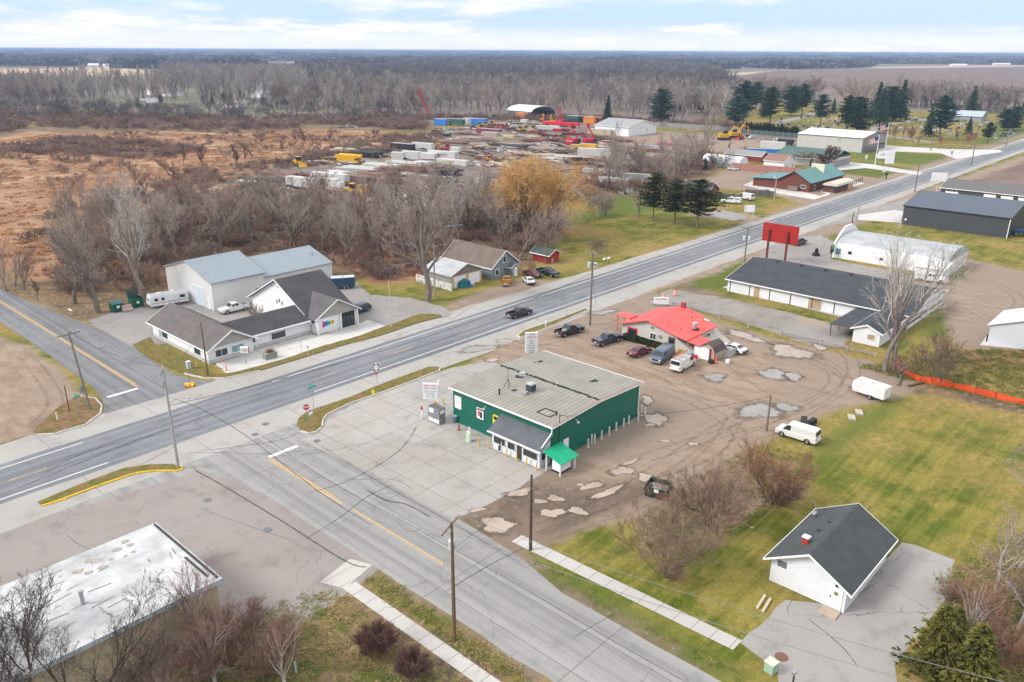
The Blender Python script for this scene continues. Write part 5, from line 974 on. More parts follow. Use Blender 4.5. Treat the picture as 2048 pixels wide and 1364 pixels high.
# ------------------------------------------------------------------ utility poles, wires, signs, bollards, small things
INS = mat('grey_insulator', (.42, .44, .46), .4)
XFM = mat('transformer_grey', (.50, .55, .60), .45, spec=.4)
TOPS = {}
def upole(key, label, base, top, m=WOOD, r=.17, arms=(), xf=0, arm_a=0.0, h=None, lamp=False, cat='utility pole', lean=None, group='utility poles'):
    b = P(*base); h = h or HT(*base, *top); tp = P(*top, z=h)
    dx, dy = (tp[0]-b[0], tp[1]-b[1]) if lean else (0, 0)
    t = thing('utility_pole', label, cat, b, 0, group); T = Vector((dx, dy, h))
    MB().tube((0, 0, -.1), T, r, r*.62, 10).build('pole', m, t)
    for k, (dz, L) in enumerate(arms):
        c = T*((h-dz)/h); d = Vector((math.cos(arm_a), math.sin(arm_a), 0)); n = Vector((-d.y, d.x, 0))*.16
        p0, p1 = c-d*L/2+n, c+d*L/2+n; A = MB(); A.tube(p0, p1, .075, .075, 4); a = A.build('crossarm', WOOD if m is not WOODB else mat('rusty_steel_arm', (.24, .13, .09), .7), t)
        for q in (-.48, -.2, .2, .48): MB().lathe([(.05, 0), (.06, .1), (.03, .2)], tuple(c+n+d*(L*q)+Vector((0, 0, .07))), 6).build('insulator', INS, a)
        g = MB(); g.tube(c+n+d*(L*.3), c+n*.6-Vector((0, 0, .6)), .025, .025, 4); g.tube(c+n-d*(L*.3), c+n*.6-Vector((0, 0, .6)), .025, .025, 4); g.build('brace', STL, a)
    for k in range(xf):
        a = arm_a+(math.pi if k else 0)+.5; zc = h-(2.6 if arms else 1.5); c = T*(zc/h)+Vector((math.cos(a)*.5, math.sin(a)*.5, 0))
        x = MB().lathe([(.05, -.05), (.26, 0), (.28, .75), (.2, .85), (.05, .9)], tuple(c), 12).build('transformer', XFM, t)
        MB().tube(c+Vector((0, 0, .85)), c+Vector((0, 0, 1.1)), .04).build('bushing', DRK, x)
    if lamp:
        c = T*((h-lamp)/h); MB().path([c, c+Vector((.6, -.5, .5)), c+Vector((1.5, -1.2, .7))], .04).build('lamp_arm', STL, t); MB().lathe([(.1, 0), (.2, -.1), (.16, -.22)], tuple(c+Vector((1.6, -1.28, .72))), 8).build('lamp_head', STL, t)
    TOPS[key] = Vector((*b, 0))+T; return t
p1_ = upole('A', 'brown wooden utility pole with grey transformer between sidewalk and cross street', (909, 1282), (899, 1043), WOODB, .17, ((.35, 2.6),), 1, R_(20), h=10.4)
upole('B', 'bare dark wooden pole at the muddy corner by the sidewalk', (1061, 1100), (1070, 950), mat('dark_pole_wood', (.085, .065, .05), .9), .16)
upole('C', 'tall grey utility pole with crossarms and street lamp on the yellow kerbed island', (357, 937), (332, 735), mat('silver_grey_pole', (.34, .33, .32), .8), .16, ((.3, 2.4), (1.6, 2.2)), 0, R_(60), lamp=4.0)
upole('D', 'tall utility pole with two transformers beside the parked black pickup', (1180, 650), (1185, 503), WOOD, .18, ((.3, 2.4), (2.0, 2.4)), 2, R_(88))
upole('E', 'leaning grey utility pole with crossarm on the brown grass island', (181, 820), (137, 664), WOOD, .16, ((.3, 2.8),), 0, R_(5), h=9.2, lean=True)
upole('F', 'slim brown pole on the lawn in front of the commercial building', (416, 752), (403, 645), WOODB, .12)
upole('G', 'pale grey bare pole standing beside the big tree and workshop', (870, 598), (877, 485), mat('pale_pole_wood', (.36, .32, .28), .9), .17, lamp=1.0)
upole('H', 'utility pole with two transformers behind the long white building', (1487, 540), (1497, 455), WOOD, .16, ((.3, 2.0),), 2, R_(88))
upole('I', 'short wooden pole beside the dark muddy puddle', (1533, 862), (1538, 790), WOOD, .13)
upole('J', 'slim pale pole at the edge of the commercial driveway', (782, 655), (786, 560), mat('pale_steel_pole', (.50, .50, .49), .5), .08, cat='lamp post', group=None)
upole('K', 'wooden pole beside the small red shed', (1091, 528), (1093, 466), WOOD, .14)
upole('L', 'pale utility pole between the parked van and the log restaurant', (1548, 402), (1554, 340), mat('pale_pole_wood', (.36, .32, .28), .9), .2, ((.3, 2.0),), 1, R_(80))
upole('M', 'pale utility pole by the fresh concrete storage drive', (1714, 441), (1717, 396), mat('pale_pole_wood', (.36, .32, .28), .9), .18)
upole('N', 'dark short pole between the two green verges left of the quonset barn', (1703, 453), (1707, 424), DRK, .13)
upole('O', 'dark utility pole at the roadside left of the ploughed field', (1829, 384), (1836, 330), WOOD, .2, ((.4, 2.2),), 0, R_(85))
upole('Q', 'utility pole where the white warehouse drive meets the road', (1942, 332), (1949, 288), WOOD, .22, ((.4, 2.2),), 1, R_(85))
upole('R', 'utility pole with transformers beside the white warehouse drive', (1861, 301), (1869, 250), WOOD, .24, ((.4, 3.0), (2.0, 2.2)), 2, R_(40))
upole('T', 'utility pole far up the road by the cemetery', (2012, 292), (2018, 266), WOOD, .24, ((.4, 2.6),), 0, R_(60))
WIRE = mat('black_cable', (.03, .03, .032), .6); WIREG = mat('grey_cable', (.22, .22, .23), .5)
def wire(label, a, b, sag=.6, r=.016, m=WIRE, n=14, group='power lines'):
    a, b = Vector(a), Vector(b); pts = [a.lerp(b, i/n)-Vector((0, 0, 4*sag*(i/n)*(1-i/n))) for i in range(n+1)]
    o = MB().path(pts, r, 4).build('power_line', m); tag(o, label, 'cable', group); return o
v3 = lambda x, y, z: Vector((x, y, z)); Tp = TOPS
wire('cable from the brown pole running out along the cross street', Tp['A']+v3(.9, .4, .1), v3(45.5, 0, 9.5), .8, .018, WIREG); wire('second pale cable along the cross street from the brown pole', Tp['A']+v3(-.9, -.2, .1), v3(43.8, 0, 9.3), .9, .018, WIREG)
wire('cable between the brown pole and the yellow kerbed island pole', Tp['A']+v3(0, .1, -.2), Tp['C']+v3(0, 0, -.3), 1.0, .012, WIREG); wire('low black cable between the brown pole and the bare dark pole', Tp['A']+v3(0, 0, -2.2), Tp['B']+v3(0, 0, -.2), .5, .012)
wire('thick black cable crossing the main road from the island pole', Tp['C']+v3(0, 0, -4.2), Tp['D']+v3(0, 0, -3.6), 1.6, .03); wire('cable from the island pole to the leaning pole', Tp['C']+v3(0, .6, 0), Tp['E']+v3(0, 0, .1), .8)
wire('upper cable from the island pole along the main road', Tp['C']+v3(.4, 0, .1), Tp['D']+v3(0, .5, .1), 1.8, .018, WIREG)
wire('cable from the two transformer pole along the main road', Tp['D']+v3(0, .6, .1), Tp['H']+v3(0, .4, .1), 1.0, .016); wire('second cable on from the two transformer pole', Tp['D']+v3(0, -.6, .1), Tp['H']+v3(0, -.4, .1), 1.1, .016)
wire('guy wire slanting down from the two transformer pole', Tp['D']+v3(0, 0, -2), v3(Tp['D'].x+9.5, Tp['D'].y+6, 0), .05, .02); wire('cable from the store mast to the short puddle pole', v3(60.6, 48.6, 5.4), Tp['I']+v3(0, 0, -.1), .9, .022); wire('cable from the restaurant to the short puddle pole', v3(100, 55.5, 2.9), Tp['I'], .6, .02)
wire('signal span wire over the junction', Tp['C']+v3(0, 0, -.6), Tp['F']+v3(0, 0, -.2), .9, .02); wire('cable from the leaning pole up the side road', Tp['E']+v3(.8, 0, .1), v3(45, 230, 9), 1.5, .016)
wire('distant cable beside the long white building', Tp['H']+v3(0, 0, .1), Tp['O']+v3(0, 0, .1), 2, .02); wire('distant cable on to the warehouse drive pole', Tp['O']+v3(0, 0, .1), Tp['Q']+v3(0, 0, .1), 1.5, .025)
# hanging signal
k_ = .45; c = Tp['C'].lerp(Tp['F'], k_); ps = P(380, 770, 5.6); sgz = 5.6
sg = thing('traffic_signal', 'amber four way flashing signal hanging over the junction', 'traffic signal', (*ps, sgz))
SIGY = mat('signal_yellow', (.72, .36, .01), .5)
MB().cb(0, 0, -.2, .45, .45, .4).build('housing', SIGY, sg)
for k in range(4):
    a = k*math.pi/2+.4; d = Vector((math.cos(a), math.sin(a), 0)); hd = MB().tube(d*.23, d*.62, .22, .2, 10).build('signal_head', SIGY, sg); MB().tube(d*.625, d*.64, .15, .15, 10).build('lens', mat('dark_red_lens', (.16, .02, .01), .2), hd)
MB().tube((0, 0, .2), (0, 0, 1.2), .02).build('hanger', DRK, sg); wire('hanger wire of the flashing signal to the lawn pole', v3(*ps, sgz+1.2), Tp['F']+v3(0, 0, -.1), .1, .014); wire('hanger wire of the flashing signal to the island pole', v3(*ps, sgz+1.2), Tp['C']+v3(0, 0, -.6), .1, .014)
# signs
SGRN = mat('sign_green', (.0, .30, .20), .5); GPST = mat('green_sign_post', (.14, .26, .22), .6)
def post_sign(name, label, base, h, m=GPST, r=.035, cat='sign', group=None):
    t = thing(name, label, cat, P(*base), 0, group); MB().tube((0, 0, 0), (0, 0, h), r, r, 6).build('post', m, t); return t
s_ = post_sign('stop_sign', 'red octagonal stop sign on the grass island tip', (616, 858), 2.9)
MB().add([(-.0, 0, 0)], []).extr([(.43*math.cos(math.pi/8+k*math.pi/4), 2.85+.43*math.sin(math.pi/8+k*math.pi/4)) for k in range(8)], 'y', -.06, -.042).build('rim', WHT, s_)
MB().extr([(.39*math.cos(math.pi/8+k*math.pi/4), 2.85+.39*math.sin(math.pi/8+k*math.pi/4)) for k in range(8)], 'y', -.07, -.061).build('plate', mat('stop_red', (.62, .01, .02), .5), s_)
text(s_, 'STOP', .30, (0, -.075, 2.85), FACE['-y'], WHT, sx=.95, bold=.012); s_.rotation_euler = (0, 0, R_(-22))
s_ = post_sign('route_sign', 'back of a small route sign with red disc behind the stop sign', (623, 856), 2.2, STL); MB().extr([(.3*math.cos(k*.6283), 2.0+.3*math.sin(k*.6283)) for k in range(10)], 'y', .04, .06).build('plate', mat('dark_red_disc', (.32, .02, .04), .5), s_); MB().box(-.28, -.06, 1.75, .28, -.042, 2.15).build('panel', WHT, s_)
s_ = post_sign('street_name_sign', 'green street name blades on a thin pole beside the stop sign', (628, 822), 3.2, STL, .03)
for a, z, b_ in ((0, 3.22, 'MAIN'), (90, 3.45, 'STATE')):
    bl_ = MB().box(-.55, -.012, z-.1, .55, .012, z+.1).build('blade', SGRN, s_); bl_.rotation_euler = (0, 0, R_(a)); text(bl_, b_, .15, (0, -.016, z), FACE['-y'], WHT)
s_ = post_sign('street_name_sign', 'green street name blades on the brown grass island', (162, 840), 3.0, STL, .035)
for a, z in ((10, 3.02), (100, 3.22)): bl_ = MB().box(-.45, -.012, z-.09, .45, .012, z+.09).build('blade', SGRN, s_); bl_.rotation_euler = (0, 0, R_(a))
s_ = post_sign('road_sign', 'back of a grey road sign on the brown grass island', (171, 814), 2.8, STL, .04); MB().box(-.3, -.02, 2.0, .3, .02, 2.9).build('panel', STL, s_)
s_ = post_sign('warning_sign', 'white sign with black diamond marker on the road verge', (754, 766), 2.6, STL, .03); MB().box(-.32, -.05, 1.6, .32, -.036, 2.9).build('panel', WHT, s_)
MB().extr([(-.3, 2.25), (0, 1.75), (.3, 2.25), (0, 2.75)], 'y', -.06, -.051).build('diamond', WHT, s_); g = MB()
for sx_, sz_ in ((-1, -1), (1, -1), (1, 1), (-1, 1)): g.extr([(sx_*.3, 2.25+sz_*.08), (sx_*.3, 2.25+sz_*.55), (sx_*.06, 2.25+sz_*.55)], 'y', -.062, -.051)
g.build('corner', BLKP, s_); MB().box(-.2, -.05, 1.3, .2, -.036, 1.56).build('lower_panel', RED, s_); s_.rotation_euler = (0, 0, R_(-40))
s_ = post_sign('warning_sign', 'small yellow diamond sign at the forecourt kerb', (747, 796), .9, STL, .02); MB().extr([(-.28, .9), (0, .5), (.28, .9), (0, 1.3)], 'x', -.05, -.03).build('panel', mat('sign_yellow', (.75, .62, .03), .5), s_); s_.rotation_euler = (0, 0, R_(40))
s_ = post_sign('road_sign', 'thin sign with pink top on the verge by the moving pickup', (1134, 632), 2.6, STL, .03); MB().box(-.25, -.05, 2.1, .25, -.036, 2.75).build('panel', mat('pale_pink_sign', (.6, .45, .45), .5), s_)
for k, (bp, h, lb) in enumerate([((604, 714), 3.0, 'tall thin street light post on the commercial verge'), ((617, 713), 1.4, 'short thin post beside the street light post')]):
    s_ = post_sign('sign_post', lb, bp, h, mat('pale_steel_pole', (.50, .50, .49), .5), .04, 'post'); MB().cb(0, 0, h, .2, .12, .25).build('cap', STL, s_)
# store pole sign
def pole_sign(label, base, w_, z0, z1, lines, cols, depth=.3, posts=(0,), rz=0.0, pm=WHT, sc=1.0):
    t = thing('store_sign', label, 'sign', P(*base), rz)
    for x_ in posts: MB().tube((x_, 0, 0), (x_, 0, z1 if depth < .25 else z0+.05), .09, .09, 8).build('post', pm, t)
    cab_ = MB().box(-w_/2, -depth/2, z0, w_/2, depth/2, z1).build('cabinet', WHT, t)
    for k, (tx, sz, z) in enumerate(lines): text(cab_, tx, sz, (0, -depth/2-.012, z), FACE['-y'], cols[k], sx=.9)
    return t
ps1 = pole_sign('white store sign with red and black lettering on white pole by forecourt', (862, 833), 1.75, 2.35, 4.35, [('MELLOWS', .36, 4.1), ('DISCOUNT', .32, 3.75), ('BEER WINE LIQUOR', .19, 3.4), ('ICE  GROCERY', .2, 3.15), ('OPEN 7 DAYS', .2, 2.9), ('LOTTO - KENO', .19, 2.62)], [REDP, REDP, BLKP, BLKP, BLKP, BLKP], .2, (0.98,), R_(-52))
MB().tube((.98, -.8, 4.5), (.98, .8, 4.5), .05).tube((.98, -.8, 2.3), (.98, .8, 2.3), .05).tube((-.95, 0, 4.42), (1.0, 0, 4.42), .035).build('crossbar', WHT, ps1); MB().box(.45, -.06, 1.4, .9, .02, 2.05).build('orange_panel', mat('orange_sign_panel', (.75, .35, .04), .5), ps1)
pole_sign('tall white liquor sign on pole behind the green store', (1062, 745), 1.7, 2.9, 5.9, [('HOURS', .26, 5.65), ('LIQUOR', .42, 5.25), ('BEER', .3, 4.75), ('WINE', .3, 4.4), ('ICE COLD', .26, 4.05), ('LOTTERY', .26, 3.7), ('TACKLE', .24, 3.35), ('OPEN', .28, 3.08)], [BLKP, REDP, REDP, REDP, BLKP, BLKP, BLKP, BLKP], .35, (0,), R_(-40))
sb = thing('menu_board', 'low white roadside letter board left of the red roof', 'sign', P(1322, 612), R_(-52)); MB().box(-1.3, -.12, .4, 1.3, .12, 1.55).build('board', WHT, sb); MB().box(-1.2, -.1, 0, -1.1, .1, .398).box(1.1, -.1, 0, 1.2, .1, .398).build('leg', DRK, sb); text(sb, 'FULL MENU', .36, (0, -.13, 1.28), FACE['-y'], BLKP)
s_ = pole_sign('small red and white sign on grey post in the commercial front bed', (492, 728), 1.15, 1.7, 2.6, [('CBD', .5, 2.15)], [REDP], .3, (0,), R_(-45), GRY); MB().box(.577, -.151, 1.7, .62, .151, 2.6).build('end_panel', mat('dark_red_panel', (.2, .02, .03), .5), s_)
pole_sign('white banner sign on two thin posts on the house lawn', (1497, 442), 2.6, 2.4, 4.2, [], [], .1, (-1.0, 1.0), R_(-60), mat('pale_steel_pole', (.50, .50, .49), .5))
pole_sign('white sign standing before the storage building', (1873, 383), 4.6, 3.2, 6.0, [], [], .2, (0,), R_(-60))
pole_sign('white tall sign on the office lawn', (1776, 340), 3.2, 2.4, 7.0, [], [], .3, (0,), R_(-50), pm=STL); pole_sign('cream office sign on brown base on the lawn', (1764, 335), 4.4, 3.4, 6.2, [('OFFICE', 1.0, 4.8)], [BLKP], .3, (0,), R_(-50), pm=WOODB)
for k, (px, lb) in enumerate([((1753, 318), 'small white marker left on the warehouse lawn'), ((1732, 320), 'small white marker near the office drive'), ((1767, 347), 'small white a-frame sign on the office lawn'), ((1903, 311), 'grey roadside sign by the warehouse drive mouth')]):
    s_ = thing('marker_sign', lb, 'sign', P(*px), R_(-50)); MB().box(-.5, -.05, .5, .5, .05, 2.0).build('panel', WHT if k < 3 else STL, s_); MB().box(-.06, -.06, 0, .06, .06, .498).build('post', STL, s_)
mb_ = thing('mailbox', 'black mailbox on post at the road edge of the office lawn', 'mailbox', P(1772, 358)); MB().cb(0, 0, 0, .3, .3, 1.3).build('post', DRK, mb_); MB().cb(0, 0, 1.31, 1.2, .6, .7).build('box', BLK, mb_)
# flags
for (bp, tp_, lb) in (((1769, 306), (1776, 247), 'white flagpole with american flag on the warehouse lawn'), ((1749, 334), (1759, 272), 'white flagpole with american flag on the office lawn')):
    h = HT(*bp, *tp_); f = thing('flagpole', lb, 'flagpole', P(*bp), R_(138)); MB().tube((0, 0, 0), (0, 0, h), .16, .1, 8).lathe([(.02, 0), (.2, .15), (.02, .35)], (0, 0, h), 8).build('pole', WHT, f)
    W_, H_ = 3.6, 2.2; n = 10; zt = h-.4
    cl = lambda u, v: (.2+u*W_, .25*math.sin(u*5+1)*u, zt-v*H_-.9*u*u-.25*math.sin(u*4)*u)
    g = MB()
    for i in range(n):
        for s2 in range(13):
            u0, u1, v0, v1 = i/n, (i+1)/n, s2/13, (s2+1)/13; g.m = 2 if (u1 <= .41 and s2 < 7) else (s2 % 2); g.quad(cl(u0, v0), cl(u0, v1), cl(u1, v1), cl(u1, v0))
    g.build('flag', [mat('flag_red', (.5, .03, .06), .7), WHT, mat('flag_navy', (.03, .05, .18), .7)], f)
# bollards
def bollards(name, pts, h, r, m, group, lbl, cap=None):
    first = None
    for k, bp in enumerate(pts):
        lb = lbl(k)
        if first is None:
            first = thing(name, lb, 'bollard', P(*bp), 0, group); MB().lathe([(r, 0), (r, h-.06), (r*.7, h-.01), (r*.2, h)], (0, 0, 0), 10).build('post', m, first)
            MB().lathe([(r*1.7, 0), (r*1.7, .03)], (0, 0, .0), 10).build('footing', cap or CONC, first)
        else: dup(first, P(*bp), None, None, lb, group)
WB = [(1176, 895), (1189, 886), (1203, 878), (1218, 870), (1232, 861), (1247, 853), (1257, 847), (1276, 840), (1283, 825), (1290, 831), (1183, 886)]
ordn = 'first second third fourth fifth sixth seventh eighth ninth tenth eleventh'.split()
bollards('bollard', WB, 1.1, .10, mat('white_bollard_paint', (.68, .66, .63), .6, var=.1), 'white bollards along the store side wall', lambda k: 'white bollard beside the green side wall, %s from the porch end' % ordn[k] if k < 10 else 'white bollard doubled beside the gas meter on the side wall')
YB = [(957, 893), (977, 897), (1013, 913), (1033, 922), (1053, 931), (1073, 941), (866, 828), (887, 810)]
bollards('bollard', YB, 1.0, .075, mat('yellow_bollard_paint', (.70, .47, .08), .6, var=.12), 'yellow bollards around the store', lambda k: ('yellow bollard along the porch front, %s from the far end' % ordn[k]) if k < 6 else ['yellow bollard by the white pole sign', 'yellow bollard behind the grey ice cage'][k-6])
for bp, lb in (((939, 872), 'lone white bollard on the forecourt left of the porch'), ((1012, 899), 'white post against the porch wall'), ((844, 836), 'white post with red top on the forecourt'), ((1091, 655), 'short white post at the verge end')):
    t = thing('post', lb, 'post', P(*bp)); MB().tube((0, 0, 0), (0, 0, 1.15), .09, .085, 8).build('post_body', WHT, t)
    if 'red' in lb: MB().tube((0, 0, 1.151), (0, 0, 1.5), .13, .13, 8).build('red_cap', RED, t)
for bp, lb in (((918, 860), 'rusty short pipe by the store wall'), ((1815, 0), '')):
    if lb: t = thing('pipe_stub', lb, 'pipe', P(*bp)); MB().tube((0, 0, 0), (0, 0, .8), .1, .1, 8).build('pipe', RUST, t); MB().cb(0, 0, 0, .5, .4, .05).build('foot', RUST, t)
for bp, lb, m1 in (((937, 883), 'pale green folding sign by the porch', mat('pale_green_board', (.35, .58, .26), .6)), ((1001, 902), 'small black menu board against the porch', DRK)):
    t = thing('folding_sign', lb, 'sign', P(*bp), R_(-15)); MB().extr([(-.18, 0), (.18, 0), (.04, 1.25), (-.04, 1.25)], 'y', -.3, .3).build('frame', WHT, t); MB().quad((-.185, -.25, .08), (-.06, -.25, 1.15), (-.06, .25, 1.15), (-.185, .25, .08)).build('panel', m1, t)
ic = thing('ice_cage', 'grey bottle exchange cage with white signs at the store corner', 'cage', (*P(891, 845), 0), R_(2)); CAGE = mat('grey_cage_mesh', (.28, .29, .30), .5, .3, var=.25, vs=4, stripe=('z', .22, .25, .5))
MB().box(-1.0, 0, .08, 0, 1.9, 2.0).build('cage', CAGE, ic); MB().face('-x', -1.0, .95, 1.7, 1.3, 1.85, .003, .03).face('-y', 0, -.85, -.15, 1.35, 1.8, .003, .03).pieces('sign_panel', WHT, ic); MB().face('-x', -1.0, .05, .9, .15, .6, .003, .04).face('-x', -1.0, 1.0, 1.8, .15, .6, .003, .04).build('cylinder_rack', WHT, ic)
t = thing('trash_bin', 'blue grey round trash bin beside the bottle cage', 'bin', P(911, 845)); MB().lathe([(.24, 0), (.30, .85)], (0, 0, 0), 12).build('body', mat('blue_grey_bin', (.10, .17, .23), .6), t); MB().lathe([(.33, .86), (.33, .92), (.2, 1.0)], (0, 0, 0), 12).build('lid', mat('pale_blue_lid', (.22, .32, .38), .6), t)
sh = thing('ice_shelter', 'small shelter with bright green metal roof at the porch corner', 'shelter', (58.0, 46.3, 0)); g = MB(); g.slab((-.3, -.35, 1.6), (2.7, -.35, 1.6), (2.7, 2.2, 2.3), (-.3, 2.2, 2.3), .07)
fixn(g.build('roof', mat('bright_green_roof', (.008, .36, .19), .6, spec=.3, var=.2, vs=1.0, stripe=('x', .4, .12, .75)), sh))
for x_, y_ in ((0, 0), (0, 1.9), (2.4, 0), (2.4, 1.9)): MB().tube((x_, y_, 0), (x_, y_, 1.55 if y_ < 1 else 2.08), .09, .09, 8).build('post', WHT, sh)
icb = thing('ice_freezer', 'white ice freezer under the bright green shelter roof', 'freezer', (58.4, 46.6, 0)); MB().box(0, 0, .2, 1.7, 1.1, 1.4).build('cabinet', WHT, icb); MB().face('-x', 0, .1, 1.1, .3, 1.25, .003, .05).build('door', TRIM, icb); MB().box(-.05, -.05, 0, 1.75, 1.15, .199).build('plinth', DRK, icb)
# restaurant yard
gsx, gsz, _ = tri_v((1432, 705), (1416, 722)); gs = thing('gambrel_shed', 'small tan gambrel shed with red trim and open door', 'shed', gsx, R_(0)); WSH = mat('tan_shed_boards', (.42, .34, .27), .8, var=.1)
MB().extr([(-1.2, 0), (1.2, 0), (1.2, 1.3), (.75, 2.0), (0, 2.4), (-.75, 2.0), (-1.2, 1.3)], 'x', -1.5, 1.5).build('wall', WSH, gs)
g = MB()
for a, b in (((-1.28, 1.28), (-.8, 2.05)), ((-.8, 2.05), (0, 2.48)), ((0, 2.48), (.8, 2.05)), ((.8, 2.05), (1.28, 1.28))): g.slab((-1.62, a[0], a[1]), (1.62, a[0], a[1]), (1.62, b[0], b[1]), (-1.62, b[0], b[1]), .07)
fixn(g.build('roof', mat('plum_shingles', (.10, .075, .075), .85, var=.15), gs)); MB().face('-x', -1.5, -.5, .5, 0.05, 1.7, .003, .03).build('doorway', BLK, gs); MB().face('-x', -1.5, .55, 1.15, .05, 1.7, .003, .06).build('door', mat('grey_white_door', (.5, .48, .46), .7), gs)
MB().face('-x', -1.5, -.62, -.51, 0, 1.8, .003, .06).face('-x', -1.5, -1.25, -1.12, 0, 1.3, .003, .06).face('-x', -1.5, 1.16, 1.28, 0, 1.3, .003, .06).build('trim', RED, gs)
for px, h, r, m, lb in (((1425, 721), 0, 0, BLK, ''), ((1390, 722), .9, .28, mat('red_drum', (.62, .02, .02), .5), 'red drum beside the work van'), ((1383, 716), .8, .25, mat('blue_drum', (.03, .12, .32), .5), 'blue drum behind the red drum'), ((1378, 721), .7, .22, mat('orange_keg', (.75, .38, .02), .5), 'orange keg by the drums'), ((1358, 707), .7, .22, mat('orange_keg', (.75, .38, .02), .5), 'orange keg by the kitchen door'), ((1403, 715), .8, .15, WHT, 'white gas bottle beside the tan shed'), ((1455, 726), .5, .3, WHT, 'white bucket on the gravel right of the tan shed')):
    if h: t = thing('drum', lb, 'drum', P(*px)); MB().lathe([(r, 0), (r*1.04, h*.3), (r, h*.6), (r, h)], (0, 0, 0), 12).build('body', m, t); MB().lathe([(r*.9, h+.001), (r*.5, h+.06)], (0, 0, 0), 12).build('lid', m, t)
t = thing('traffic_cone', 'orange traffic cone beside the tan shed', 'cone', P(1432, 727)); MB().lathe([(.2, .04), (.04, .7)], (0, 0, 0), 10).build('cone', mat('cone_orange', (.75, .14, .02), .6), t); MB().cb(0, 0, 0, .42, .42, .035).build('base', BLK, t)
t = thing('trash_bag', 'black trash bag at the tan shed door', 'bag', P(1422, 726)); MB().lathe([(.3, 0), (.5, .2), (.4, .45), (.12, .6)], (0, 0, 0), 9).build('bag', BLK, t)
t = thing('freezer', 'white appliance behind the work van at the kitchen door', 'freezer', (100.2, 53.2, 0), 0); MB().box(-1.6, -1.2, 0, .1, 1.2, 1.6).build('cabinet', WHT, t); MB().box(-1.5, -1.1, 1.602, 0, 1.1, 1.75).build('lid', mat('frosted_lid', (.6, .64, .66), .4), t)
t = thing('ramp', 'grey wooden ramp with rail beside the kitchen', 'ramp', (101.4, 50.4, 0), 0); MB().slab((0, 0, .1), (4.2, 0, .6), (4.2, 1.6, .6), (0, 1.6, .1), .1).build('deck', mat('grey_deck', (.33, .31, .29), .85), t); MB().box(0, -.06, 0, 4.2, -.003, 1.1).box(0, 1.603, 0, 4.2, 1.66, 1.1).build('rail_panel', mat('white_deck_rail', (.5, .48, .46), .8, stripe=('x', .2, .4, .6)), t)
DR = [((1327, 600), 'orange and white traffic drum nearest the letter board'), ((1350, 592), 'orange and white traffic drum nearest the long building')]; f0 = None
for bp, lb in DR:
    if f0 is None:
        f0 = thing('traffic_drum', lb, 'traffic drum', P(*bp), 0, 'traffic drums'); MB().lathe([(.30, 0), (.29, .3), (.29, .301), (.28, .45), (.28, .65), (.27, .8), (.26, 1.0), (.1, 1.05)], (0, 0, 0), 12).build('body', mat('drum_orange', (.8, .13, .02), .6), f0)
        for z in (.34, .7): MB().lathe([(.297, z), (.29, z+.16)], (0, 0, 0), 12).build('reflective_band', WHT, f0)
    else: dup(f0, P(*bp), None, None, lb)
# guard rail runs
def guardrail(label, pts, group='guard rails'):
    q = [P(*p) for p in pts]; t = thing('guard_rail', label, 'guard rail', q[0], 0, group); o = Vector((*q[0], 0)); pl = [Vector((*a, 0))-o for a in q]
    for a, b in zip(pl, pl[1:]):
        d = (b-a).normalized(); n = Vector((-d.y, d.x, 0))*.05; g = MB()
        for z0, z1, k in ((.42, .52, 1), (.52, .60, .2), (.60, .70, 1)): g.hexa([p+Vector((0, 0, z0)) for p in (a, b, b+n*k, a+n*k)]+[p+Vector((0, 0, z1)) for p in (a, b, b+n*k, a+n*k)])
        fixn(g.build('rail', STL, t)); L = (b-a).length; k = max(1, int(L/3.8))
        for i in range(k+1): c = a+d*(L*i/k); MB().cb(c.x-n.x*2.4, c.y-n.y*2.4, 0, .12, .12, .78).build('post', mat('weathered_post', (.42, .40, .37), .85), t)
guardrail('galvanised guard rail curving behind the red roofed restaurant', [(1345, 612), (1380, 620), (1440, 638), (1497, 655)]); guardrail('galvanised guard rail in front of the long white building', [(1562, 672), (1640, 690), (1750, 715)])
# orange mesh fence
of = thing('safety_fence', 'sagging orange plastic mesh fence along the rough grass', 'fence', P(1786, 722)); MESHO = mat('orange_mesh', (.66, .085, .02), .6, var=.2, vs=1.5); o = Vector((*P(1786, 722), 0)); fp = [Vector((*P(*p), 0))-o for p in ((1786, 712), (1790, 728), (1805, 748), (1840, 765), (1880, 773), (1905, 777), (1950, 788), (1990, 798), (2052, 812), (2120, 832))]; q = random.Random(5); g = MB(); hs = [q.uniform(.75, 1.15) for _ in range(80)]; k = 0
for a, b in zip(fp, fp[1:]):
    n = max(2, int((b-a).length/1.2))
    for i in range(n):
        c, d = a.lerp(b, i/n), a.lerp(b, (i+1)/n); e = Vector((.12*math.sin(k*1.7), .12*math.cos(k*1.3), 0)); e2 = Vector((.12*math.sin((k+1)*1.7), .12*math.cos((k+1)*1.3), 0)); u_ = Vector((.015, .015, 0))
        A = [c+Vector((0, 0, .05)), d+Vector((0, 0, .05)), d+e2+Vector((0, 0, hs[k+1])), c+e+Vector((0, 0, hs[k]))]; g.hexa([A[0], A[1], A[1]+u_, A[0]+u_, A[3], A[2], A[2]+u_, A[3]+u_]); k += 1
    MB().cb(a.x, a.y, 0, .05, .05, 1.3).build('stake', DRK, of)
g.build('mesh', MESHO, of)
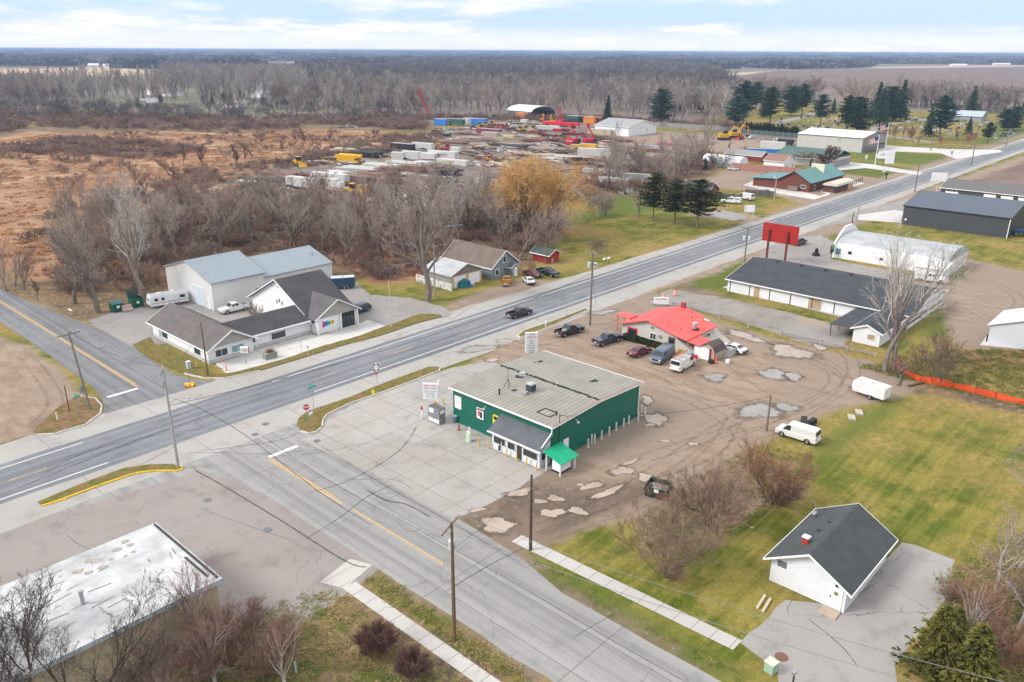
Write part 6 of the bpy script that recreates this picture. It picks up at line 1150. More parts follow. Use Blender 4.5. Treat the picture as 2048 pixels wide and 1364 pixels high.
# dumpsters and bins
DGRN = mat('dumpster_green', (.008, .085, .048), .55, var=.2, vs=2)
def dumpster(label, px, rz, lid='closed', L=1.9, w=1.5, h=1.5, DGRN=DGRN):
    t = thing('dumpster', label, 'dumpster', P(*px), rz, 'green dumpsters'); g = MB(); g.box(-L/2, -w/2, .12, L/2, w/2, .2); g.box(-L/2, -w/2, .2, -L/2+.06, w/2, h); g.box(L/2-.06, -w/2, .2, L/2, w/2, h); g.box(-L/2+.06, -w/2, .2, L/2-.06, -w/2+.06, h-.15); g.box(-L/2+.06, w/2-.06, .2, L/2-.06, w/2, h+.1); g.build('body', DGRN, t)
    MB().box(-L/2+.07, -w/2+.07, .25, L/2-.07, w/2-.07, h*.7).build('trash', mat('mixed_trash', (.25, .2, .19), .9, var=.7, vs=3, col2=(.05, .05, .06)), t)
    if lid == 'closed': MB().slab((-L/2, -w/2-.05, h-.05), (L/2, -w/2-.05, h-.05), (L/2, w/2, h+.2), (-L/2, w/2, h+.2), .06).build('lid', mat('teal_lid', (.04, .13, .13), .5), t)
    if lid == 'open': MB().box(-L/2, w/2+.003, h+.0, L/2, w/2+.08, h+1.3).build('lid', mat('grey_green_lid', (.05, .075, .075), .5), t)
    MB().face('-y', -w/2, -.2, .25, .7, 1.1, .003, .02).build('label_plate', WHT, t); MB().box(-L/2-.18, -w/2, .7, -L/2-.003, w/2, .85).box(L/2+.003, -w/2, .7, L/2+.18, w/2, .85).build('fork_pocket', DGRN, t)
    return t
dumpster('green dumpster with closed teal lid beside the side road trees', (235, 622), R_(-6)); dumpster('green dumpster with raised dark lid beside the travel trailer', (273, 613), R_(4), 'open', h=1.7); dumpster('rusty topped green dumpster full of trash by the bare bushes', (1316, 990), R_(-75), 'none', 2.3, 1.7, 1.3, mat('rusty_green_steel', (.008, .05, .032), .6, var=.3, vs=2, col2=(.16, .06, .04)))
t = thing('discarded_sofa', 'pinkish discarded sofa between the two dumpsters', 'sofa', P(256, 622), R_(-4)); SOF = mat('faded_pink_fabric', (.5, .38, .34), .9, var=.2); MB().box(-.8, -.4, .1, .8, .4, .45).build('seat', SOF, t); MB().box(-.8, .2, .451, .8, .4, 1.0).build('backrest', SOF, t)
for px, rz, lb in (((1606, 848), .3, 'black wheeled bin lying beside the white cargo van'), ((1622, 850), -.2, 'black wheeled bin right of the fallen bin'), ((1612, 858), .9, 'black wheeled bin nearest the cargo van roof')):
    t = thing('wheeled_bin', lb, 'bin', P(*px), rz, 'black bins by the cargo van'); g = MB(); g.hexa([(-.5, -.25, .1), (.5, -.3, .1), (.5, .3, .1), (-.5, .25, .1), (-.5, -.25, .65), (.5, -.32, .75), (.5, .32, .75), (-.5, .25, .65)]); g.build('body', PLSTC, t); MB().cb(.56, 0, .1, .08, .7, .7).build('lid', DRK, t); MB().tube((-.45, -.3, .12), (-.45, .3, .12), .12, .12, 8).build('wheel', BLK, t)
for px, lb in (((1718, 826), 'pale broken concrete slab on the stony grass edge'), ((1703, 836), 'second concrete slab at the stony grass edge')):
    t = MB().cb(0, 0, 0, 1.4, .8, .2, .5).build('concrete_slab', mat('broken_concrete', (.42, .39, .35), .9, var=.2), None, loc=(*P(*px), 0)); tag(t, lb, 'slab', 'broken slabs')
for px, lb in (((1522, 1205), 'left of two cream concrete kerb blocks by the driveway'), ((1533, 1212), 'right of two cream concrete kerb blocks by the driveway')):
    t = MB().cb(0, 0, 0, 2.0, .22, .18, R_(8)).build('kerb_block', mat('cream_concrete', (.52, .46, .33), .85), None, loc=(*P(*px), 0)); bevel(t, .03); tag(t, lb, 'kerb block', 'parking blocks')
t = thing('utility_box', 'pale green utility box at the driveway mouth', 'utility box', P(1541, 1342), R_(-8)); MB().box(-.35, -.35, 0, .35, .35, .8).build('cabinet', mat('pale_green_metal', (.32, .46, .36), .5), t); MB().box(-.4, -.4, .802, .4, .4, .88).build('lid', mat('cream_lid', (.55, .57, .45), .5), t)
t = thing('mailbox', 'grey mailbox on a post by the driveway end', 'mailbox', P(1585, 1372)); MB().cb(0, 0, 0, .1, .1, 1.1).build('post', DRK, t); MB().cb(0, 0, 1.101, .5, .22, .22).build('box', STL, t)
t = thing('pedestal', 'pale blue utility pedestal on the commercial lawn', 'utility box', P(378, 738)); MB().cb(0, 0, 0, .5, .45, 1.1).build('cabinet', mat('pale_blue_metal', (.45, .55, .62), .5), t); MB().cb(0, 0, 1.102, .55, .5, .06).build('lid', WHT, t)
for bp, h, m, lb, hat in (((447, 742), 1.3, WHT, 'white marker post with orange top on the commercial lawn', 'cone_orange'), ((335, 705 - 0), .9, GRY, 'grey gas meter stub on the commercial lawn', None), ((394, 736), .9, YEL, 'yellow marker post on the commercial lawn', None), ((453, 742), .8, mat('cone_orange', (.75, .14, .02), .6), 'short orange marker beside the white marker post', None), ((115, 840), 1.1, WHT, 'white marker post with orange top on the brown island', 'cone_orange'), ((139, 822), 3.4, mat('rust_post', (.10, .05, .035), .8), 'tall rusty thin post on the brown island', None), ((592, 1345), .9, mat('pale_teal_post', (.35, .55, .55), .6), 'pale teal marker post between the two maroon bushes', None), ((1063, 1098), .9, XFM, 'grey meter box at the foot of the dark bare pole', None), ((1810, 692 - 20), 1.2, GRY, 'grey post on the green patch behind the long building', None)):
    t = thing('marker_post', lb, 'post', P(*bp)); MB().tube((0, 0, 0), (0, 0, h), .075 if h < 2 else .06, None, 6).build('post_body', m, t)
    if hat: MB().tube((0, 0, h+.002), (0, 0, h+.35), .08, .08, 6).build('orange_cap', MATS[hat], t)
t = thing('planter', 'grey timber planter with dry grass in front of the commercial building', 'planter', P(541, 716), R_(-5)); MB().box(-.9, -.5, 0, .9, .5, .9).build('box', mat('grey_planter_timber', (.26, .26, .22), .85, stripe=('z', .25, .15, .5)), t); PLT = MB(); q = random.Random(2)
for k in range(160): a, r_ = q.uniform(0, 6.28), q.uniform(0, .4); PLT.quad((r_*math.cos(a)*1.6, r_*math.sin(a), .9), (r_*math.cos(a)*1.6+.05, r_*math.sin(a)+.02, .9), (r_*math.cos(a)*2.2+q.uniform(-.2, .2), r_*math.sin(a)*1.5, 1.2+q.uniform(0, .5)))
PLT.build('dry_grass', mat('russet_dry_grass', (.36, .17, .08), .9, var=.3), t)
for px, lb in (((1217, 528), 'white mailbox pair at the lawn edge by the road, left'), ((1208, 530), 'white mailbox pair at the lawn edge by the road, right')): t = thing('mailbox', lb.replace(' pair', ''), 'mailbox', P(*px)); MB().cb(0, 0, 0, .12, .12, 1.1).build('post', WOODB, t); MB().cb(0, 0, 1.101, .7, .3, .35).build('box', WHT, t)
for px, rz, L, lb in (((1450, 400), 0, 10, 'dark board fence behind the parked white pickup'), ((1520, 393), 0, 9, 'dark board fence right of the white van')):
    t = thing('board_fence', lb, 'fence', P(*px), R_(-72), 'dark board fences'); MB().box(-L/2, -.05, .1, L/2, .05, 1.9).build('panel', mat('dark_fence_boards', (.13, .115, .105), .9, stripe=('x', .3, .15, .6)), t)
    for k in range(5): MB().cb(-L/2+L*k/4, -.12, 0, .12, .12, 2.0).build('post', mat('dark_fence_boards', (.13, .115, .105), .9), t)
t = thing('board_fence', 'long reddish board fence beside the arched shelter', 'fence', P(1532, 345), R_(-82)); MB().box(-13, -.1, 0, 13, .1, 2.6).build('panel', mat('reddish_boards', (.36, .18, .14), .85, stripe=('x', 5.0, .05, .6)), t)
for k in range(6): MB().cb(-13+26*k/5, .2, 0, .2, .2, 2.7).build('post', WOODB, t)
t = thing('split_fence', 'low patio post fence along the restaurant grass', 'fence', P(1665, 388)); o = Vector((*P(1665, 388), 0)); a, b = Vector((*P(1662, 388), 0))-o, Vector((*P(1724, 363), 0))-o
for k in range(16): c = a.lerp(b, k/15); MB().cb(c.x, c.y, 0, .25, .25, 1.4).build('post', WOODB, t)
MB().tube(a+v3(0, 0, 1.0), b+v3(0, 0, 1.0), .07).build('rail', WOODB, t)
t = thing('chain_link_fence', 'low green slatted fence below the arborvitae row', 'fence', P(1545, 271)); o = Vector((*P(1545, 271), 0)); a, b = Vector((*P(1480, 266), 0))-o, Vector((*P(1600, 276), 0))-o; n = (b-a).normalized(); pr_ = Vector((-n.y, n.x, 0))*.1
MB().hexa([a, b, b+pr_, a+pr_, a+v3(0, 0, 2.2), b+v3(0, 0, 2.2), b+pr_+v3(0, 0, 2.2), a+pr_+v3(0, 0, 2.2)]).build('panel', mat('green_slats', (.07, .10, .10), .8), t)
for k in range(12): c = a.lerp(b, k/11)-pr_; MB().cb(c.x, c.y, 0, .15, .15, 2.4).build('post', STL, t)
t = thing('yard_fence', 'long grey fence behind the machine shop gravel', 'fence', P(1400, 258)); o = Vector((*P(1400, 258), 0)); a, b = Vector((*P(1310, 252), 0))-o, Vector((*P(1482, 264), 0))-o; n = (b-a).normalized(); pr_ = Vector((-n.y, n.x, 0))*.1
MB().hexa([a, b, b+pr_, a+pr_, a+v3(0, 0, 2.4), b+v3(0, 0, 2.4), b+pr_+v3(0, 0, 2.4), a+pr_+v3(0, 0, 2.4)]).build('panel', mat('weathered_grey_boards', (.26, .25, .25), .85, stripe=('x', 2.0, .1, .7)), t)
for k in range(14): c = a.lerp(b, k/13)-pr_; MB().cb(c.x, c.y, 0, .18, .18, 2.5).build('post', STL, t)
# right edge and odds
for px, lb in (((1978, 683), 'left black drum stack beside the white shed pad'), ((2000, 687), 'right black drum stack beside the white shed pad')):
    t = thing('drum', lb, 'drum', P(*px), 0, 'black drums'); MB().lathe([(.45, 0), (.47, .5), (.45, 1.0), (.2, 1.05)], (0, 0, 0), 12).build('body', BLK, t); MB().lathe([(.49, .98), (.49, 1.1), (.35, 1.12)], (0, 0, 0), 12).build('rim', DRK, t)
t = thing('tractor', 'blue tractor at the right edge beside the pole building', 'tractor', P(2044, 472), R_(100)); TBLU = mat('tractor_blue', (.02, .12, .36), .5); MB().box(-.5, -.45, .8, 1.8, .45, 1.5).build('bonnet', TBLU, t); MB().box(-1.6, -.7, .9, -.52, .7, 2.4).build('cab', GLS, t)
for sg in (-1, 1): wheel(t, -1.0, sg*.95, .8, sg); wheel(t, 1.3, sg*.8, .5, sg)
t = thing('goal_frame', 'thin grey pipe frame on the grass left of the long building', 'frame', P(1440, 548), R_(-10)); MB().tube((0, 0, 0), (0, 0, 2), .05).tube((4, 0, 0), (4, 0, 2), .05).tube((0, 0, 2), (4, 0, 2), .05).build('pipe', STL, t)
t = thing('statue', 'dark sculpture lump on the asphalt by the quonset barn', 'sculpture', P(1632, 511)); MB().lathe([(.9, 0), (.7, .5), (.35, .9), (.4, 1.3), (.1, 1.7)], (0, 0, 0), 9).build('figure', BLK, t); MB().cb(.4, .3, 0, 1.6, .6, .5, .4).build('base', DRK, t)
t = thing('tarp_pile', 'teal tarpaulin over boxes at the workshop front', 'pile', P(926, 575), R_(5)); MB().hexa([(-.9, -.5, 0), (.9, -.5, 0), (.9, .5, 0), (-.9, .5, 0), (-.7, -.4, 1.3), (.8, -.35, 1.5), (.7, .4, 1.6), (-.8, .4, 1.2)]).build('tarp', mat('teal_tarp', (.02, .15, .17), .7, var=.2), t)
for k, (dx, dy, m, n_) in enumerate(((1.3, -.8, mat('blue_plastic', (.04, .17, .40), .6), 'blue_crate'), (2.0, -.5, WHT, 'white_panel'), (1.8, .2, mat('blue_plastic', (.04, .17, .40), .6), 'blue_bag'))): MB().cb(dx, dy, 0, .7, .5, .5+.2*k, k).build(n_, m, t)
for px, rz, L, lb, m in (((1800, 762), .2, 4, 'fallen grey log at the orange fence', WOOD), ((1842, 768), -.4, 5, 'fallen brown branch under the fence bush', WOODB), ((186, 612), 1.2, 1.6, 'short sawn log beside the dumpsters', mat('cut_wood', (.45, .38, .28), .8)), ((141, 622), 1.6, 1.2, 'white debris board on the roadside grass', WHT)):
    t = MB().tube((-L/2, 0, .15), (L/2, 0, .2), .16, .12, 7).build('log', m, None, loc=(*P(*px), 0)); t.rotation_euler = (0, 0, rz); tag(t, lb, 'log')
MAN = mat('manhole_iron', (.17, .17, .175), .6, .3, var=.2, vs=6)
for px, lb in (((531, 848), 'manhole cover in the middle of the junction'), ((634, 882), 'manhole cover on the forecourt edge'), ((510, 869), 'small drain cover on the cross street'), ((415, 1000), 'square drain cover in the pink lot'), ((535, 1060), 'round drain cover in the lower pink lot')):
    t = MB().lathe([(.42, 0), (.40, .012)], (0, 0, .024), 18).build('manhole_cover', MAN, None, loc=(*P(*px), 0)); tag(t, lb, 'manhole cover')
t = MB().lathe([(.5, 0), (.48, .012)], (0, 0, .02), 18).build('manhole_cover', mat('rusty_iron', (.17, .085, .06), .8, var=.2, vs=6), None, loc=(*P(1563, 1314), 0)); tag(t, 'rusty manhole cover in the driveway', 'manhole cover')
# ------------------------------------------------------------------ vegetation
def bark(name, c, **k): return mat(name, c, .9, spec=.1, var=.25, vs=1.5, rand=.18, **k)
BARK = bark('grey_bark', (.20, .162, .135)); TWIG = bark('grey_twigs', (.335, .275, .235)); TWIGP = bark('pale_grey_twigs', (.40, .365, .335)); TWIGD = bark('dark_twigs', (.085, .072, .065)); TWIGB = bark('brown_twigs', (.235, .165, .118)); TWIGR = bark('reddish_twigs', (.26, .16, .13)); TWIGM = bark('maroon_twigs', (.085, .04, .038)); TWIGV = bark('purple_brown_twigs', (.29, .20, .16)); WILL = bark('golden_willow_twigs', (.50, .30, .115)); BARKD = bark('dark_bark', (.075, .062, .052)); TWIGO = bark('rusty_twigs', (.31, .175, .11))
def grow(q, H, form):
    f = dict(limbs=9, t0=.28, ang=(.75, .7, .7, .7), ratio=(.62, .48, .42, .5), kids=(0, 7, 7, 4), up=.10, trunk=.93, lev=4, wig=.12, droop=0.0, r=.022, stems=1, lean=0.0, rt=.011)
    f.update(form); segs = []
    def go(p, d, L, r, lev):
        n = (7, 5, 4, 3, 2)[min(lev, 4)]; pts = [(p, r)]; s = L/n
        for i in range(n):
            up = f['up'] if lev else .05
            dr = f['droop']*(lev >= 2)*(i+1)/n
            d = (d+Vector((q.gauss(0, f['wig']), q.gauss(0, f['wig']), q.gauss(0, f['wig'])*.6+up-dr*(1.2 if lev > 2 else .5)))).normalized()
            p2 = p+d*s; r2 = max(r*(1-.72*(i+1)/n), f['rt']*.55); segs.append((p.copy(), p2.copy(), pts[-1][1], r2, lev)); pts.append((p2, r2)); p = p2
        if lev >= f['lev']: return
        k = f['limbs'] if lev == 0 else f['kids'][lev]; t0 = f['t0'] if lev == 0 else .18
        for j in range(k):
            t = t0+(1-t0)*((j+q.random())/k); i = min(n-1, int(t*n)); a, ra = pts[i]; b, rb = pts[i+1]; c = a.lerp(b, t*n-i)
            ax = d.orthogonal().normalized(); rot = Matrix.Rotation(q.uniform(0, 6.283), 3, (b-a).normalized()); tilt = f['ang'][lev]*q.uniform(.7, 1.2)
            dd = (b-a).normalized(); side = rot@dd.orthogonal().normalized(); nd_ = (dd*math.cos(tilt)+side*math.sin(tilt)).normalized()
            LL = L*f['ratio'][lev]*(1.15-.55*t)*q.uniform(.75, 1.2); go(c, nd_, LL, max((ra+(rb-ra)*.5)*(.62 if lev == 0 else .6), f['rt']), lev+1)
    for s_ in range(f['stems']):
        a = q.uniform(0, 6.283); ln = f['lean']*q.uniform(.5, 1.2)
        go(Vector((.04*H*math.cos(a)*(f['stems'] > 1), .04*H*math.sin(a)*(f['stems'] > 1), -.1)), Vector((math.cos(a)*ln, math.sin(a)*ln, 1)).normalized(), H*f['trunk']*q.uniform(.82, 1.0), H*f['r']/math.sqrt(f['stems']), 0)
    return segs
def seg_mesh(name, segs, m, sides, q, wmin=0.0, parent=None, ribbon_from=3):
    b = MB(); V, Fc = b.v, b.f
    for p0, p1, r0, r1, lev in segs:
        if lev >= ribbon_from:
            d = p1-p0; u = d.orthogonal().normalized(); u = (Matrix.Rotation(q.uniform(0, 3.14), 3, d.normalized())@u); w0, w1 = max(r0, wmin), max(r1, wmin*.6); o = len(V)
            V += [tuple(p0-u*w0), tuple(p0+u*w0), tuple(p1+u*w1), tuple(p1-u*w1)]; Fc.append((o, o+1, o+2, o+3)); b.mi.append(0)
        else: b.tube(p0, p1, r0, r1, (7, 5, 3)[min(lev, 2)], False)
    return b.build(name, m, parent)
PROTO = {}
def tree_mesh(key, seed, H, form, mt, mc, split=2, wmin=.02):
    q = random.Random(seed); segs = grow(q, H, form)
    zt = max(s[1].z for s in segs); k = H/zt; segs = [(a*k, b_*k, r0, r1, l) for a, b_, r0, r1, l in segs]
    tr_ = seg_mesh('trunk', [s for s in segs if s[4] < split], mt, 6, q); cr = seg_mesh('crown', [s for s in segs if s[4] >= split], mc, 3, q, wmin)
    PROTO[key] = (tr_.data, cr.data, H); bpy.data.objects.remove(tr_); bpy.data.objects.remove(cr)
def tree(key, name, label, cat, xy, h, rz=None, group=None, wide=1.0):
    a, b, H = PROTO[key]; rz = rnd.uniform(0, 6.28) if rz is None else rz
    t = thing(name, label, cat, xy, rz, group); s = h/H; t.scale = (s*wide, s*wide, s)
    for nm, me in (('trunk', a), ('crown', b)): o = bpy.data.objects.new(nm, me); COL.objects.link(o); o.parent = t
    return t
ROUND = dict(limbs=10, t0=.22, ang=(.72, .7, .75, .8), ratio=(.66, .5, .42, .5), kids=(0, 8, 8, 4))
VASE = dict(limbs=9, t0=.15, ang=(.45, .5, .6, .7), ratio=(.75, .5, .42, .5), kids=(0, 8, 7, 4), up=.12)
POP = dict(limbs=13, t0=.22, ang=(.34, .45, .5, .6), ratio=(.42, .48, .45, .5), kids=(0, 7, 7, 3), up=.16, r=.017)
SHRUB = dict(stems=11, lean=.75, limbs=7, t0=.12, ang=(.45, .5, .5, .6), ratio=(.55, .5, .5, .5), kids=(0, 6, 5, 0), lev=3, up=.05, r=.018, trunk=.95)
for k in range(3): tree_mesh('round%d' % k, 20+k, 18, ROUND, BARK, TWIG, wmin=.022)
for k in range(3): tree_mesh('vase%d' % k, 30+k, 18, VASE, BARK, TWIG if k else TWIGP, wmin=.022)
tree_mesh('vase_brown', 34, 14, VASE, BARK, TWIGV, wmin=.022)
for k in range(3): tree_mesh('pop%d' % k, 40+k, 24, POP, bark('pale_bark', (.25, .225, .205)), TWIGP if k < 2 else TWIG, wmin=.03)
tree_mesh('big', 51, 21, dict(VASE, stems=2, lean=.10, limbs=11, t0=.26, kids=(0, 8, 7, 2), r=.027), bark('mid_grey_bark', (.22, .185, .165)), TWIGP, wmin=.018)
tree_mesh('dark', 61, 11, dict(VASE, stems=3, lean=.35, limbs=9, t0=.10, kids=(0, 7, 6, 3), r=.014), BARKD, TWIGD, wmin=.009)
for k, m in enumerate((TWIGB, TWIGR, TWIGV, TWIGO, TWIG)): tree_mesh('shrub%d' % k, 70+k, 5, SHRUB, BARK, m, wmin=.016)
tree_mesh('ball', 81, 3, dict(SHRUB, stems=46, lean=1.5, limbs=11, t0=.3, kids=(0, 8, 5, 0), up=.05, trunk=.9), bark('maroon_stems', (.17, .095, .085)), bark('maroon_shoots', (.20, .115, .10)), split=1, wmin=.010)
tree_mesh('maroon', 83, 10, dict(ROUND, limbs=16, t0=.12, kids=(0, 9, 9, 4), ang=(.85, .7, .7, .7)), BARK, bark('maroon_crown_twigs', (.11, .05, .045)), wmin=.05)
tree_mesh('willow', 91, 20, dict(stems=4, lean=.35, limbs=10, t0=.25, ang=(.75, .7, .6, .5), ratio=(.62, .55, .75, .9), kids=(0, 7, 7, 4), up=.10, droop=.30, r=.028), bark('willow_bark', (.17, .125, .085)), WILL, wmin=.020)
tree_mesh('sapling', 95, 8, dict(POP, limbs=12), BARK, TWIGR, wmin=.03); tree_mesh('sapling_rust', 96, 8, dict(ROUND, limbs=11), BARK, TWIGO, wmin=.03)
for k, m in enumerate((TWIGB, TWIGR, TWIGV, TWIGO, TWIG)): tree_mesh('near%d' % k, 170+k, 5, dict(SHRUB, stems=13, limbs=8, kids=(0, 7, 5, 0)), bark('brown_stems', (.15, .105, .08)), m, wmin=.011)
# conifers: trunk and many needle sprays on drooping or level boughs
def conifer_mesh(key, seed, H, rad, mc, style='spruce', n=46, mt=BARKD):
    q = random.Random(seed); b = MB(); tb = MB(); tb.tube((0, 0, -.1), (0, 0, H*.97), H*.016, H*.002, 7)
    for i in range(n):
        t = (i+q.random())/n; z = H*(.10+.89*t) if style != 'pine' else H*(.28+.71*t)
        prof = {'spruce': (1-t)**.85+.03, 'pine': (math.sin(math.pi*min(1, .18+.82*t))**.7)*(.75+.25*q.random())+.05, 'bushy': math.sin(math.pi*(.12+.84*t))**.6}[style]
        for j in range(7 if style != 'pine' else 5):
            a = q.uniform(0, 6.283); L = rad*prof*q.uniform(.65, 1.12)
            if L < .12: continue
            sl = {'spruce': -.30, 'pine': .12, 'bushy': .1}[style]+q.gauss(0, .1); d = Vector((math.cos(a), math.sin(a), sl)); p = Vector((0, 0, z))
            if style == 'pine' and j < 3: tb.tube(p, p+d*L*.8, .045, .02, 3, False)
            m = max(3, int(L/.28))
            for k in range(m):
                u = (k+.6)/m; c = p+d*(L*u)+Vector((q.gauss(0, .07)*L, q.gauss(0, .07)*L, -.12*L*u*u*(style == 'spruce'))); s = (.20+.16*q.random())*(1.35 if style == 'pine' else 1.1)*(H/14)**.5*(1.15-.35*u)
                for _ in range(3):
                    e = Vector((d.x+q.gauss(0, .5), d.y+q.gauss(0, .5), q.gauss(0, .35)+(.25 if style == 'pine' else -.1))).normalized(); w = e.orthogonal(); w = (Matrix.Rotation(q.uniform(0, 6.28), 3, e)@w.normalized())*s*.55
                    b.quad(c-e*s*.3-w*.5, c+w, c+e*s*1.5, c-w)
    me = b.build('crown', mc).data; mt_ = tb.build('trunk', mt).data; PROTO[key] = (mt_, me, H)
    for o in [o for o in COL.objects if o.data in (me, mt_)]: bpy.data.objects.remove(o)
def need(name, c, c2): return mat(name, c, .8, spec=.15, var=.45, vs=.9, rand=.2, col2=c2)
NS = need('spruce_needles', (.05, .095, .06), (.034, .066, .046)); NP = need('pine_needles', (.06, .10, .042), (.036, .064, .032)); NB = need('blue_pine_needles', (.055, .115, .082), (.036, .08, .06)); NY = need('yellow_green_cedar', (.125, .12, .026), (.055, .06, .018)); NA = need('arborvitae_green', (.028, .042, .018), (.018, .028, .012))
conifer_mesh('spruce0', 1, 16, 3.8, NS); conifer_mesh('spruce1', 2, 16, 4.4, NS, n=40); conifer_mesh('pine0', 3, 15, 4.6, NP, 'pine', 34); conifer_mesh('pine1', 4, 15, 5.2, NB, 'pine', 32); conifer_mesh('bushy', 5, 12, 4.8, NS, 'bushy', 44); conifer_mesh('arb', 6, 5, .85, NA, 'spruce', 40); conifer_mesh('cedar', 7, 8, 2.6, NY, 'spruce', 44); conifer_mesh('pine2', 8, 12, 4.2, need('olive_pine_needles', (.085, .09, .04), (.05, .058, .028)), 'pine', 26, BARK)
def at(key, name, label, cat, base, top=None, h=None, group=None, wide=1.0, rz=None):
    return tree(key, name, label, cat, P(*base), h or HT(*base, *top), rz, group, wide)
BT = 'bare_tree'
at('big', BT, 'big bare grey tree with forked trunk by the guard rail end', 'tree', (1778, 742), (1800, 440), wide=.95, rz=1.0)
at('shrub0', 'bare_bush', 'large brown bare bush growing through the orange mesh fence', 'bush', (1870, 768), (1870, 655), wide=1.15)
at('shrub2', 'bare_bush', 'dark tangled bush at the foot of the big forked tree', 'bush', (1790, 750), h=2.6, wide=1.5)
at('vase1', BT, 'tall bare tree with many limbs left of the dumpsters', 'tree', (196, 625), (190, 385), wide=1.25); at('vase0', BT, 'tall pale bare tree with slim crown behind the dumpsters', 'tree', (288, 603), (270, 345), wide=1.0); at('round1', BT, 'bare tree overhanging the roadside brush, leftmost of three', 'tree', (150, 608), (140, 420), wide=1.1)
for k, (px, h) in enumerate([((12, 582), 9), ((30, 572), 8), ((48, 580), 7), ((75, 600), 4)]): at('vase_brown' if k < 3 else 'sapling', BT, ['bare tree at the left edge of the side road, nearest the edge', 'bare tree second from the left edge by the side road', 'bare tree third from the left edge by the side road', 'thin bare sapling on the side road verge'][k], 'tree', px, h=h, group='bare trees at the left edge')
at('round0', BT, 'big grey bare tree with wide crown beside the workshop', 'tree', (856, 602), (870, 350), wide=1.2, rz=.4)
at('willow', 'willow_tree', 'large golden weeping willow behind the blue grey house', 'tree', (1062, 478), (1060, 292), wide=1.4, rz=.3); at('willow', 'willow_tree', 'smaller golden willow at the right side of the large willow', 'tree', (1112, 455), (1110, 330), wide=.9, rz=2)
at('vase1', BT, 'tall bare cottonwood left of the golden willow', 'tree', (955, 455), (960, 305), wide=.9); at('vase2', BT, 'grey bare tree in front of the golden willow, leaning over the house', 'tree', (1000, 500), (1010, 370), wide=1.3); at('round2', BT, 'grey spreading bare tree at the foot of the willow', 'tree', (1090, 500), (1100, 400), wide=1.5); at('vase_brown', BT, 'brown bare tree behind the blue grey house ridge', 'tree', (1040, 520), (1040, 420), wide=1.2)
at('vase2', BT, 'tallest bare tree at the near edge of the equipment yard', 'tree', (1236, 368), (1245, 232), wide=.7)
at('pine2', 'pine_tree', 'leftmost of the three dark pines on the house lawn', 'tree', (1306, 441), (1317, 345), group='pines on the lawn', wide=1.1); at('pine2', 'pine_tree', 'middle of the three dark pines on the house lawn', 'tree', (1349, 448), (1361, 358), group='pines on the lawn', wide=1.4); at('pine2', 'pine_tree', 'rightmost of the three dark pines on the house lawn', 'tree', (1394, 454), (1399, 358), group='pines on the lawn', wide=1.5)
at('round0', BT, 'small round bare tree alone on the green lawn left of the pines', 'tree', (1277, 438), (1277, 372), wide=1.2); at('shrub4', BT, 'left bare multi-stem tree on the lawn near the willow', 'tree', (1193, 436), (1193, 378)); at('shrub4', BT, 'right bare multi-stem tree on the lawn near the willow', 'tree', (1209, 432), (1210, 378))
at('shrub2', 'bare_bush', 'small upright bare bush alone on the lawn by the mailboxes', 'bush', (1199, 508), (1199, 470)); at('shrub2', 'bare_bush', 'bare bush at the right wall of the blue grey house', 'bush', (1062, 540), h=2.6, wide=1.2); at('vase_brown', BT, 'bare brown tree right of the red shed', 'tree', (1118, 505), (1118, 445), wide=1.2)
at('maroon', 'round_tree', 'dense round maroon tree beside the long teal roofed shop', 'tree', (1652, 341), (1653, 289), wide=1.15); at('shrub2', 'bare_bush', 'wide grey bush beside the maroon tree', 'bush', (1622, 332), h=7, wide=1.8); at('shrub0', 'bare_bush', 'brown bush left of the white arched shelter', 'bush', (1440, 335), (1435, 296), wide=1.4); at('spruce0', 'spruce_tree', 'small dark spruce at the yard edge left of the gravel lot', 'tree', (1410, 341), (1411, 315), wide=1.2)
at('round1', BT, 'wide grey bare tree before the dark woodland pines', 'tree', (1420, 262), (1418, 210), wide=1.5); at('shrub3', 'bare_bush', 'rusty bare bush on the grass before the arborvitae', 'bush', (1487, 308), (1487, 290)); at('sapling', BT, 'thin bare sapling at the gravel edge of the yard', 'tree', (1457, 305), (1457, 280))
# foreground, lower left and right
at('dark', BT, 'dark bare tree in front of the white membrane roof', 'tree', (74, 1462), (130, 1140), wide=1.5, rz=.6); at('dark', BT, 'dark bare tree at the lower left corner of the view', 'tree', (10, 1440), (10, 1190), wide=1.3, rz=4); at('dark', BT, 'second dark bare tree right of the first over the beige wall', 'tree', (185, 1440), (250, 1165), wide=1.4, rz=2.4)
FR = [((330, 1400), 5.2, 1), ((400, 1375), 5.0, 1), ((460, 1330), 4.6, 1), ((530, 1360), 4.6, 1), ((575, 1300), 3.0, 1), ((425, 1290), 4.6, 1), ((500, 1270), 3.4, 1)]
FL = ['nearest the beige wall', 'below the brown spruce', 'in the middle of the thicket', 'right of the thicket middle', 'at the right edge of the thicket', 'behind the brown spruce foot', 'behind the thicket middle', 'against the beige wall', 'lowest in the thicket', 'low and tan beside the maroon bushes', 'at the pink lot edge', 'nearest the sidewalk corner']
for k, (px, h, v_) in enumerate(FR): at('near%d' % v_, 'bare_bush', ('reddish bare bush ' if v_ == 1 else 'brown bare bush ')+FL[k], 'bush', px, h=h, group='reddish thicket beside the beige building', wide=1.15)
pass
tree_mesh('nvase', 36, 7, dict(VASE, stems=2, lean=.2, kids=(0, 6, 5, 2)), bark('birch_bark', (.42, .40, .38)), TWIGR, wmin=.007); at('nvase', BT, 'pale slender bare tree inside the reddish thicket', 'tree', (435, 1370), h=6.6, wide=.9); at('nvase', BT, 'reddish slender bare tree beside the white roof corner', 'tree', (405, 1290), (400, 1105), wide=.9, rz=1); at('nvase', BT, 'pale leaning bare tree at the thicket edge', 'tree', (570, 1370), h=5.6, wide=1.0, rz=2)
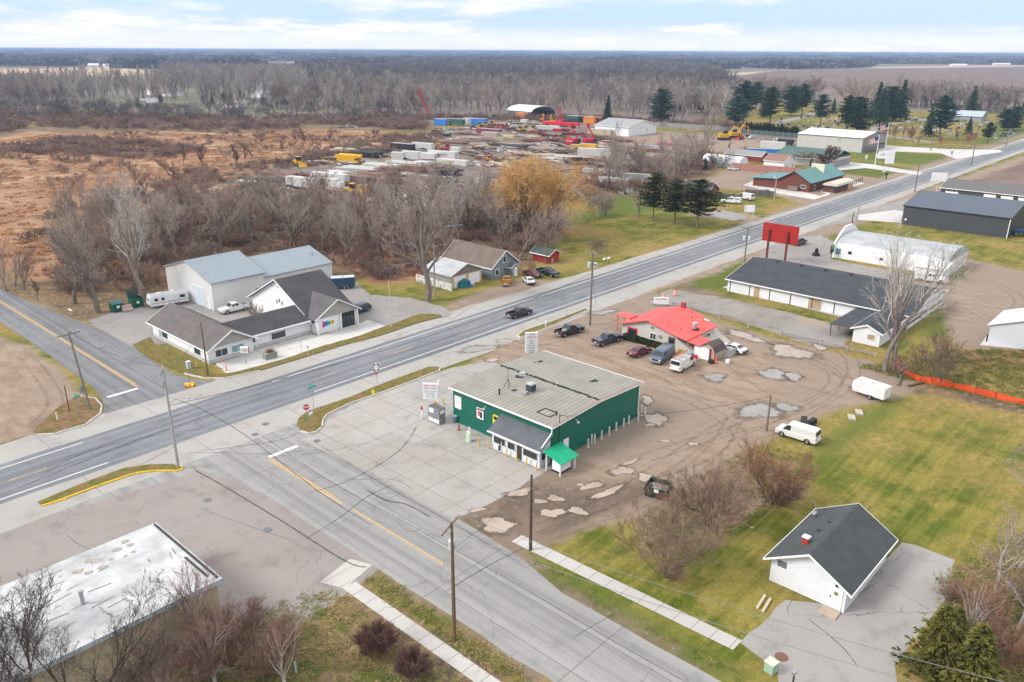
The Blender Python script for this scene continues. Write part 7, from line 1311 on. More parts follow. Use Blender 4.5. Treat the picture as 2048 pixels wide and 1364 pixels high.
at('ball', 'round_bush', 'larger round maroon bush beside the lower sidewalk', 'bush', (752, 1305), h=2.6, wide=.80); at('ball', 'round_bush', 'smaller round maroon bush nearer the bottom edge', 'bush', (826, 1350), h=2.2, wide=.80)
at('near0', 'bare_bush', 'tall tan bare bush nearest the sidewalk and lone fence stake', 'bush', (1328, 1150), (1328, 1010), wide=1.05); at('near2', 'bare_bush', 'grey bare bush between the two brown ones', 'bush', (1432, 1065), (1430, 920), wide=.95); at('near3', 'bare_bush', 'dense rusty bare bush beside the white cargo van', 'bush', (1540, 1005), (1545, 876), wide=1.1); at('near1', 'bare_bush', 'low reddish bush under the rusty bush', 'bush', (1560, 1010), h=2.8, wide=1.6); at('near0', 'bare_bush', 'small tan bush left of the green dumpster bushes', 'bush', (1390, 1020), h=4, wide=1.3); at('near2', 'bare_bush', 'brown low bush at the stump by the sidewalk', 'bush', (1345, 1160), h=2.0, wide=1.5)
tree_mesh('nround', 37, 8, dict(ROUND, limbs=9, kids=(0, 7, 6, 3), r=.018), bark('lichen_bark', (.30, .275, .25)), TWIG, wmin=.008)
RT = [((2040, 1135), 9, 'nround', 'grey bare tree at the right edge above the driveway'), ((1990, 1190), 8, 'nround', 'grey bare tree beside the driveway end'), ((2060, 1000), 7, 'nround', 'grey bare tree at the right edge of the lawn'), ((1940, 1290), 6, 'nvase', 'pale bare tree leaning over the cedar'), ((2035, 1260), 7, 'nround', 'grey bare tree in the right thicket'), ((2100, 1180), 9, 'nround', 'bare tree half out of frame at the right')]
for px, h, kk, lb in RT: at(kk, BT, lb, 'tree', px, h=h, group='bare trees at the right edge', wide=1.15)
for px, h, kk, lb in (((1960, 1235), 3.2, 'near3', 'rusty orange bush under the right edge trees'), ((2020, 1330), 3.5, 'near3', 'rusty orange bush at the lower right corner'), ((1985, 1300), 3.2, 'near1', 'reddish bush beside the dark cedars'), ((2050, 1220), 3, 'near0', 'tan bush at the right edge thicket'), ((1895, 1200), 2.2, 'near1', 'low reddish bush overhanging the driveway')): at(kk, 'bare_bush', lb, 'bush', px, h=h, group='bushes at the right edge', wide=1.3)
for px, h, lb in (((1870, 1350), 6.0, 'yellow green cedar at the lower right by the driveway'), ((1935, 1390), 6.0, 'yellow green cedar partly out of frame at the bottom right'), ((1905, 1290), 3.4, 'yellow green cedar behind the driveway corner')): at('cedar', 'cedar_tree', lb, 'tree', px, h=h, group='cedars at the lower right', wide=1.55)
# restaurant hedges and other clipped green
def hedge(label, px, L, w_, h, rz):
    q = random.Random(int(px[0])); g = MB(); c = thing('hedge', label, 'hedge', P(*px), rz, 'clipped hedges')
    for k in range(int(L*900)):
        x_, y_, z_ = q.uniform(-L/2, L/2), q.uniform(-w_/2, w_/2), q.uniform(.05, h); 
        if max(abs(y_)/(w_/2), z_/h, abs(x_)/(L/2)) < .72: continue
        e = Vector((q.gauss(0, 1), q.gauss(0, 1), q.gauss(0, 1))).normalized()*.09; u = e.orthogonal().normalized()*.05; p = Vector((x_, y_, z_)); g.quad(p-e-u, p+e-u, p+e+u, p-e+u)
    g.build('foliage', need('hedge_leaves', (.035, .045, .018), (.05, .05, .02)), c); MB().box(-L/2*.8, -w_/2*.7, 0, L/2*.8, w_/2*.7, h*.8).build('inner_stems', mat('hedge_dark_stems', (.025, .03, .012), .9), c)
hedge('clipped green hedge under the red framed window', (1262, 681), 2.6, 1.2, .9, R_(-92)); hedge('longer clipped hedge left of the blue van', (1303, 692), 4.4, 1.2, .8, R_(-92))
t = at('shrub2', 'bare_bush', 'brown bare bush between the white pickup and commercial roof', 'bush', (516, 640), h=3.2, wide=.8)
# cemetery and woodland conifers
CM = [((1486, 247), (1477, 161), 'pine1'), ((1511, 222), (1518, 163), 'pine1'), ((1539, 252), (1548, 174), 'pine0'), ((1581, 232), (1586, 172), 'bushy'), ((1603, 231), (1609, 167), 'pine1'), ((1640, 251), (1639, 188), 'pine1'), ((1666, 228), (1667, 196), 'spruce0'), ((1691, 268), (1697, 190), 'pine0'), ((1715, 266), (1716, 193), 'bushy'), ((1758, 253), (1759, 176), 'spruce1'), ((1752, 240), (1757, 163), 'spruce0'), ((1776, 243), (1778, 172), 'bushy'), ((1799, 242), (1801, 158), 'spruce0'), ((1856, 273), (1860, 215), 'spruce1'), ((1877, 280), (1879, 190), 'pine1'), ((1941, 234), (1946, 170), 'spruce1'), ((1936, 270), (1941, 233), 'spruce1'), ((1974, 286), (1976, 244), 'pine0'), ((2008, 261), (2006, 217), 'bushy'), ((2026, 261), (2028, 212), 'bushy'), ((1470, 262), (1465, 190), 'pine1'), ((1530, 235), (1527, 175), 'spruce0')]
for k, (b_, tp_, kk) in enumerate(CM): at(kk, 'pine_tree' if 'pine' in kk else 'spruce_tree', ['tall spreading blue green pine at the left end of the cemetery', 'blue green pine behind the left end pine', 'green pine above the arborvitae row', 'dense dark evergreen alone in the cemetery lane lawn', 'slim blue green pine right of the dense evergreen', 'broad pine in the middle of the gravestones', 'small dark spruce behind the broad pine', 'green pine just behind the warehouse roof', 'dense evergreen just behind the warehouse roof', 'large spruce with low skirts right of the warehouse', 'tall narrow spruce behind the large skirted spruce', 'dark evergreen filling between two tall spruces', 'tallest narrow spruce right of the skirted spruce', 'broken topped spruce beside the lane', 'large dark blue pine right of the flagpole', 'tall tiered spruce against the ploughed field', 'short tiered spruce below the tall tiered one', 'low spreading green pine near the road bend', 'dark evergreen left of a pair by the road', 'dark evergreen right of a pair by the road', 'blue green pine at the back corner of the gravel yard', 'slender spruce between the left cemetery pines'][k], 'tree', b_, tp_, group='cemetery evergreens', wide=1.15)
f_ = None
for k in range(34): at('arb', 'arborvitae', 'narrow dark arborvitae in the long clipped row before the cemetery', 'arborvitae', (1492+k*3.1, 261+k*.36), h=rnd.uniform(4.3, 5.8), group='arborvitae row', wide=1.0)
for k, px in enumerate([(1790, 282), (1807, 278), (1826, 288), (1834, 295), (1878, 298), (1911, 288), (1927, 298), (1948, 292), (1762, 275), (1822, 280)]): at(('sapling_rust', 'sapling')[k % 2], 'young_tree', ['young rusty tree', 'young bare tree'][k % 2]+' on the warehouse drive lawn, '+['leftmost but one', 'behind the rusty one', 'in a close pair, left', 'in a close pair, right', 'beside the big pole', 'in the middle', 'right of the middle', 'rightmost', 'leftmost', 'at the lane'][k], 'tree', px, h=rnd.uniform(6.5, 9), group='young lawn trees')
WC = [((1323, 247), (1325, 178), 'bushy'), ((1365, 225), (1362, 163), 'spruce0'), ((1402, 225), (1402, 180), 'bushy'), ((1176, 200), (1175, 168), 'bushy'), ((1236, 205), (1238, 170), 'spruce1'), ((1380, 215), (1385, 178), 'pine0'), ((1215, 245), (1215, 190), 'spruce0'), ((275, 215), (280, 190), 'spruce1'), ((290, 212), (292, 190), 'spruce1'), ((320, 208), (318, 188), 'bushy'), ((410, 208), (414, 188), 'bushy'), ((425, 208), (430, 186), 'spruce0'), ((450, 206), (452, 184), 'bushy'), ((462, 203), (462, 182), 'spruce1'), ((483, 200), (485, 180), 'bushy'), ((635, 195), (640, 178), 'spruce0'), ((650, 192), (652, 176), 'bushy'), ((228, 222), (230, 210), 'bushy'), ((8, 128), (8, 106), 'bushy')]
for k, (b_, tp_, kk) in enumerate(WC): at(kk, 'evergreen_tree', 'dark evergreen standing among the bare far woods' if k < 7 else 'dark evergreen beside the farmhouses beyond the marsh', 'tree', b_, tp_, group='woodland evergreens' if k < 7 else 'farmhouse evergreens', wide=1.1)
# --- bare woodland: the nearer trees one by one
def inside(pt, poly):
    x, y = pt; r = False
    for (x0, y0), (x1, y1) in zip(poly, poly[1:]+poly[:1]):
        if (y0 > y) != (y1 > y) and x < (x1-x0)*(y-y0)/(y1-y0)+x0: r = not r
    return r
def scatter(n, pxpoly, q, mind):
    W_ = wp(pxpoly); xs = [p[0] for p in W_]; ys = [p[1] for p in W_]; out = []; tries = 0
    while len(out) < n and tries < n*60:
        tries += 1; p = (q.uniform(min(xs), max(xs)), q.uniform(min(ys), max(ys)))
        if inside(p, W_) and all((p[0]-o[0])**2+(p[1]-o[1])**2 > mind*mind for o in out): out.append(p)
    return out
q6 = random.Random(66)
def grove(label, group, n, poly, keys, h0, h1, mind, name=BT, cat='tree', wide=(1.0, 1.4)):
    for p in scatter(n, poly, q6, mind): tree(q6.choice(keys), name, label, cat, p, q6.uniform(h0, h1), q6.uniform(0, 6.28), group, q6.uniform(*wide))
grove('bare grey tree in the brushy woodland between marsh and metal barn', 'woodland behind the barn', 46, [(100, 560), (160, 470), (330, 420), (560, 440), (700, 470), (700, 540), (560, 500), (350, 530), (240, 590)], ['vase1', 'vase2', 'round0', 'vase_brown', 'round2'], 10, 17, 4.5)
grove('bare tree in the woodland between workshop and steel yard', 'woodland behind the workshop', 50, [(640, 470), (720, 430), (960, 415), (1120, 420), (1120, 450), (960, 480), (870, 530), (760, 545), (700, 530)], ['vase1', 'vase2', 'vase_brown', 'round1', 'round2', 'vase0'], 9, 16, 4)
grove('low bare bush in the brushy ground behind the metal barn', 'brush behind the barn', 46, [(120, 600), (200, 480), (360, 430), (700, 450), (900, 460), (860, 545), (740, 560), (560, 500), (360, 560), (250, 600)], ['shrub0', 'shrub1', 'shrub2', 'shrub4'], 3, 5.5, 3.5, 'bare_bush', 'bush', (1.1, 1.7))
grove('bare grey tree in the tree belt between steel yard and log restaurant', 'tree belt by the yard', 26, [(1140, 400), (1180, 350), (1300, 330), (1420, 305), (1430, 330), (1370, 372), (1240, 395)], ['vase2', 'round1', 'vase_brown', 'round0'], 9, 16, 6)
grove('pale tall poplar in the row beyond the marsh', 'poplars beyond the marsh', 96, [(20, 205), (150, 185), (330, 182), (600, 178), (760, 185), (770, 215), (600, 222), (420, 222), (200, 222), (30, 225)], ['pop0', 'pop1', 'pop2'], 22, 31, 7, 'poplar_tree', 'tree', (.9, 1.3))
grove('pale bare tree at the front edge of the woods behind the yard', 'woods edge behind the yard', 74, [(560, 238), (760, 238), (900, 236), (1060, 232), (1200, 238), (1310, 246), (1480, 256), (1480, 240), (1300, 225), (1060, 215), (700, 222)], ['pop2', 'vase1', 'vase2', 'round0', 'vase0', 'pop1'], 15, 24, 7, BT, 'tree', (1.0, 1.4))
grove('tall bare tree at the field edge behind the cemetery', 'trees behind the cemetery', 30, [(1500, 205), (1640, 208), (1800, 218), (1960, 222), (2060, 235), (2060, 222), (1900, 208), (1700, 198), (1500, 195)], ['vase1', 'vase2', 'vase_brown', 'round1'], 18, 27, 10)
grove('thin dead tree standing in the orange reeds', 'dead trees in the marsh', 24, [(60, 400), (300, 340), (700, 280), (760, 300), (420, 370), (160, 460)], ['sapling', 'vase_brown'], 6, 10, 12)
# --- masses nobody could count: woods, marsh brush, reeds, grass litter
def gn_mass(name, label, cat, pts, protos, kind_='stuff'):
    col_ = bpy.data.collections.new(name+'_variants')
    for i, (vm, hh) in enumerate(protos):
        o = bpy.data.objects.new('%s_%02d' % (name, i), vm); col_.objects.link(o)
    me = bpy.data.meshes.new(name); me.from_pydata([(p[0], p[1], 0) for p in pts], [], [])
    q = random.Random(len(pts))
    for an, fn, ty in (('sc', lambda i: pts[i][2], 'FLOAT'), ('wd', lambda i: pts[i][3], 'FLOAT'), ('rt', lambda i: q.uniform(0, 6.28), 'FLOAT'), ('ix', lambda i: q.randrange(len(protos)) if len(pts[i]) < 5 else pts[i][4], 'INT')):
        a = me.attributes.new(an, ty, 'POINT'); a.data.foreach_set('value', [fn(i) for i in range(len(pts))])
    o = bpy.data.objects.new(name, me); COL.objects.link(o); kind(o, kind_); o['label'] = label; o['category'] = cat
    g = bpy.data.node_groups.new(name, 'GeometryNodeTree'); g.interface.new_socket('Geometry', in_out='INPUT', socket_type='NodeSocketGeometry'); g.interface.new_socket('Geometry', in_out='OUTPUT', socket_type='NodeSocketGeometry')
    gi, go = g.nodes.new('NodeGroupInput'), g.nodes.new('NodeGroupOutput'); ci = g.nodes.new('GeometryNodeCollectionInfo'); ci.inputs[0].default_value = col_; ci.inputs['Separate Children'].default_value = True; ci.inputs['Reset Children'].default_value = True
    ip = g.nodes.new('GeometryNodeInstanceOnPoints'); ip.inputs['Pick Instance'].default_value = True
    def na(n, t): x = g.nodes.new('GeometryNodeInputNamedAttribute'); x.data_type = t; x.inputs[0].default_value = n; return x.outputs[0]
    L = g.links.new; L(gi.outputs[0], ip.inputs['Points']); L(ci.outputs[0], ip.inputs['Instance']); L(na('ix', 'INT'), ip.inputs['Instance Index'])
    cr = g.nodes.new('ShaderNodeCombineXYZ'); L(na('rt', 'FLOAT'), cr.inputs[2]); cs = g.nodes.new('ShaderNodeCombineXYZ'); L(na('wd', 'FLOAT'), cs.inputs[0]); L(na('wd', 'FLOAT'), cs.inputs[1]); L(na('sc', 'FLOAT'), cs.inputs[2])
    try: L(cr.outputs[0], ip.inputs['Rotation'])
    except Exception: pass
    L(cs.outputs[0], ip.inputs['Scale']); L(ip.outputs[0], go.inputs[0]); mod = o.modifiers.new('scatter', 'NODES'); mod.node_group = g; return o
def far_tree(seed, H, form, m, w_=.07):
    q = random.Random(seed); f = dict(form); f['kids'] = (0, 5, 5, 0); f['lev'] = 3; f['limbs'] = 9; s = grow(q, H, f); k = H/max(x[1].z for x in s)
    s = [(a*k, b*k, max(r0, .12), max(r1, .06), l) for a, b, r0, r1, l in s]; o = seg_mesh('far_tree', s, m, 3, q, w_, None, 1); me = o.data; bpy.data.objects.remove(o); return (me, H)
FTB = bark('woodland_bark', (.26, .222, .212)); FTP = bark('pale_woodland_bark', (.37, .335, .315)); FTR = bark('brown_woodland_bark', (.25, .20, .175))
FTD = bark('dark_woodland_bark', (.15, .128, .128))
FT = [far_tree(101, 20, VASE, FTB, .10), far_tree(102, 20, ROUND, FTB, .10), far_tree(103, 20, POP, FTP, .08), far_tree(104, 18, VASE, FTR, .10), far_tree(105, 20, POP, FTB, .10), far_tree(106, 18, ROUND, FTR, .10), far_tree(107, 20, ROUND, FTD, .12), far_tree(108, 20, VASE, FTD, .12)]
qm = random.Random(404)
def mass_pts(n, poly, mind, s0, s1, w0=1.0, w1=1.5): return [(p[0], p[1], qm.uniform(s0, s1), qm.uniform(w0, w1)) for p in fast_scatter(n, poly)]
def fast_scatter(n, pxpoly):
    W_ = np.array(wp(pxpoly)); lo, hi = W_.min(0), W_.max(0); g = np.random.default_rng(int(n)+len(pxpoly)); out = np.zeros((0, 2))
    while len(out) < n:
        c = g.uniform(lo, hi, (max(2000, n), 2)); out = np.vstack([out, c[sdist(c, W_) > 0]])
    return out[:n].tolist()
wood = mass_pts(900, [(540, 215), (800, 225), (1060, 215), (1300, 228), (1480, 240), (1500, 205), (1300, 190), (900, 185), (700, 180), (560, 195)], 5, .75, 1.15)
wood += [(*p_, qm.choice((0, 3, 6, 7, 6, 7))) for p_ in mass_pts(3300, [(560, 185), (900, 188), (1300, 192), (1480, 205), (1440, 150), (1400, 138), (1000, 133), (700, 138), (600, 150)], 8, .8, 1.15, 1.2, 1.9)]
wood += mass_pts(500, [(330, 178), (600, 170), (600, 150), (420, 148), (320, 152)], 8, .8, 1.2, 1.2, 1.8); wood += mass_pts(260, [(-60, 215), (90, 210), (200, 190), (60, 180), (-60, 185)], 8, .7, 1.1)
wood += mass_pts(130, [(1500, 200), (1620, 203), (1640, 190), (1500, 185)], 8, .7, 1.0); wood += mass_pts(160, [(1800, 215), (2060, 232), (2100, 222), (1850, 205)], 8, .7, 1.1)
wood += [(*p_[:4], qm.choice((2, 4))) for p_ in mass_pts(140, [(-60, 205), (330, 205), (600, 200), (620, 165), (330, 158), (-60, 162)], 0, .85, 1.2, 1.0, 1.5)]; wood = [w_ if len(w_) > 4 else (*w_, qm.randrange(6)) for w_ in wood]
wood += [(*p_, qm.choice((0, 1, 3, 6, 7))) for p_ in mass_pts(170, [(-60, 240), (300, 248), (800, 243), (860, 228), (560, 214), (300, 226), (-60, 218)], 0, .32, .55, .9, 1.4)]+[(*p_, qm.choice((0, 2, 4, 1))) for p_ in mass_pts(40, [(-60, 215), (330, 222), (640, 215), (640, 190), (330, 190), (-60, 190)], 0, .7, 1.1, 1.0, 1.4)]
gn_mass('woods', 'bare grey brown woods beyond the equipment yard and marsh', 'woods', wood, FT)
# tree lines kilometres out: each clump a ragged block of crowns
def clump(seed, m):
    q = random.Random(seed); b = MB()
    for k in range(420):
        a, r_ = q.uniform(0, 6.28), 38*math.sqrt(q.random()); p = Vector((r_*math.cos(a), r_*math.sin(a)*.8, q.uniform(.5, 15.5)*(1-.25*(r_/38)**2))); s = q.uniform(2.0, 4.5)
        e = Vector((q.gauss(0, 1), q.gauss(0, 1), q.gauss(0, .8))).normalized()*s; u = e.orthogonal().normalized()*s*.7; b.quad(p-e-u, p+e-u*.8, p+e*.9+u, p-e*.8+u)
    o = b.build('clump', m); me = o.data; bpy.data.objects.remove(o); return (me, 18)
CLM = bark('far_wood_brown', (.115, .098, .095)); CLB = bark('far_wood_grey', (.10, .092, .10))
CL_ = [clump(1, CLM), clump(2, CLB), clump(3, CLM)]
far = mass_pts(560, [(600, 150), (1000, 133), (1400, 140), (1480, 136), (1350, 126), (1000, 121), (700, 124), (620, 130)], 0, .9, 1.3, .9, 1.4)
def line(n, pxs, depth, s0=.9, s1=1.3, w0=1.0, w1=1.6):
    out = []; g = np.array(wp(pxs)); d = np.hypot(*(g[1:]-g[:-1]).T); c = np.concatenate([[0], np.cumsum(d)])
    for k in range(n):
        t = qm.uniform(0, c[-1]); i = min(len(d)-1, int(np.searchsorted(c, t)-1)); u = (t-c[i])/d[i]; p = g[i]*(1-u)+g[i+1]*u; r_ = np.hypot(*p); k2 = 1+qm.random()*depth
        out.append((p[0]*k2, p[1]*k2, qm.uniform(s0, s1), qm.uniform(w0, w1)))
    return out
far += line(130, [(-60, 128), (60, 133), (240, 131), (250, 124)], .18); far += line(170, [(255, 139), (320, 137), (470, 138), (500, 130), (430, 126), (260, 126)], .12, 1.0, 1.4); far += line(230, [(-100, 124), (250, 122), (620, 122), (700, 119)], .25, 1.0, 1.4)
far += line(260, [(560, 122), (700, 117), (900, 116), (1200, 119), (1500, 127), (1700, 136)], .15, .9, 1.3); far += line(190, [(1480, 137), (1560, 138), (1700, 135), (1720, 131)], .2, 1.0, 1.3); far += line(240, [(1740, 128), (1900, 128), (2100, 131)], .2, .9, 1.3)
far += line(420, [(-300, 113), (300, 112), (800, 112), (1300, 116), (1800, 121), (2350, 124)], .35, 1.2, 1.7, 1.6, 2.6); far += line(420, [(-400, 107), (300, 107), (900, 109), (1500, 112.5), (2450, 117)], .5, 1.5, 2.2, 2.4, 4.2); far += line(420, [(-400, 103.5), (300, 104), (900, 106), (1500, 109), (2500, 113)], .7, 1.8, 2.6, 4, 7)
gn_mass('far_woods', 'distant bluish tree lines toward the horizon', 'woods', far, CL_)
SHM_ = []
for k, m in ((0, TWIGV), (1, TWIGR), (2, bark('purple_brush', (.22, .15, .14))), (3, TWIGB)):
    q = random.Random(500+k); s = grow(q, 3, dict(SHRUB, stems=9, kids=(0, 5, 0, 0), lev=2, limbs=8, lean=.9)); kk = 3/max(x[1].z for x in s); o = seg_mesh('brush', [(a*kk, b*kk, r0, r1, l) for a, b, r0, r1, l in s], m, 3, q, .035, None, 0); SHM_.append((o.data, 3)); bpy.data.objects.remove(o)
br = mass_pts(560, [(-60, 285), (60, 255), (320, 262), (480, 266), (640, 252), (850, 262), (850, 246), (700, 238), (450, 236), (200, 228), (-60, 225)], 0, .7, 1.7, 1.2, 2.6)
br += mass_pts(160, [(-60, 400), (300, 330), (700, 285), (860, 270), (600, 262), (200, 270), (-60, 300)], 0, .4, 1.2, .9, 2.0); br += mass_pts(230, [(-60, 300), (150, 275), (300, 285), (420, 300), (300, 320), (100, 310)], 0, .5, 1.0, 1.0, 2.2); br += mass_pts(170, [(560, 330), (640, 300), (760, 280), (880, 268), (880, 290), (780, 310)], 0, .5, 1.1, 1.0, 2.0); br += mass_pts(150, [(0, 500), (200, 440), (520, 350), (640, 330), (700, 300), (400, 340), (100, 430)], 0, .4, .9, .8, 1.6)
br += mass_pts(700, [(100, 570), (200, 470), (420, 390), (520, 372), (760, 440), (960, 420), (1120, 430), (1100, 500), (1030, 535), (960, 490), (860, 545), (760, 565), (560, 505), (350, 560), (240, 600)], 0, .5, 1.1, .8, 1.5); br += mass_pts(140, [(1140, 410), (1190, 350), (1330, 325), (1440, 310), (1420, 340), (1330, 375), (1250, 392)], 0, .6, 1.3, 1.0, 1.9); br += mass_pts(260, [(560, 240), (900, 240), (1300, 248), (1480, 260), (1480, 252), (1200, 238), (700, 232)], 0, .8, 1.6, 1.2, 2.2)
gn_mass('brush', 'tangled purple brown brush around the marsh and woodland', 'brush', br, SHM_)
def tuft(seed, m, h, n=46):
    q = random.Random(seed); b = MB()
    for k in range(n):
        a, r_ = q.uniform(0, 6.28), .8*math.sqrt(q.random()); p = Vector((r_*math.cos(a), r_*math.sin(a), -.05)); tip = p+Vector((q.gauss(0, .3), q.gauss(0, .3), h*q.uniform(.6, 1.1))); w = Vector((q.gauss(0, 1), q.gauss(0, 1), 0)).normalized()*.06; b.quad(p-w, p+w, tip+w*.3, tip-w*.3)
    o = b.build('tuft', m); me = o.data; bpy.data.objects.remove(o); return (me, h)
RDM = [bark('russet_reeds', (.44, .23, .115)), bark('tan_reeds', (.56, .36, .21)), bark('brown_reeds', (.36, .175, .09))]
TF = [tuft(i, RDM[i % 3], 1.5) for i in range(4)]
rdp = mass_pts(2000, [(-60, 292), (100, 268), (330, 266), (480, 270), (640, 262), (850, 270), (860, 285), (740, 300), (640, 302), (560, 328), (480, 355), (300, 400), (180, 450), (60, 530), (-60, 560)], 0, .12, .38, 1.0, 2.6); rdp += mass_pts(200, [(30, 500), (200, 440), (330, 470), (330, 560), (200, 570), (60, 560)], 0, .3, .6, .7, 1.3); rdp += mass_pts(260, [(650, 470), (800, 450), (900, 480), (900, 545), (760, 560), (660, 520)], 0, .3, .6, .7, 1.3)
gn_mass('reeds', 'russet and tan reed bed filling the marsh', 'reeds', rdp, TF)
GTM = [bark('straw_grass', (.30, .225, .10)), bark('olive_grass', (.20, .18, .055)), bark('green_grass', (.125, .15, .035))]
GT = [tuft(20+i, GTM[i], .5, 30) for i in range(3)]
gp = mass_pts(380, [(700, 1165), (760, 1155), (900, 1225), (1000, 1290), (1080, 1400), (980, 1420), (830, 1270), (690, 1185)], 0, .15, .5, .4, .9); gp += mass_pts(420, [(600, 1185), (660, 1180), (960, 1400), (540, 1420), (300, 1400), (400, 1290)], 0, .12, .4, .5, 1.1); gp += mass_pts(120, [(1060, 1120), (1100, 1110), (1500, 1320), (1540, 1400), (1440, 1364), (1230, 1245)], 0, .15, .3, .3, .6); gp += mass_pts(320, [(1880, 1160), (1960, 1120), (2100, 1040), (2100, 1420), (1850, 1420)], 0, .2, .5, .6, 1.2); gp += mass_pts(900, [(1720, 735), (1850, 700), (2060, 700), (2060, 820), (1980, 800), (1850, 770)], 0, .2, .6, .4, 1.0); gp += mass_pts(240, [(1290, 1080), (1400, 950), (1500, 900), (1620, 900), (1600, 1000), (1480, 1050), (1340, 1150)], 0, .2, .6, .4, .9)
gp = [g_ for g_ in gp if not (45.2 < g_[0] < 48.8 and g_[1] < 42.5) and not (30.8 < g_[0] < 33.2 and g_[1] < 49) and not 34.4 < g_[0] < 44.2]
gn_mass('rough_grass', 'tufted dry and green rough grass on the verges', 'grass', gp, GT)
# ------------------------------------------------------------------ equipment yard, containers, machines, stacks, gravestones
def cm(n, c, **k): return mat(n, c, .55, var=.12, vs=.8, **k)
YW, YR, YB_, YO, YG, YM, YT, YK, YN, YP, YS = (cm('yard_white', (.53, .525, .51)), cm('machine_red', (.52, .015, .03)), cm('tarp_blue', (.03, .18, .55)), cm('machine_orange', (.60, .20, .03)), cm('container_green', (.03, .10, .08)), cm('container_maroon', (.20, .04, .05)), cm('lumber_tan', (.46, .37, .26)), cm('scrap_black', (.03, .03, .03)), cm('machine_yellow', (.62, .34, .02)), cm('tarp_pink', (.50, .26, .28)), cm('rusty_steel', (.20, .105, .075)))
YGR, YSG, YLM = cm('yard_grey', (.36, .36, .36)), cm('sage_scrap', (.28, .32, .28)), cm('leaf_green_machine', (.15, .30, .04))
def rzpx(px, ang): return ang
def box_trailer(label, px, rz, L, w, h, m, wheels=True, cat='trailer', name='box_trailer', ribs=True, txt=None, z=.9, group='trailers and containers in the yard'):
    t = thing(name, label, cat, P(*px), rz, group); z = z if wheels else .1
    MB().box(-L/2+.05, -w/2+.05, z+h+.002, L/2-.05, w/2-.05, z+h+.06).build('roof', YW if m is YW else YGR, t)
    g = MB().box(-L/2, -w/2, z, L/2, w/2, z+h); n = max(3, int(L/1.2))
    for sg in (-1, 1):
        for k in range(n): x_ = -L/2+L*(k+.5)/n; g.box(x_-.05, min(sg*w/2, sg*(w/2+.05)), z+.05, x_+.05, max(sg*w/2, sg*(w/2+.05)), z+h-.05)
    g.build('body', m, t)
    MB().box(-L/2-.06, -w/2+.1, z+.1, -L/2-.003, w/2-.1, z+h-.1).build('end_door', YGR, t)
    if wheels:
        for x_ in (-L/2+1.5, -L/2+2.7):
            for sg in (-1, 1): wheel(t, x_, sg*(w/2-.15), .48, sg)
        MB().box(L/2-3, -.8, 0, L/2-2.8, -.6, z).box(L/2-3, .6, 0, L/2-2.8, .8, z).build('landing_leg', YK, t)
    if txt: text(t, txt, 1.3, (0, -w/2-.08, z+h*.55), FACE['-y'], BLKP, sx=1.2, bold=.02)
    return t
def stack(label, px, rz, L, w, h, m, n=4, cat='stack', name='material_stack', group='stacks of steel and lumber'):
    t = thing(name, label, cat, P(*px), rz, group); q = random.Random(int(px[0]*7+px[1])); lay = max(1, int(h/.45))
    for k in range(lay):
        z = k*h/lay; g = MB()
        for j in range(n): y0 = -w/2+w*j/n; ll = L*q.uniform(.75, 1.0); o_ = q.uniform(-.1, .1)*L; g.cb(o_, y0+w/n/2, z+.10, ll, w/n*.8, h/lay-.13, q.uniform(-.02, .02))
        g.build('layer', m, t)
        MB().box(-L*.3, -w/2, z, -L*.3+.2, w/2, z+.098).box(L*.3, -w/2, z, L*.3+.2, w/2, z+.098).build('spacer', YT, t)
    return t
def excavator(label, px, rz, m, sc=1.0, reach=1.0, group='machines in the yard', name='excavator'):
    sc *= .75; t = thing(name, label, 'excavator', P(*px), rz, group); t.scale = (sc,)*3
    for sg in (-1, 1): bevel(MB().extr([(-2.0, 0), (2.0, 0), (2.4, .45), (2.0, .9), (-2.0, .9), (-2.4, .45)], 'y', min(sg*.8, sg*1.4), max(sg*.8, sg*1.4)).build('track', YK, t), .05)
    MB().box(-2.3, -1.3, 1.0, 1.4, 1.3, 2.2).build('body', m, t); MB().box(-.2, .35, 2.203, 1.4, 1.28, 3.3).build('cab', GLS, t)
    g = MB(); a, b, c, d = (1.2, 1.9), (3.6*reach, 5.0), (6.0*reach, 4.2), (6.3*reach, 1.2)
    for p, q, r in ((a, b, .34), (b, c, .3)): g.tube((p[0], -.3, p[1]), (q[0], -.3, q[1]), r, r*.85, 4)
    g.build('boom', m, t); MB().tube((c[0], -.3, c[1]), (d[0], -.3, d[1]), .25, .2, 4).build('stick', m, t); MB().extr([(d[0]-.7, d[1]), (d[0]+.4, d[1]), (d[0]+.2, d[1]-.9), (d[0]-.9, d[1]-.7)], 'y', -.9, .3).build('bucket', YK, t); return t
def loader(label, px, rz, m, sc=1.0, name='wheel_loader', group='machines in the yard'):
    sc *= .75; t = thing(name, label, 'loader', P(*px), rz, group); t.scale = (sc,)*3
    MB().box(-2.6, -1.0, .7, .4, 1.0, 1.9).box(.41, -.6, .7, 2.0, .6, 1.4).build('body', m, t); MB().box(-.6, -.75, 1.905, .6, .75, 3.1).build('cab', GLS, t); MB().box(-.7, -.85, 3.105, .7, .85, 3.2).build('cab_roof', m, t)
    MB().tube((.6, -.7, 1.5), (3.2, -.7, .8), .16).tube((.6, .7, 1.5), (3.2, .7, .8), .16).build('lift_arm', m, t); MB().extr([(3.0, .2), (4.2, .1), (3.9, .3), (3.3, 1.3), (3.0, 1.2)], 'y', -1.3, 1.3).build('bucket', m, t)
    for x_ in (-1.6, 1.4):
        for sg in (-1, 1): wheel(t, x_, sg*1.05, .75, sg)
    return t
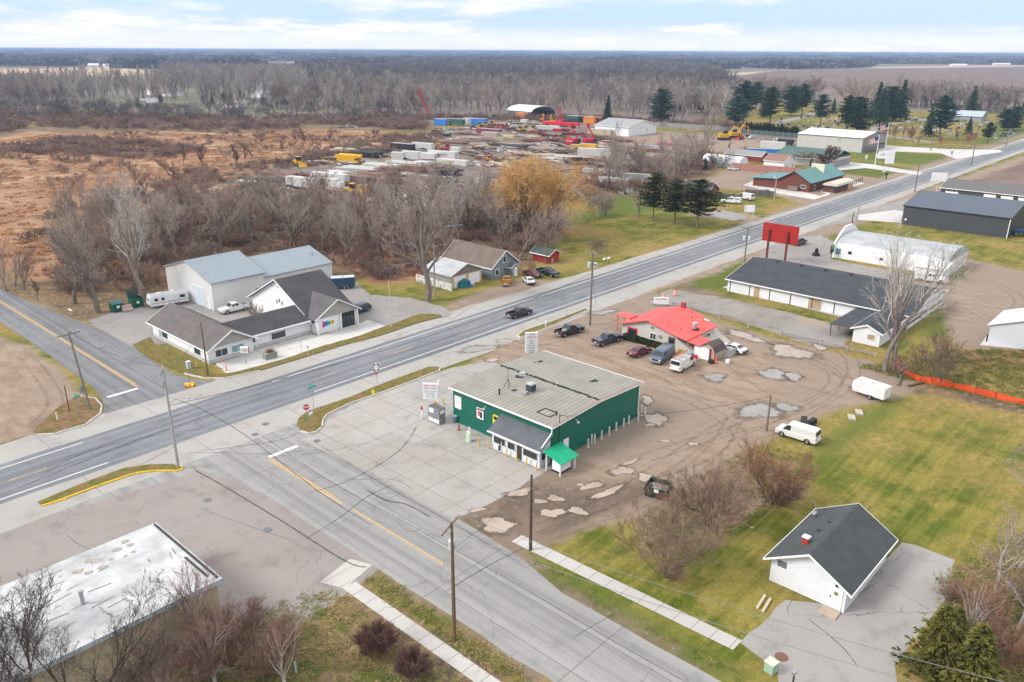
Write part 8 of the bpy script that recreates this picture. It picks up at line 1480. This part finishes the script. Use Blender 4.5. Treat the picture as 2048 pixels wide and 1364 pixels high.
def crane(label, px, rz, h, sc=1.0):
    t = thing('crawler_crane', label, 'crane', P(*px), rz, 'red cranes in the yard'); sc *= .85; t.scale = (sc,)*3
    for sg in (-1, 1): MB().box(-3, min(sg*1.3, sg*2.2), 0, 3, max(sg*1.3, sg*2.2), 1.1).build('track', YK, t)
    MB().box(-3.4, -1.6, 1.2, 2.2, 1.6, 2.9).build('body', YR, t); MB().box(1.0, -2.4, 1.4, 2.4, -1.61, 3.1).build('cab', GLS, t); MB().box(-4.2, -1.7, 1.3, -3.41, 1.7, 2.6).build('counterweight', YR, t)
    g = MB()
    for sg in (-1, 1): g.tube((1.8, sg*.8, 2.8), (-2.2, sg*.55, h), .22, .2, 5); g.tube((-3.0, sg*.8, 2.8), (-2.2, sg*.55, h), .15, .15, 5)
    for k in range(5): u = (k+.5)/5; x_ = 1.8-4.0*u; z = 2.8+(h-2.8)*u; g.tube((x_, -.75, z), (x_, .75, z), .1, .1, 4)
    g.build('boom', YR, t); MB().box(-3.0, -.8, h, -1.4, .8, h+.8).build('boom_head', YR, t)
    g = MB()
    for sg in (-1, 1): g.tube((-2.8, sg*1.1, 2.9), (-6.0, sg*.8, h*.72), .14, .14, 4)
    g.build('gantry', YR, t); return t
R_AX = 0.0
loader('yellow loader beside the marsh at the left end of the yard', (598, 332), R_(-100), YN, 1.5); loader('small yellow machine left of the yellow tarp', (653, 326), R_(-60), YN, .9)
t = stack('bright yellow tarp covered pile at the yard edge', (698, 324), R_(-75), 11, 4, 3.0, cm('yellow_tarp', (.75, .42, .01)), 5, 'pile', 'tarp_pile'); stack('pale lumber pile behind the yellow tarp', (690, 311), R_(-75), 12, 5, 3.0, YT, 6); stack('dark scrap steel behind the yellow tarp', (738, 314), R_(-75), 12, 5, 2.2, YK, 5)
box_trailer('black box trailer at the back left of the white trailers', (806, 303), R_(-80), 12, 2.6, 2.6, YK); box_trailer('white container end on with dark doorway', (797, 321), R_(-60), 5, 2.6, 3.2, YW, False, 'container', 'container'); box_trailer('white site box beside the doorway container', (824, 318), R_(-72), 8, 3, 3.0, YW, False, 'container', 'container')
box_trailer('white long tank trailer at the back of the row', (846, 302), R_(-78), 11, 2.5, 2.6, YW); excavator('orange yellow excavator lying among the white trailers', (866, 299), R_(-70), YN, .9, .9); loader('red machine at the right end of the white trailers', (895, 301), R_(100), YR, 1.2); box_trailer('small white box beside the red machine', (912, 307), R_(-75), 4.5, 2.6, 2.6, YW, False, 'container', 'container')
box_trailer('grey white trailer lettered NATCO', (886, 322), R_(-76), 13, 2.7, 3.0, YW, True, txt='NATCO'); box_trailer('white flat container in front of the lettered trailer', (905, 330), R_(-76), 14, 2.6, 2.0, YW, False, 'container', 'container'); box_trailer('dark open fronted white container left of the lettered trailer', (858, 322), R_(-74), 7, 3, 3.0, YW, False, 'container', 'container')
for k, (px, L, w, h, m, lb) in enumerate([((674, 350), 9, 5, 1.4, YW, 'white slab stack at the left of the long row'), ((720, 345), 17, 8, 2.0, cm('pale_concrete_planks', (.46, .445, .41)), 'wide pale plank stack left of centre in the long row'), ((765, 340), 15, 7, 2.2, MATS['pale_concrete_planks'], 'pale plank stack in the middle of the long row'), ((806, 336), 15, 6, 2.4, MATS['pale_concrete_planks'], 'pale plank stack at the right of the long row'), ((846, 335), 7, 4, 2.4, YW, 'white block stack right of the pale planks'), ((712, 357), 14, 5, 1.2, YS, 'rusty beam stack in front of the wide pale planks'), ((746, 353), 12, 5, 1.3, YS, 'low rusty beam stack in front of the middle planks'), ((781, 348), 8, 4, 2.6, YS, 'tall rusty beam stack between pale planks'), ((829, 345), 9, 5, 2.6, YS, 'tall rusty beam stack right of the pale planks'), ((868, 346), 13, 5, 1.2, YS, 'low rusty beam stack at the right end'), ((896, 350), 9, 5, 2.0, YK, 'dark steel stack at the right end'), ((778, 366), 10, 5, 1.8, YS, 'rusty rack standing alone in front of the row'), ((873, 364), 9, 3, .9, YS, 'low rusty beams right of the lone rack'), ((560, 350), 18, 6, 1.2, YS, 'rusty scrap beams at the left end'), ((580, 358), 14, 5, 1.0, YS, 'second rusty scrap heap at the left end'), ((545, 362), 12, 5, .9, YK, 'dark scrap beams lowest at the left end'), ((500, 365), 10, 4, .6, YW, 'white boards at the far left of the yard'), ((440, 385), 12, 5, 1.0, YT, 'tan boards lying left of the white trailer')]): stack(lb, px, R_(-76+6*math.sin(k*2.1)), L, w, h, m)
box_trailer('long white trailer nearest the woodland', (606, 378), R_(-76), 12, 2.6, 2.8, YW); box_trailer('white trailer behind the nearest long trailer', (660, 366), R_(-76), 15, 2.6, 2.4, YW)
tk = box_trailer('white truck body with red chassis beside the long trailers', (660, 378), R_(-76), 7, 2.5, 2.4, YW, True, 'truck', 'box_truck'); MB().box(3.51, -1.2, .6, 5.2, 1.2, 2.6).build('cab', PWHT, tk); MB().box(-3.5, -1.27, .45, 5.2, 1.27, .898).build('chassis', YR, tk)
loader('yellow crane carrier truck at the woodland edge of the yard', (706, 390), R_(-70), YN, 1.5, 'crane_truck'); box_trailer('bright yellow upright tarp box beside the crane carrier', (728, 390), R_(-76), 3.4, 2.6, 3.0, MATS['yellow_tarp'], False, 'container', 'container')
bt = thing('boat', 'grey open boat lying in the yard beside the yellow tarp box', 'boat', P(756, 393), R_(-50)); fixn(MB().add([(-4, -1.2, 1.2), (-4, 1.2, 1.2), (2, 1.3, 1.3), (4.5, 0, 1.7), (2, -1.3, 1.3), (-4, -.7, .2), (-4, .7, .2), (2, .6, .2), (4, 0, .5), (2, -.6, .2)], [(0, 1, 6, 5), (1, 2, 7, 6), (2, 3, 8, 7), (3, 4, 9, 8), (4, 0, 5, 9), (5, 6, 7, 8, 9)]).build('hull', cm('boat_grey', (.16, .19, .24)), bt)); MB().add([(-3.9, -1.05, .9), (2, -1.1, .95), (4, 0, 1.2), (2, 1.1, .95), (-3.9, 1.05, .9)], [(0, 1, 2, 3, 4)]).build('deck', YGR, bt)
def scrap(label, px, L, w, h, mats, n, seed, group='scrap heaps in the yard'):
    q = random.Random(seed); t = thing('scrap_heap', label, 'heap', P(*px), q.uniform(0, 3), group)
    for m in mats:
        g = MB()
        for k in range(n): x_, y_ = q.gauss(0, L/4), q.gauss(0, w/4); a = q.uniform(0, 3.1); d = Vector((math.cos(a), math.sin(a), q.uniform(-.3, .4)))*q.uniform(.4, 1.8); c = Vector((x_, y_, q.uniform(.1, h)*math.exp(-(x_/L*2)**2-(y_/w*2)**2)+.1)); r_ = q.uniform(.08, .35); g.tube(c-d, c+d, r_, r_, 4)
        g.build('debris', m, t)
for k, a in enumerate([('white rubble heap in front of the boat', (770, 405), 9, 4, 1.4, (YW, YT, YS), 22), ('black shed debris at the left back of the yard', (738, 249), 9, 6, 2.6, (YK, YT), 22), ('mixed scrap by the reeds at the back left', (702, 255), 12, 6, 1.2, (YGR, YW, YK), 16), ('sage green scrap heap before the blue tarp', (890, 263), 20, 9, 1.6, (YSG, YW), 36), ('grey green scrap heap right of the sage heap', (920, 268), 20, 8, 1.6, (YSG, YGR, YW), 30), ('brown debris heap near the back woods', (790, 243), 26, 8, 1.3, (YS, YT), 30), ('brown timber debris behind the blue tarp', (820, 250), 26, 8, .9, (YS, YT, YGR), 24), ('orange and rust scrap in the middle of the yard', (1098, 280), 14, 8, 1.6, (YO, YS, YSG), 24), ('dark red and grey scrap left of the cranes', (1118, 276), 10, 6, 1.6, (YK, YM), 20), ('white frames behind the willow', (1004, 303), 7, 5, 2.0, (YW, YGR), 14), ('grey scrap before the black stack', (985, 299), 10, 5, 1.2, (YGR, YSG, YS), 16), ('dark scrap mound left of the black stack', (955, 299), 10, 4, 1.0, (YK, YS), 16), ('blue and white parts under the tree belt', (1080, 291), 12, 6, 1.2, (YW, YP, YGR), 20), ('junk pile at the lawn edge under the tree belt', (1250, 382), 12, 4, 1.0, (YW, YGR, YK), 26), ('orange and white junk at the top of the lawn', (1292, 373), 9, 4, 1.0, (YO, YW, YG), 18), ('red metal parts heap behind the machine shop drive', (1232, 292), 16, 5, 1.0, (YM, YS), 18)]): scrap(*a, 900+k)
stack('red steel tubes stacked on the yard gravel', (1362, 292), R_(-80), 22, 7, 1.2, cm('pinkish_red_tubes', (.36, .09, .12)), 6)
for px, rz, L, w, h, m, wl, lb in [((884, 250), -80, 9, 4, 3.4, YB_, False, 'blue tarped load at the left of the tarped row'), ((893, 250), -80, 6, 4, 3.2, YP, False, 'pink tarped load in the tarped row'), ((910, 251), -80, 13, 3, 3.0, YG, True, 'dark green trailer in front of the tarps'), ((932, 250), -80, 5, 3.5, 3.4, YW, False, 'white tarped load in the tarped row'), ((950, 248), -78, 16, 4, 3.2, YB_, False, 'bright blue tarped load at the right of the tarped row'), ((1046, 239), -80, 9, 2.6, 3.4, YO, True, 'orange box trailer behind the row of machines'), ((1049, 248), -80, 4.5, 2.6, 2.6, YW, False, 'white cube container before the orange trailer'), ((978, 267), -82, 15, 3, 2.4, YM, False, 'maroon open container in the yard middle'), ((984, 272), -82, 12, 3, 1.8, YT, False, 'tan timber box before the maroon container'), ((984, 277), -75, 7, 4, 3.0, cm('grey_timber_box', (.36, .30, .27)), False, 'grey timber block stack in the yard middle'), ((1095, 262), -60, 13, 2.6, 2.0, YW, True, 'white lowboy trailer before the red boom'), ((1145, 244), -84, 9, 3, 3.6, YG, False, 'dark green container in the back row'), ((1158, 244), -84, 7, 3, 3.6, YK, False, 'black open container in the back row'), ((1180, 247), -84, 8, 3, 4.0, YO, False, 'orange container in the back row'), ((1192, 247), -84, 8, 3, 3.6, YM, False, 'maroon container in the back row'), ((1139, 294), -70, 3, 2.6, 2.6, YR, False, 'small red box left of the cranes'), ((1159, 299), -74, 8, 2.6, 2.0, cm('olive_yellow', (.42, .30, .04)), False, 'olive yellow box in front of the cranes'), ((1177, 300), -74, 8, 2.8, 2.6, cm('amber_container', (.65, .32, .02)), False, 'amber container in front of the right crane'), ((1191, 312), -58, 15, 2.7, 3.0, YW, False, 'white semi trailer body behind the tree belt'), ((1200, 269), -80, 14, 3, 2.6, YT, False, 'tan crate wall left of the machine shop'), ((1270, 366), -70, 13, 2.5, 2.2, YGR, True, 'silver trailer half hidden in the tree belt'), ((1208, 352), -72, 16, 2.5, 1.4, YGR, True, 'flat silver trailer under the bare trees'), ((1225, 372), -72, 10, 2.5, 1.8, YW, True, 'white trailer low in the tree belt'), ((1524, 312), -62, 13, 2.6, 3.0, YB_, False, 'bright blue container behind the arched shelter'), ((1545, 300), -80, 11, 2.6, 2.8, YW, True, 'white trailer behind the blue container'), ((1290, 300), -80, 16, 3, 1.2, YGR, True, 'long grey flatbed by the machine shop gravel'), ((1115, 263), -60, 5, 2.4, 1.6, YR, False, 'red counterweight block under the red boom'), ((1010, 277), -82, 11, 3, 1.6, cm('straw_yellow', (.60, .46, .12)), False, 'straw yellow beam pack in the yard middle')]:
    box_trailer(lb, px, R_(rz), L, w, h, m, wl, 'trailer' if wl else 'container', 'box_trailer' if wl else 'container')
stack('black pipe stack behind the willow', (1018, 296), R_(-85), 20, 6, 1.6, YK, 7); stack('rusty pipe bundle left in the middle of the yard', (905, 289), R_(-70), 15, 6, 1.6, YS, 5); stack('rusty pipe bundle right in the middle of the yard', (932, 287), R_(-65), 16, 6, 1.8, YS, 5); stack('tan boards along the yard track', (1050, 292), R_(-85), 34, 5, .6, cm('pinkish_boards', (.42, .28, .21)), 5); stack('pink tan boards left of the black pipes', (970, 294), R_(-85), 26, 4, .5, MATS['pinkish_boards'], 4); stack('tan timbers at the left of the pipe bundles', (874, 287), R_(-80), 9, 6, 1.6, YT, 5); stack('pale pipe row by the willow', (1115, 312), R_(-80), 34, 6, .5, YT, 5); stack('pale flat boards right of the timber block', (1040, 272), R_(-85), 26, 5, .6, YT, 5)
for px, rz, m, s, lb in [((968, 239), 20, YLM, 1.2, 'lime green machine at the back of the yard'), ((988, 239), 100, YG, 1.3, 'dark green machine at the back of the yard'), ((960, 254), 200, YN, 1.2, 'yellow machine left in the crowded machine row'), ((971, 253), 190, YN, 1.2, 'yellow machine second in the crowded machine row'), ((983, 252), 170, YO, 1.2, 'orange machine in the crowded machine row'), ((997, 255), 180, YR, .9, 'red machine left in the red group'), ((1005, 255), 180, YR, .9, 'red machine middle in the red group'), ((1013, 254), 180, YR, .9, 'red machine right in the red group'), ((1022, 250), 180, YW, 1.0, 'white tractor left of the orange trailer'), ((1031, 249), 180, YW, 1.0, 'white tractor under the orange trailer'), ((1040, 263), 200, YN, 1.2, 'yellow machine left before the hangar'), ((1052, 262), 160, YN, 1.3, 'yellow machine middle before the hangar'), ((1066, 262), 190, YN, 1.3, 'yellow machine right before the hangar'), ((978, 322), 250, YN, .9, 'yellow forklift alone left of the willow'), ((1229, 300), 0, YO, 1.0, 'orange loader beside the white semi trailer body'), ((1480, 279), 180, YR, 1.2, 'red loader at the foot of the yellow excavator')]: loader(lb, px, R_(rz), m, s)
for px, rz, m, s, rc, lb in [((1084, 243), 30, YO, 1.2, 1.0, 'orange excavator in front of the hangar'), ((1106, 246), 200, YN, 1.2, .8, 'yellow excavator at the hangar side'), ((1098, 240), 0, YO, 1.0, 1.0, 'orange excavator beside the hangar mouth'), ((1448, 280), -40, YN, 1.8, 1.0, 'large yellow excavator with raised boom at the right of the yard'), ((1468, 276), -30, YN, 1.7, 1.0, 'second large yellow excavator reaching right')]: excavator(lb, px, R_(rz), m, s, rc)
crane('left red crawler crane with folded boom', (1149, 289), R_(-20), 9.5, 1.1); crane('right red crawler crane with folded boom', (1182, 289), R_(-20), 9.5, 1.1); crane('red crane behind the long red boom', (1122, 250), R_(10), 11, 1.1)
rb = thing('crane_boom', 'long bright red crane boom section on dark dollies', 'crane boom', P(1128, 256), R_(-80)); MB().box(-10, -1, 1.6, 10, 1, 3.2).build('section', cm('bright_red', (.62, .01, .04)), rb); MB().tube((-10, 0, 2.4), (-14, 0, 2.4), 1.0, .9, 10).build('drum', MATS['bright_red'], rb); MB().box(-7, -1.1, 0, -5, 1.1, 1.598).box(5, -1.1, 0, 7, 1.1, 1.598).build('dolly', YK, rb)
lb_ = thing('lattice_boom', 'raised red lattice boom standing out against the woods', 'crane boom', P(861, 236), 0); b0, b1 = Vector((0, 0, 0)), Vector((*P(849, 192, z=19), 19))-Vector((*P(861, 236), 0)); b1 = Vector((b1.x*.1-6, b1.y*.1+4, 19)); g = MB()
for dx, dy in ((-.5, -.5), (.5, -.5), (.5, .5), (-.5, .5)): g.tube(b0+v3(dx*2, dy*2, 0), b1+v3(dx, dy, 0), .18, .14, 4)
for k in range(12): u = k/12; c = b0.lerp(b1, u); d = b0.lerp(b1, u+.08); g.tube(c+v3(-.8, 0, 0), d+v3(.8, 0, 0), .1, .1, 3); g.tube(c+v3(0, -.8, 0), d+v3(0, .8, 0), .1, .1, 3)
g.build('lattice', YR, lb_); MB().box(-2, -1.5, 0, 2, 1.5, 2.2).build('base', YR, lb_)
qy = random.Random(3131); YP_ = [(530, 350), (700, 300), (840, 290), (880, 258), (1060, 245), (1240, 258), (1220, 300), (1400, 300), (1300, 335), (1180, 380), (950, 392), (760, 436), (640, 420), (560, 395)]
for k, p in enumerate(scatter(150, YP_, qy, 7.5)):
    L = qy.uniform(6, 18)
    t = thing('scrap_heap', 'low heap of rusty scrap in the equipment yard', 'heap', p, R_(-75)+qy.gauss(0, .3), 'low rusty heaps in the yard'); ms = qy.sample([YS, YK, YT, YGR, YM, YS, YS, YK, YW], 2)
    for m in ms:
        g = MB()
        for j in range(14): a = qy.gauss(0, .16); r_ = qy.uniform(.08, .32); dd = Vector((math.cos(a), math.sin(a), qy.gauss(0, .05)))*qy.uniform(.8, L*.32); c = Vector((qy.gauss(0, L*.22), qy.gauss(0, 1.1), qy.uniform(.1, 1.3))); g.tube(c-dd, c+dd, r_, r_, 4)
        g.build('debris', m, t)
# gravestones: one by one, three kinds
GSM = [cm('dark_granite', (.05, .045, .045)), cm('grey_granite', (.27, .265, .26)), cm('white_marble', (.60, .59, .57))]; GSL = ['dark granite headstone in the cemetery rows', 'grey granite headstone in the cemetery rows', 'white marble headstone in the cemetery rows']; first = {}
qg = random.Random(77); GP = [((1495, 250), (1570, 258), 18), ((1560, 238), (1700, 264), 70), ((1600, 228), (1720, 240), 26), ((1755, 255), (1855, 265), 34), ((1880, 240), (2035, 272), 78), ((1800, 232), (1900, 250), 30), ((1965, 268), (2025, 280), 18)]
for (a, b, n) in GP:
    for k in range(n):
        px = (qg.uniform(a[0], b[0]), qg.uniform(a[1], b[1])); i = qg.choices((0, 1, 2), (.4, .4, .2))[0]; s = qg.uniform(.7, 1.25); rz = R_(40)+qg.gauss(0, .06)
        if i not in first:
            t = thing('headstone', GSL[i], 'headstone', P(*px), rz, 'cemetery headstones'); MB().box(-.5, -.75, 0, .5, .75, .25).build('plinth', GSM[1], t); MB().extr([(-.62, .252), (.62, .252), (.62, 1.0), (.35, 1.2), (-.35, 1.2), (-.62, 1.0)], 'x', -.18, .18).build('tablet', GSM[i], t); first[i] = t; t.scale = (s,)*3
        else: dup(first[i], P(*px), rz, s, GSL[i])
# ------------------------------------------------------------------ air: one closed box of thin even haze round the whole scene
hm = bpy.data.materials.new('haze_air'); hm.use_nodes = True; t = hm.node_tree; t.nodes.clear()
_o = nd(t, 'ShaderNodeOutputMaterial'); _v = nd(t, 'ShaderNodeVolumePrincipled', {'Color': (.40, .56, .84, 1), 'Density': .00014, 'Anisotropy': .1}); t.links.new(_v.outputs[0], _o.inputs['Volume'])
hz = kind(MB().box(-26500, -26500, -1, 26500, 26500, 44).build('haze', hm), 'stuff'); hz['label'] = 'thin pale blue haze in the air over the whole plain'; hz['category'] = 'haze'
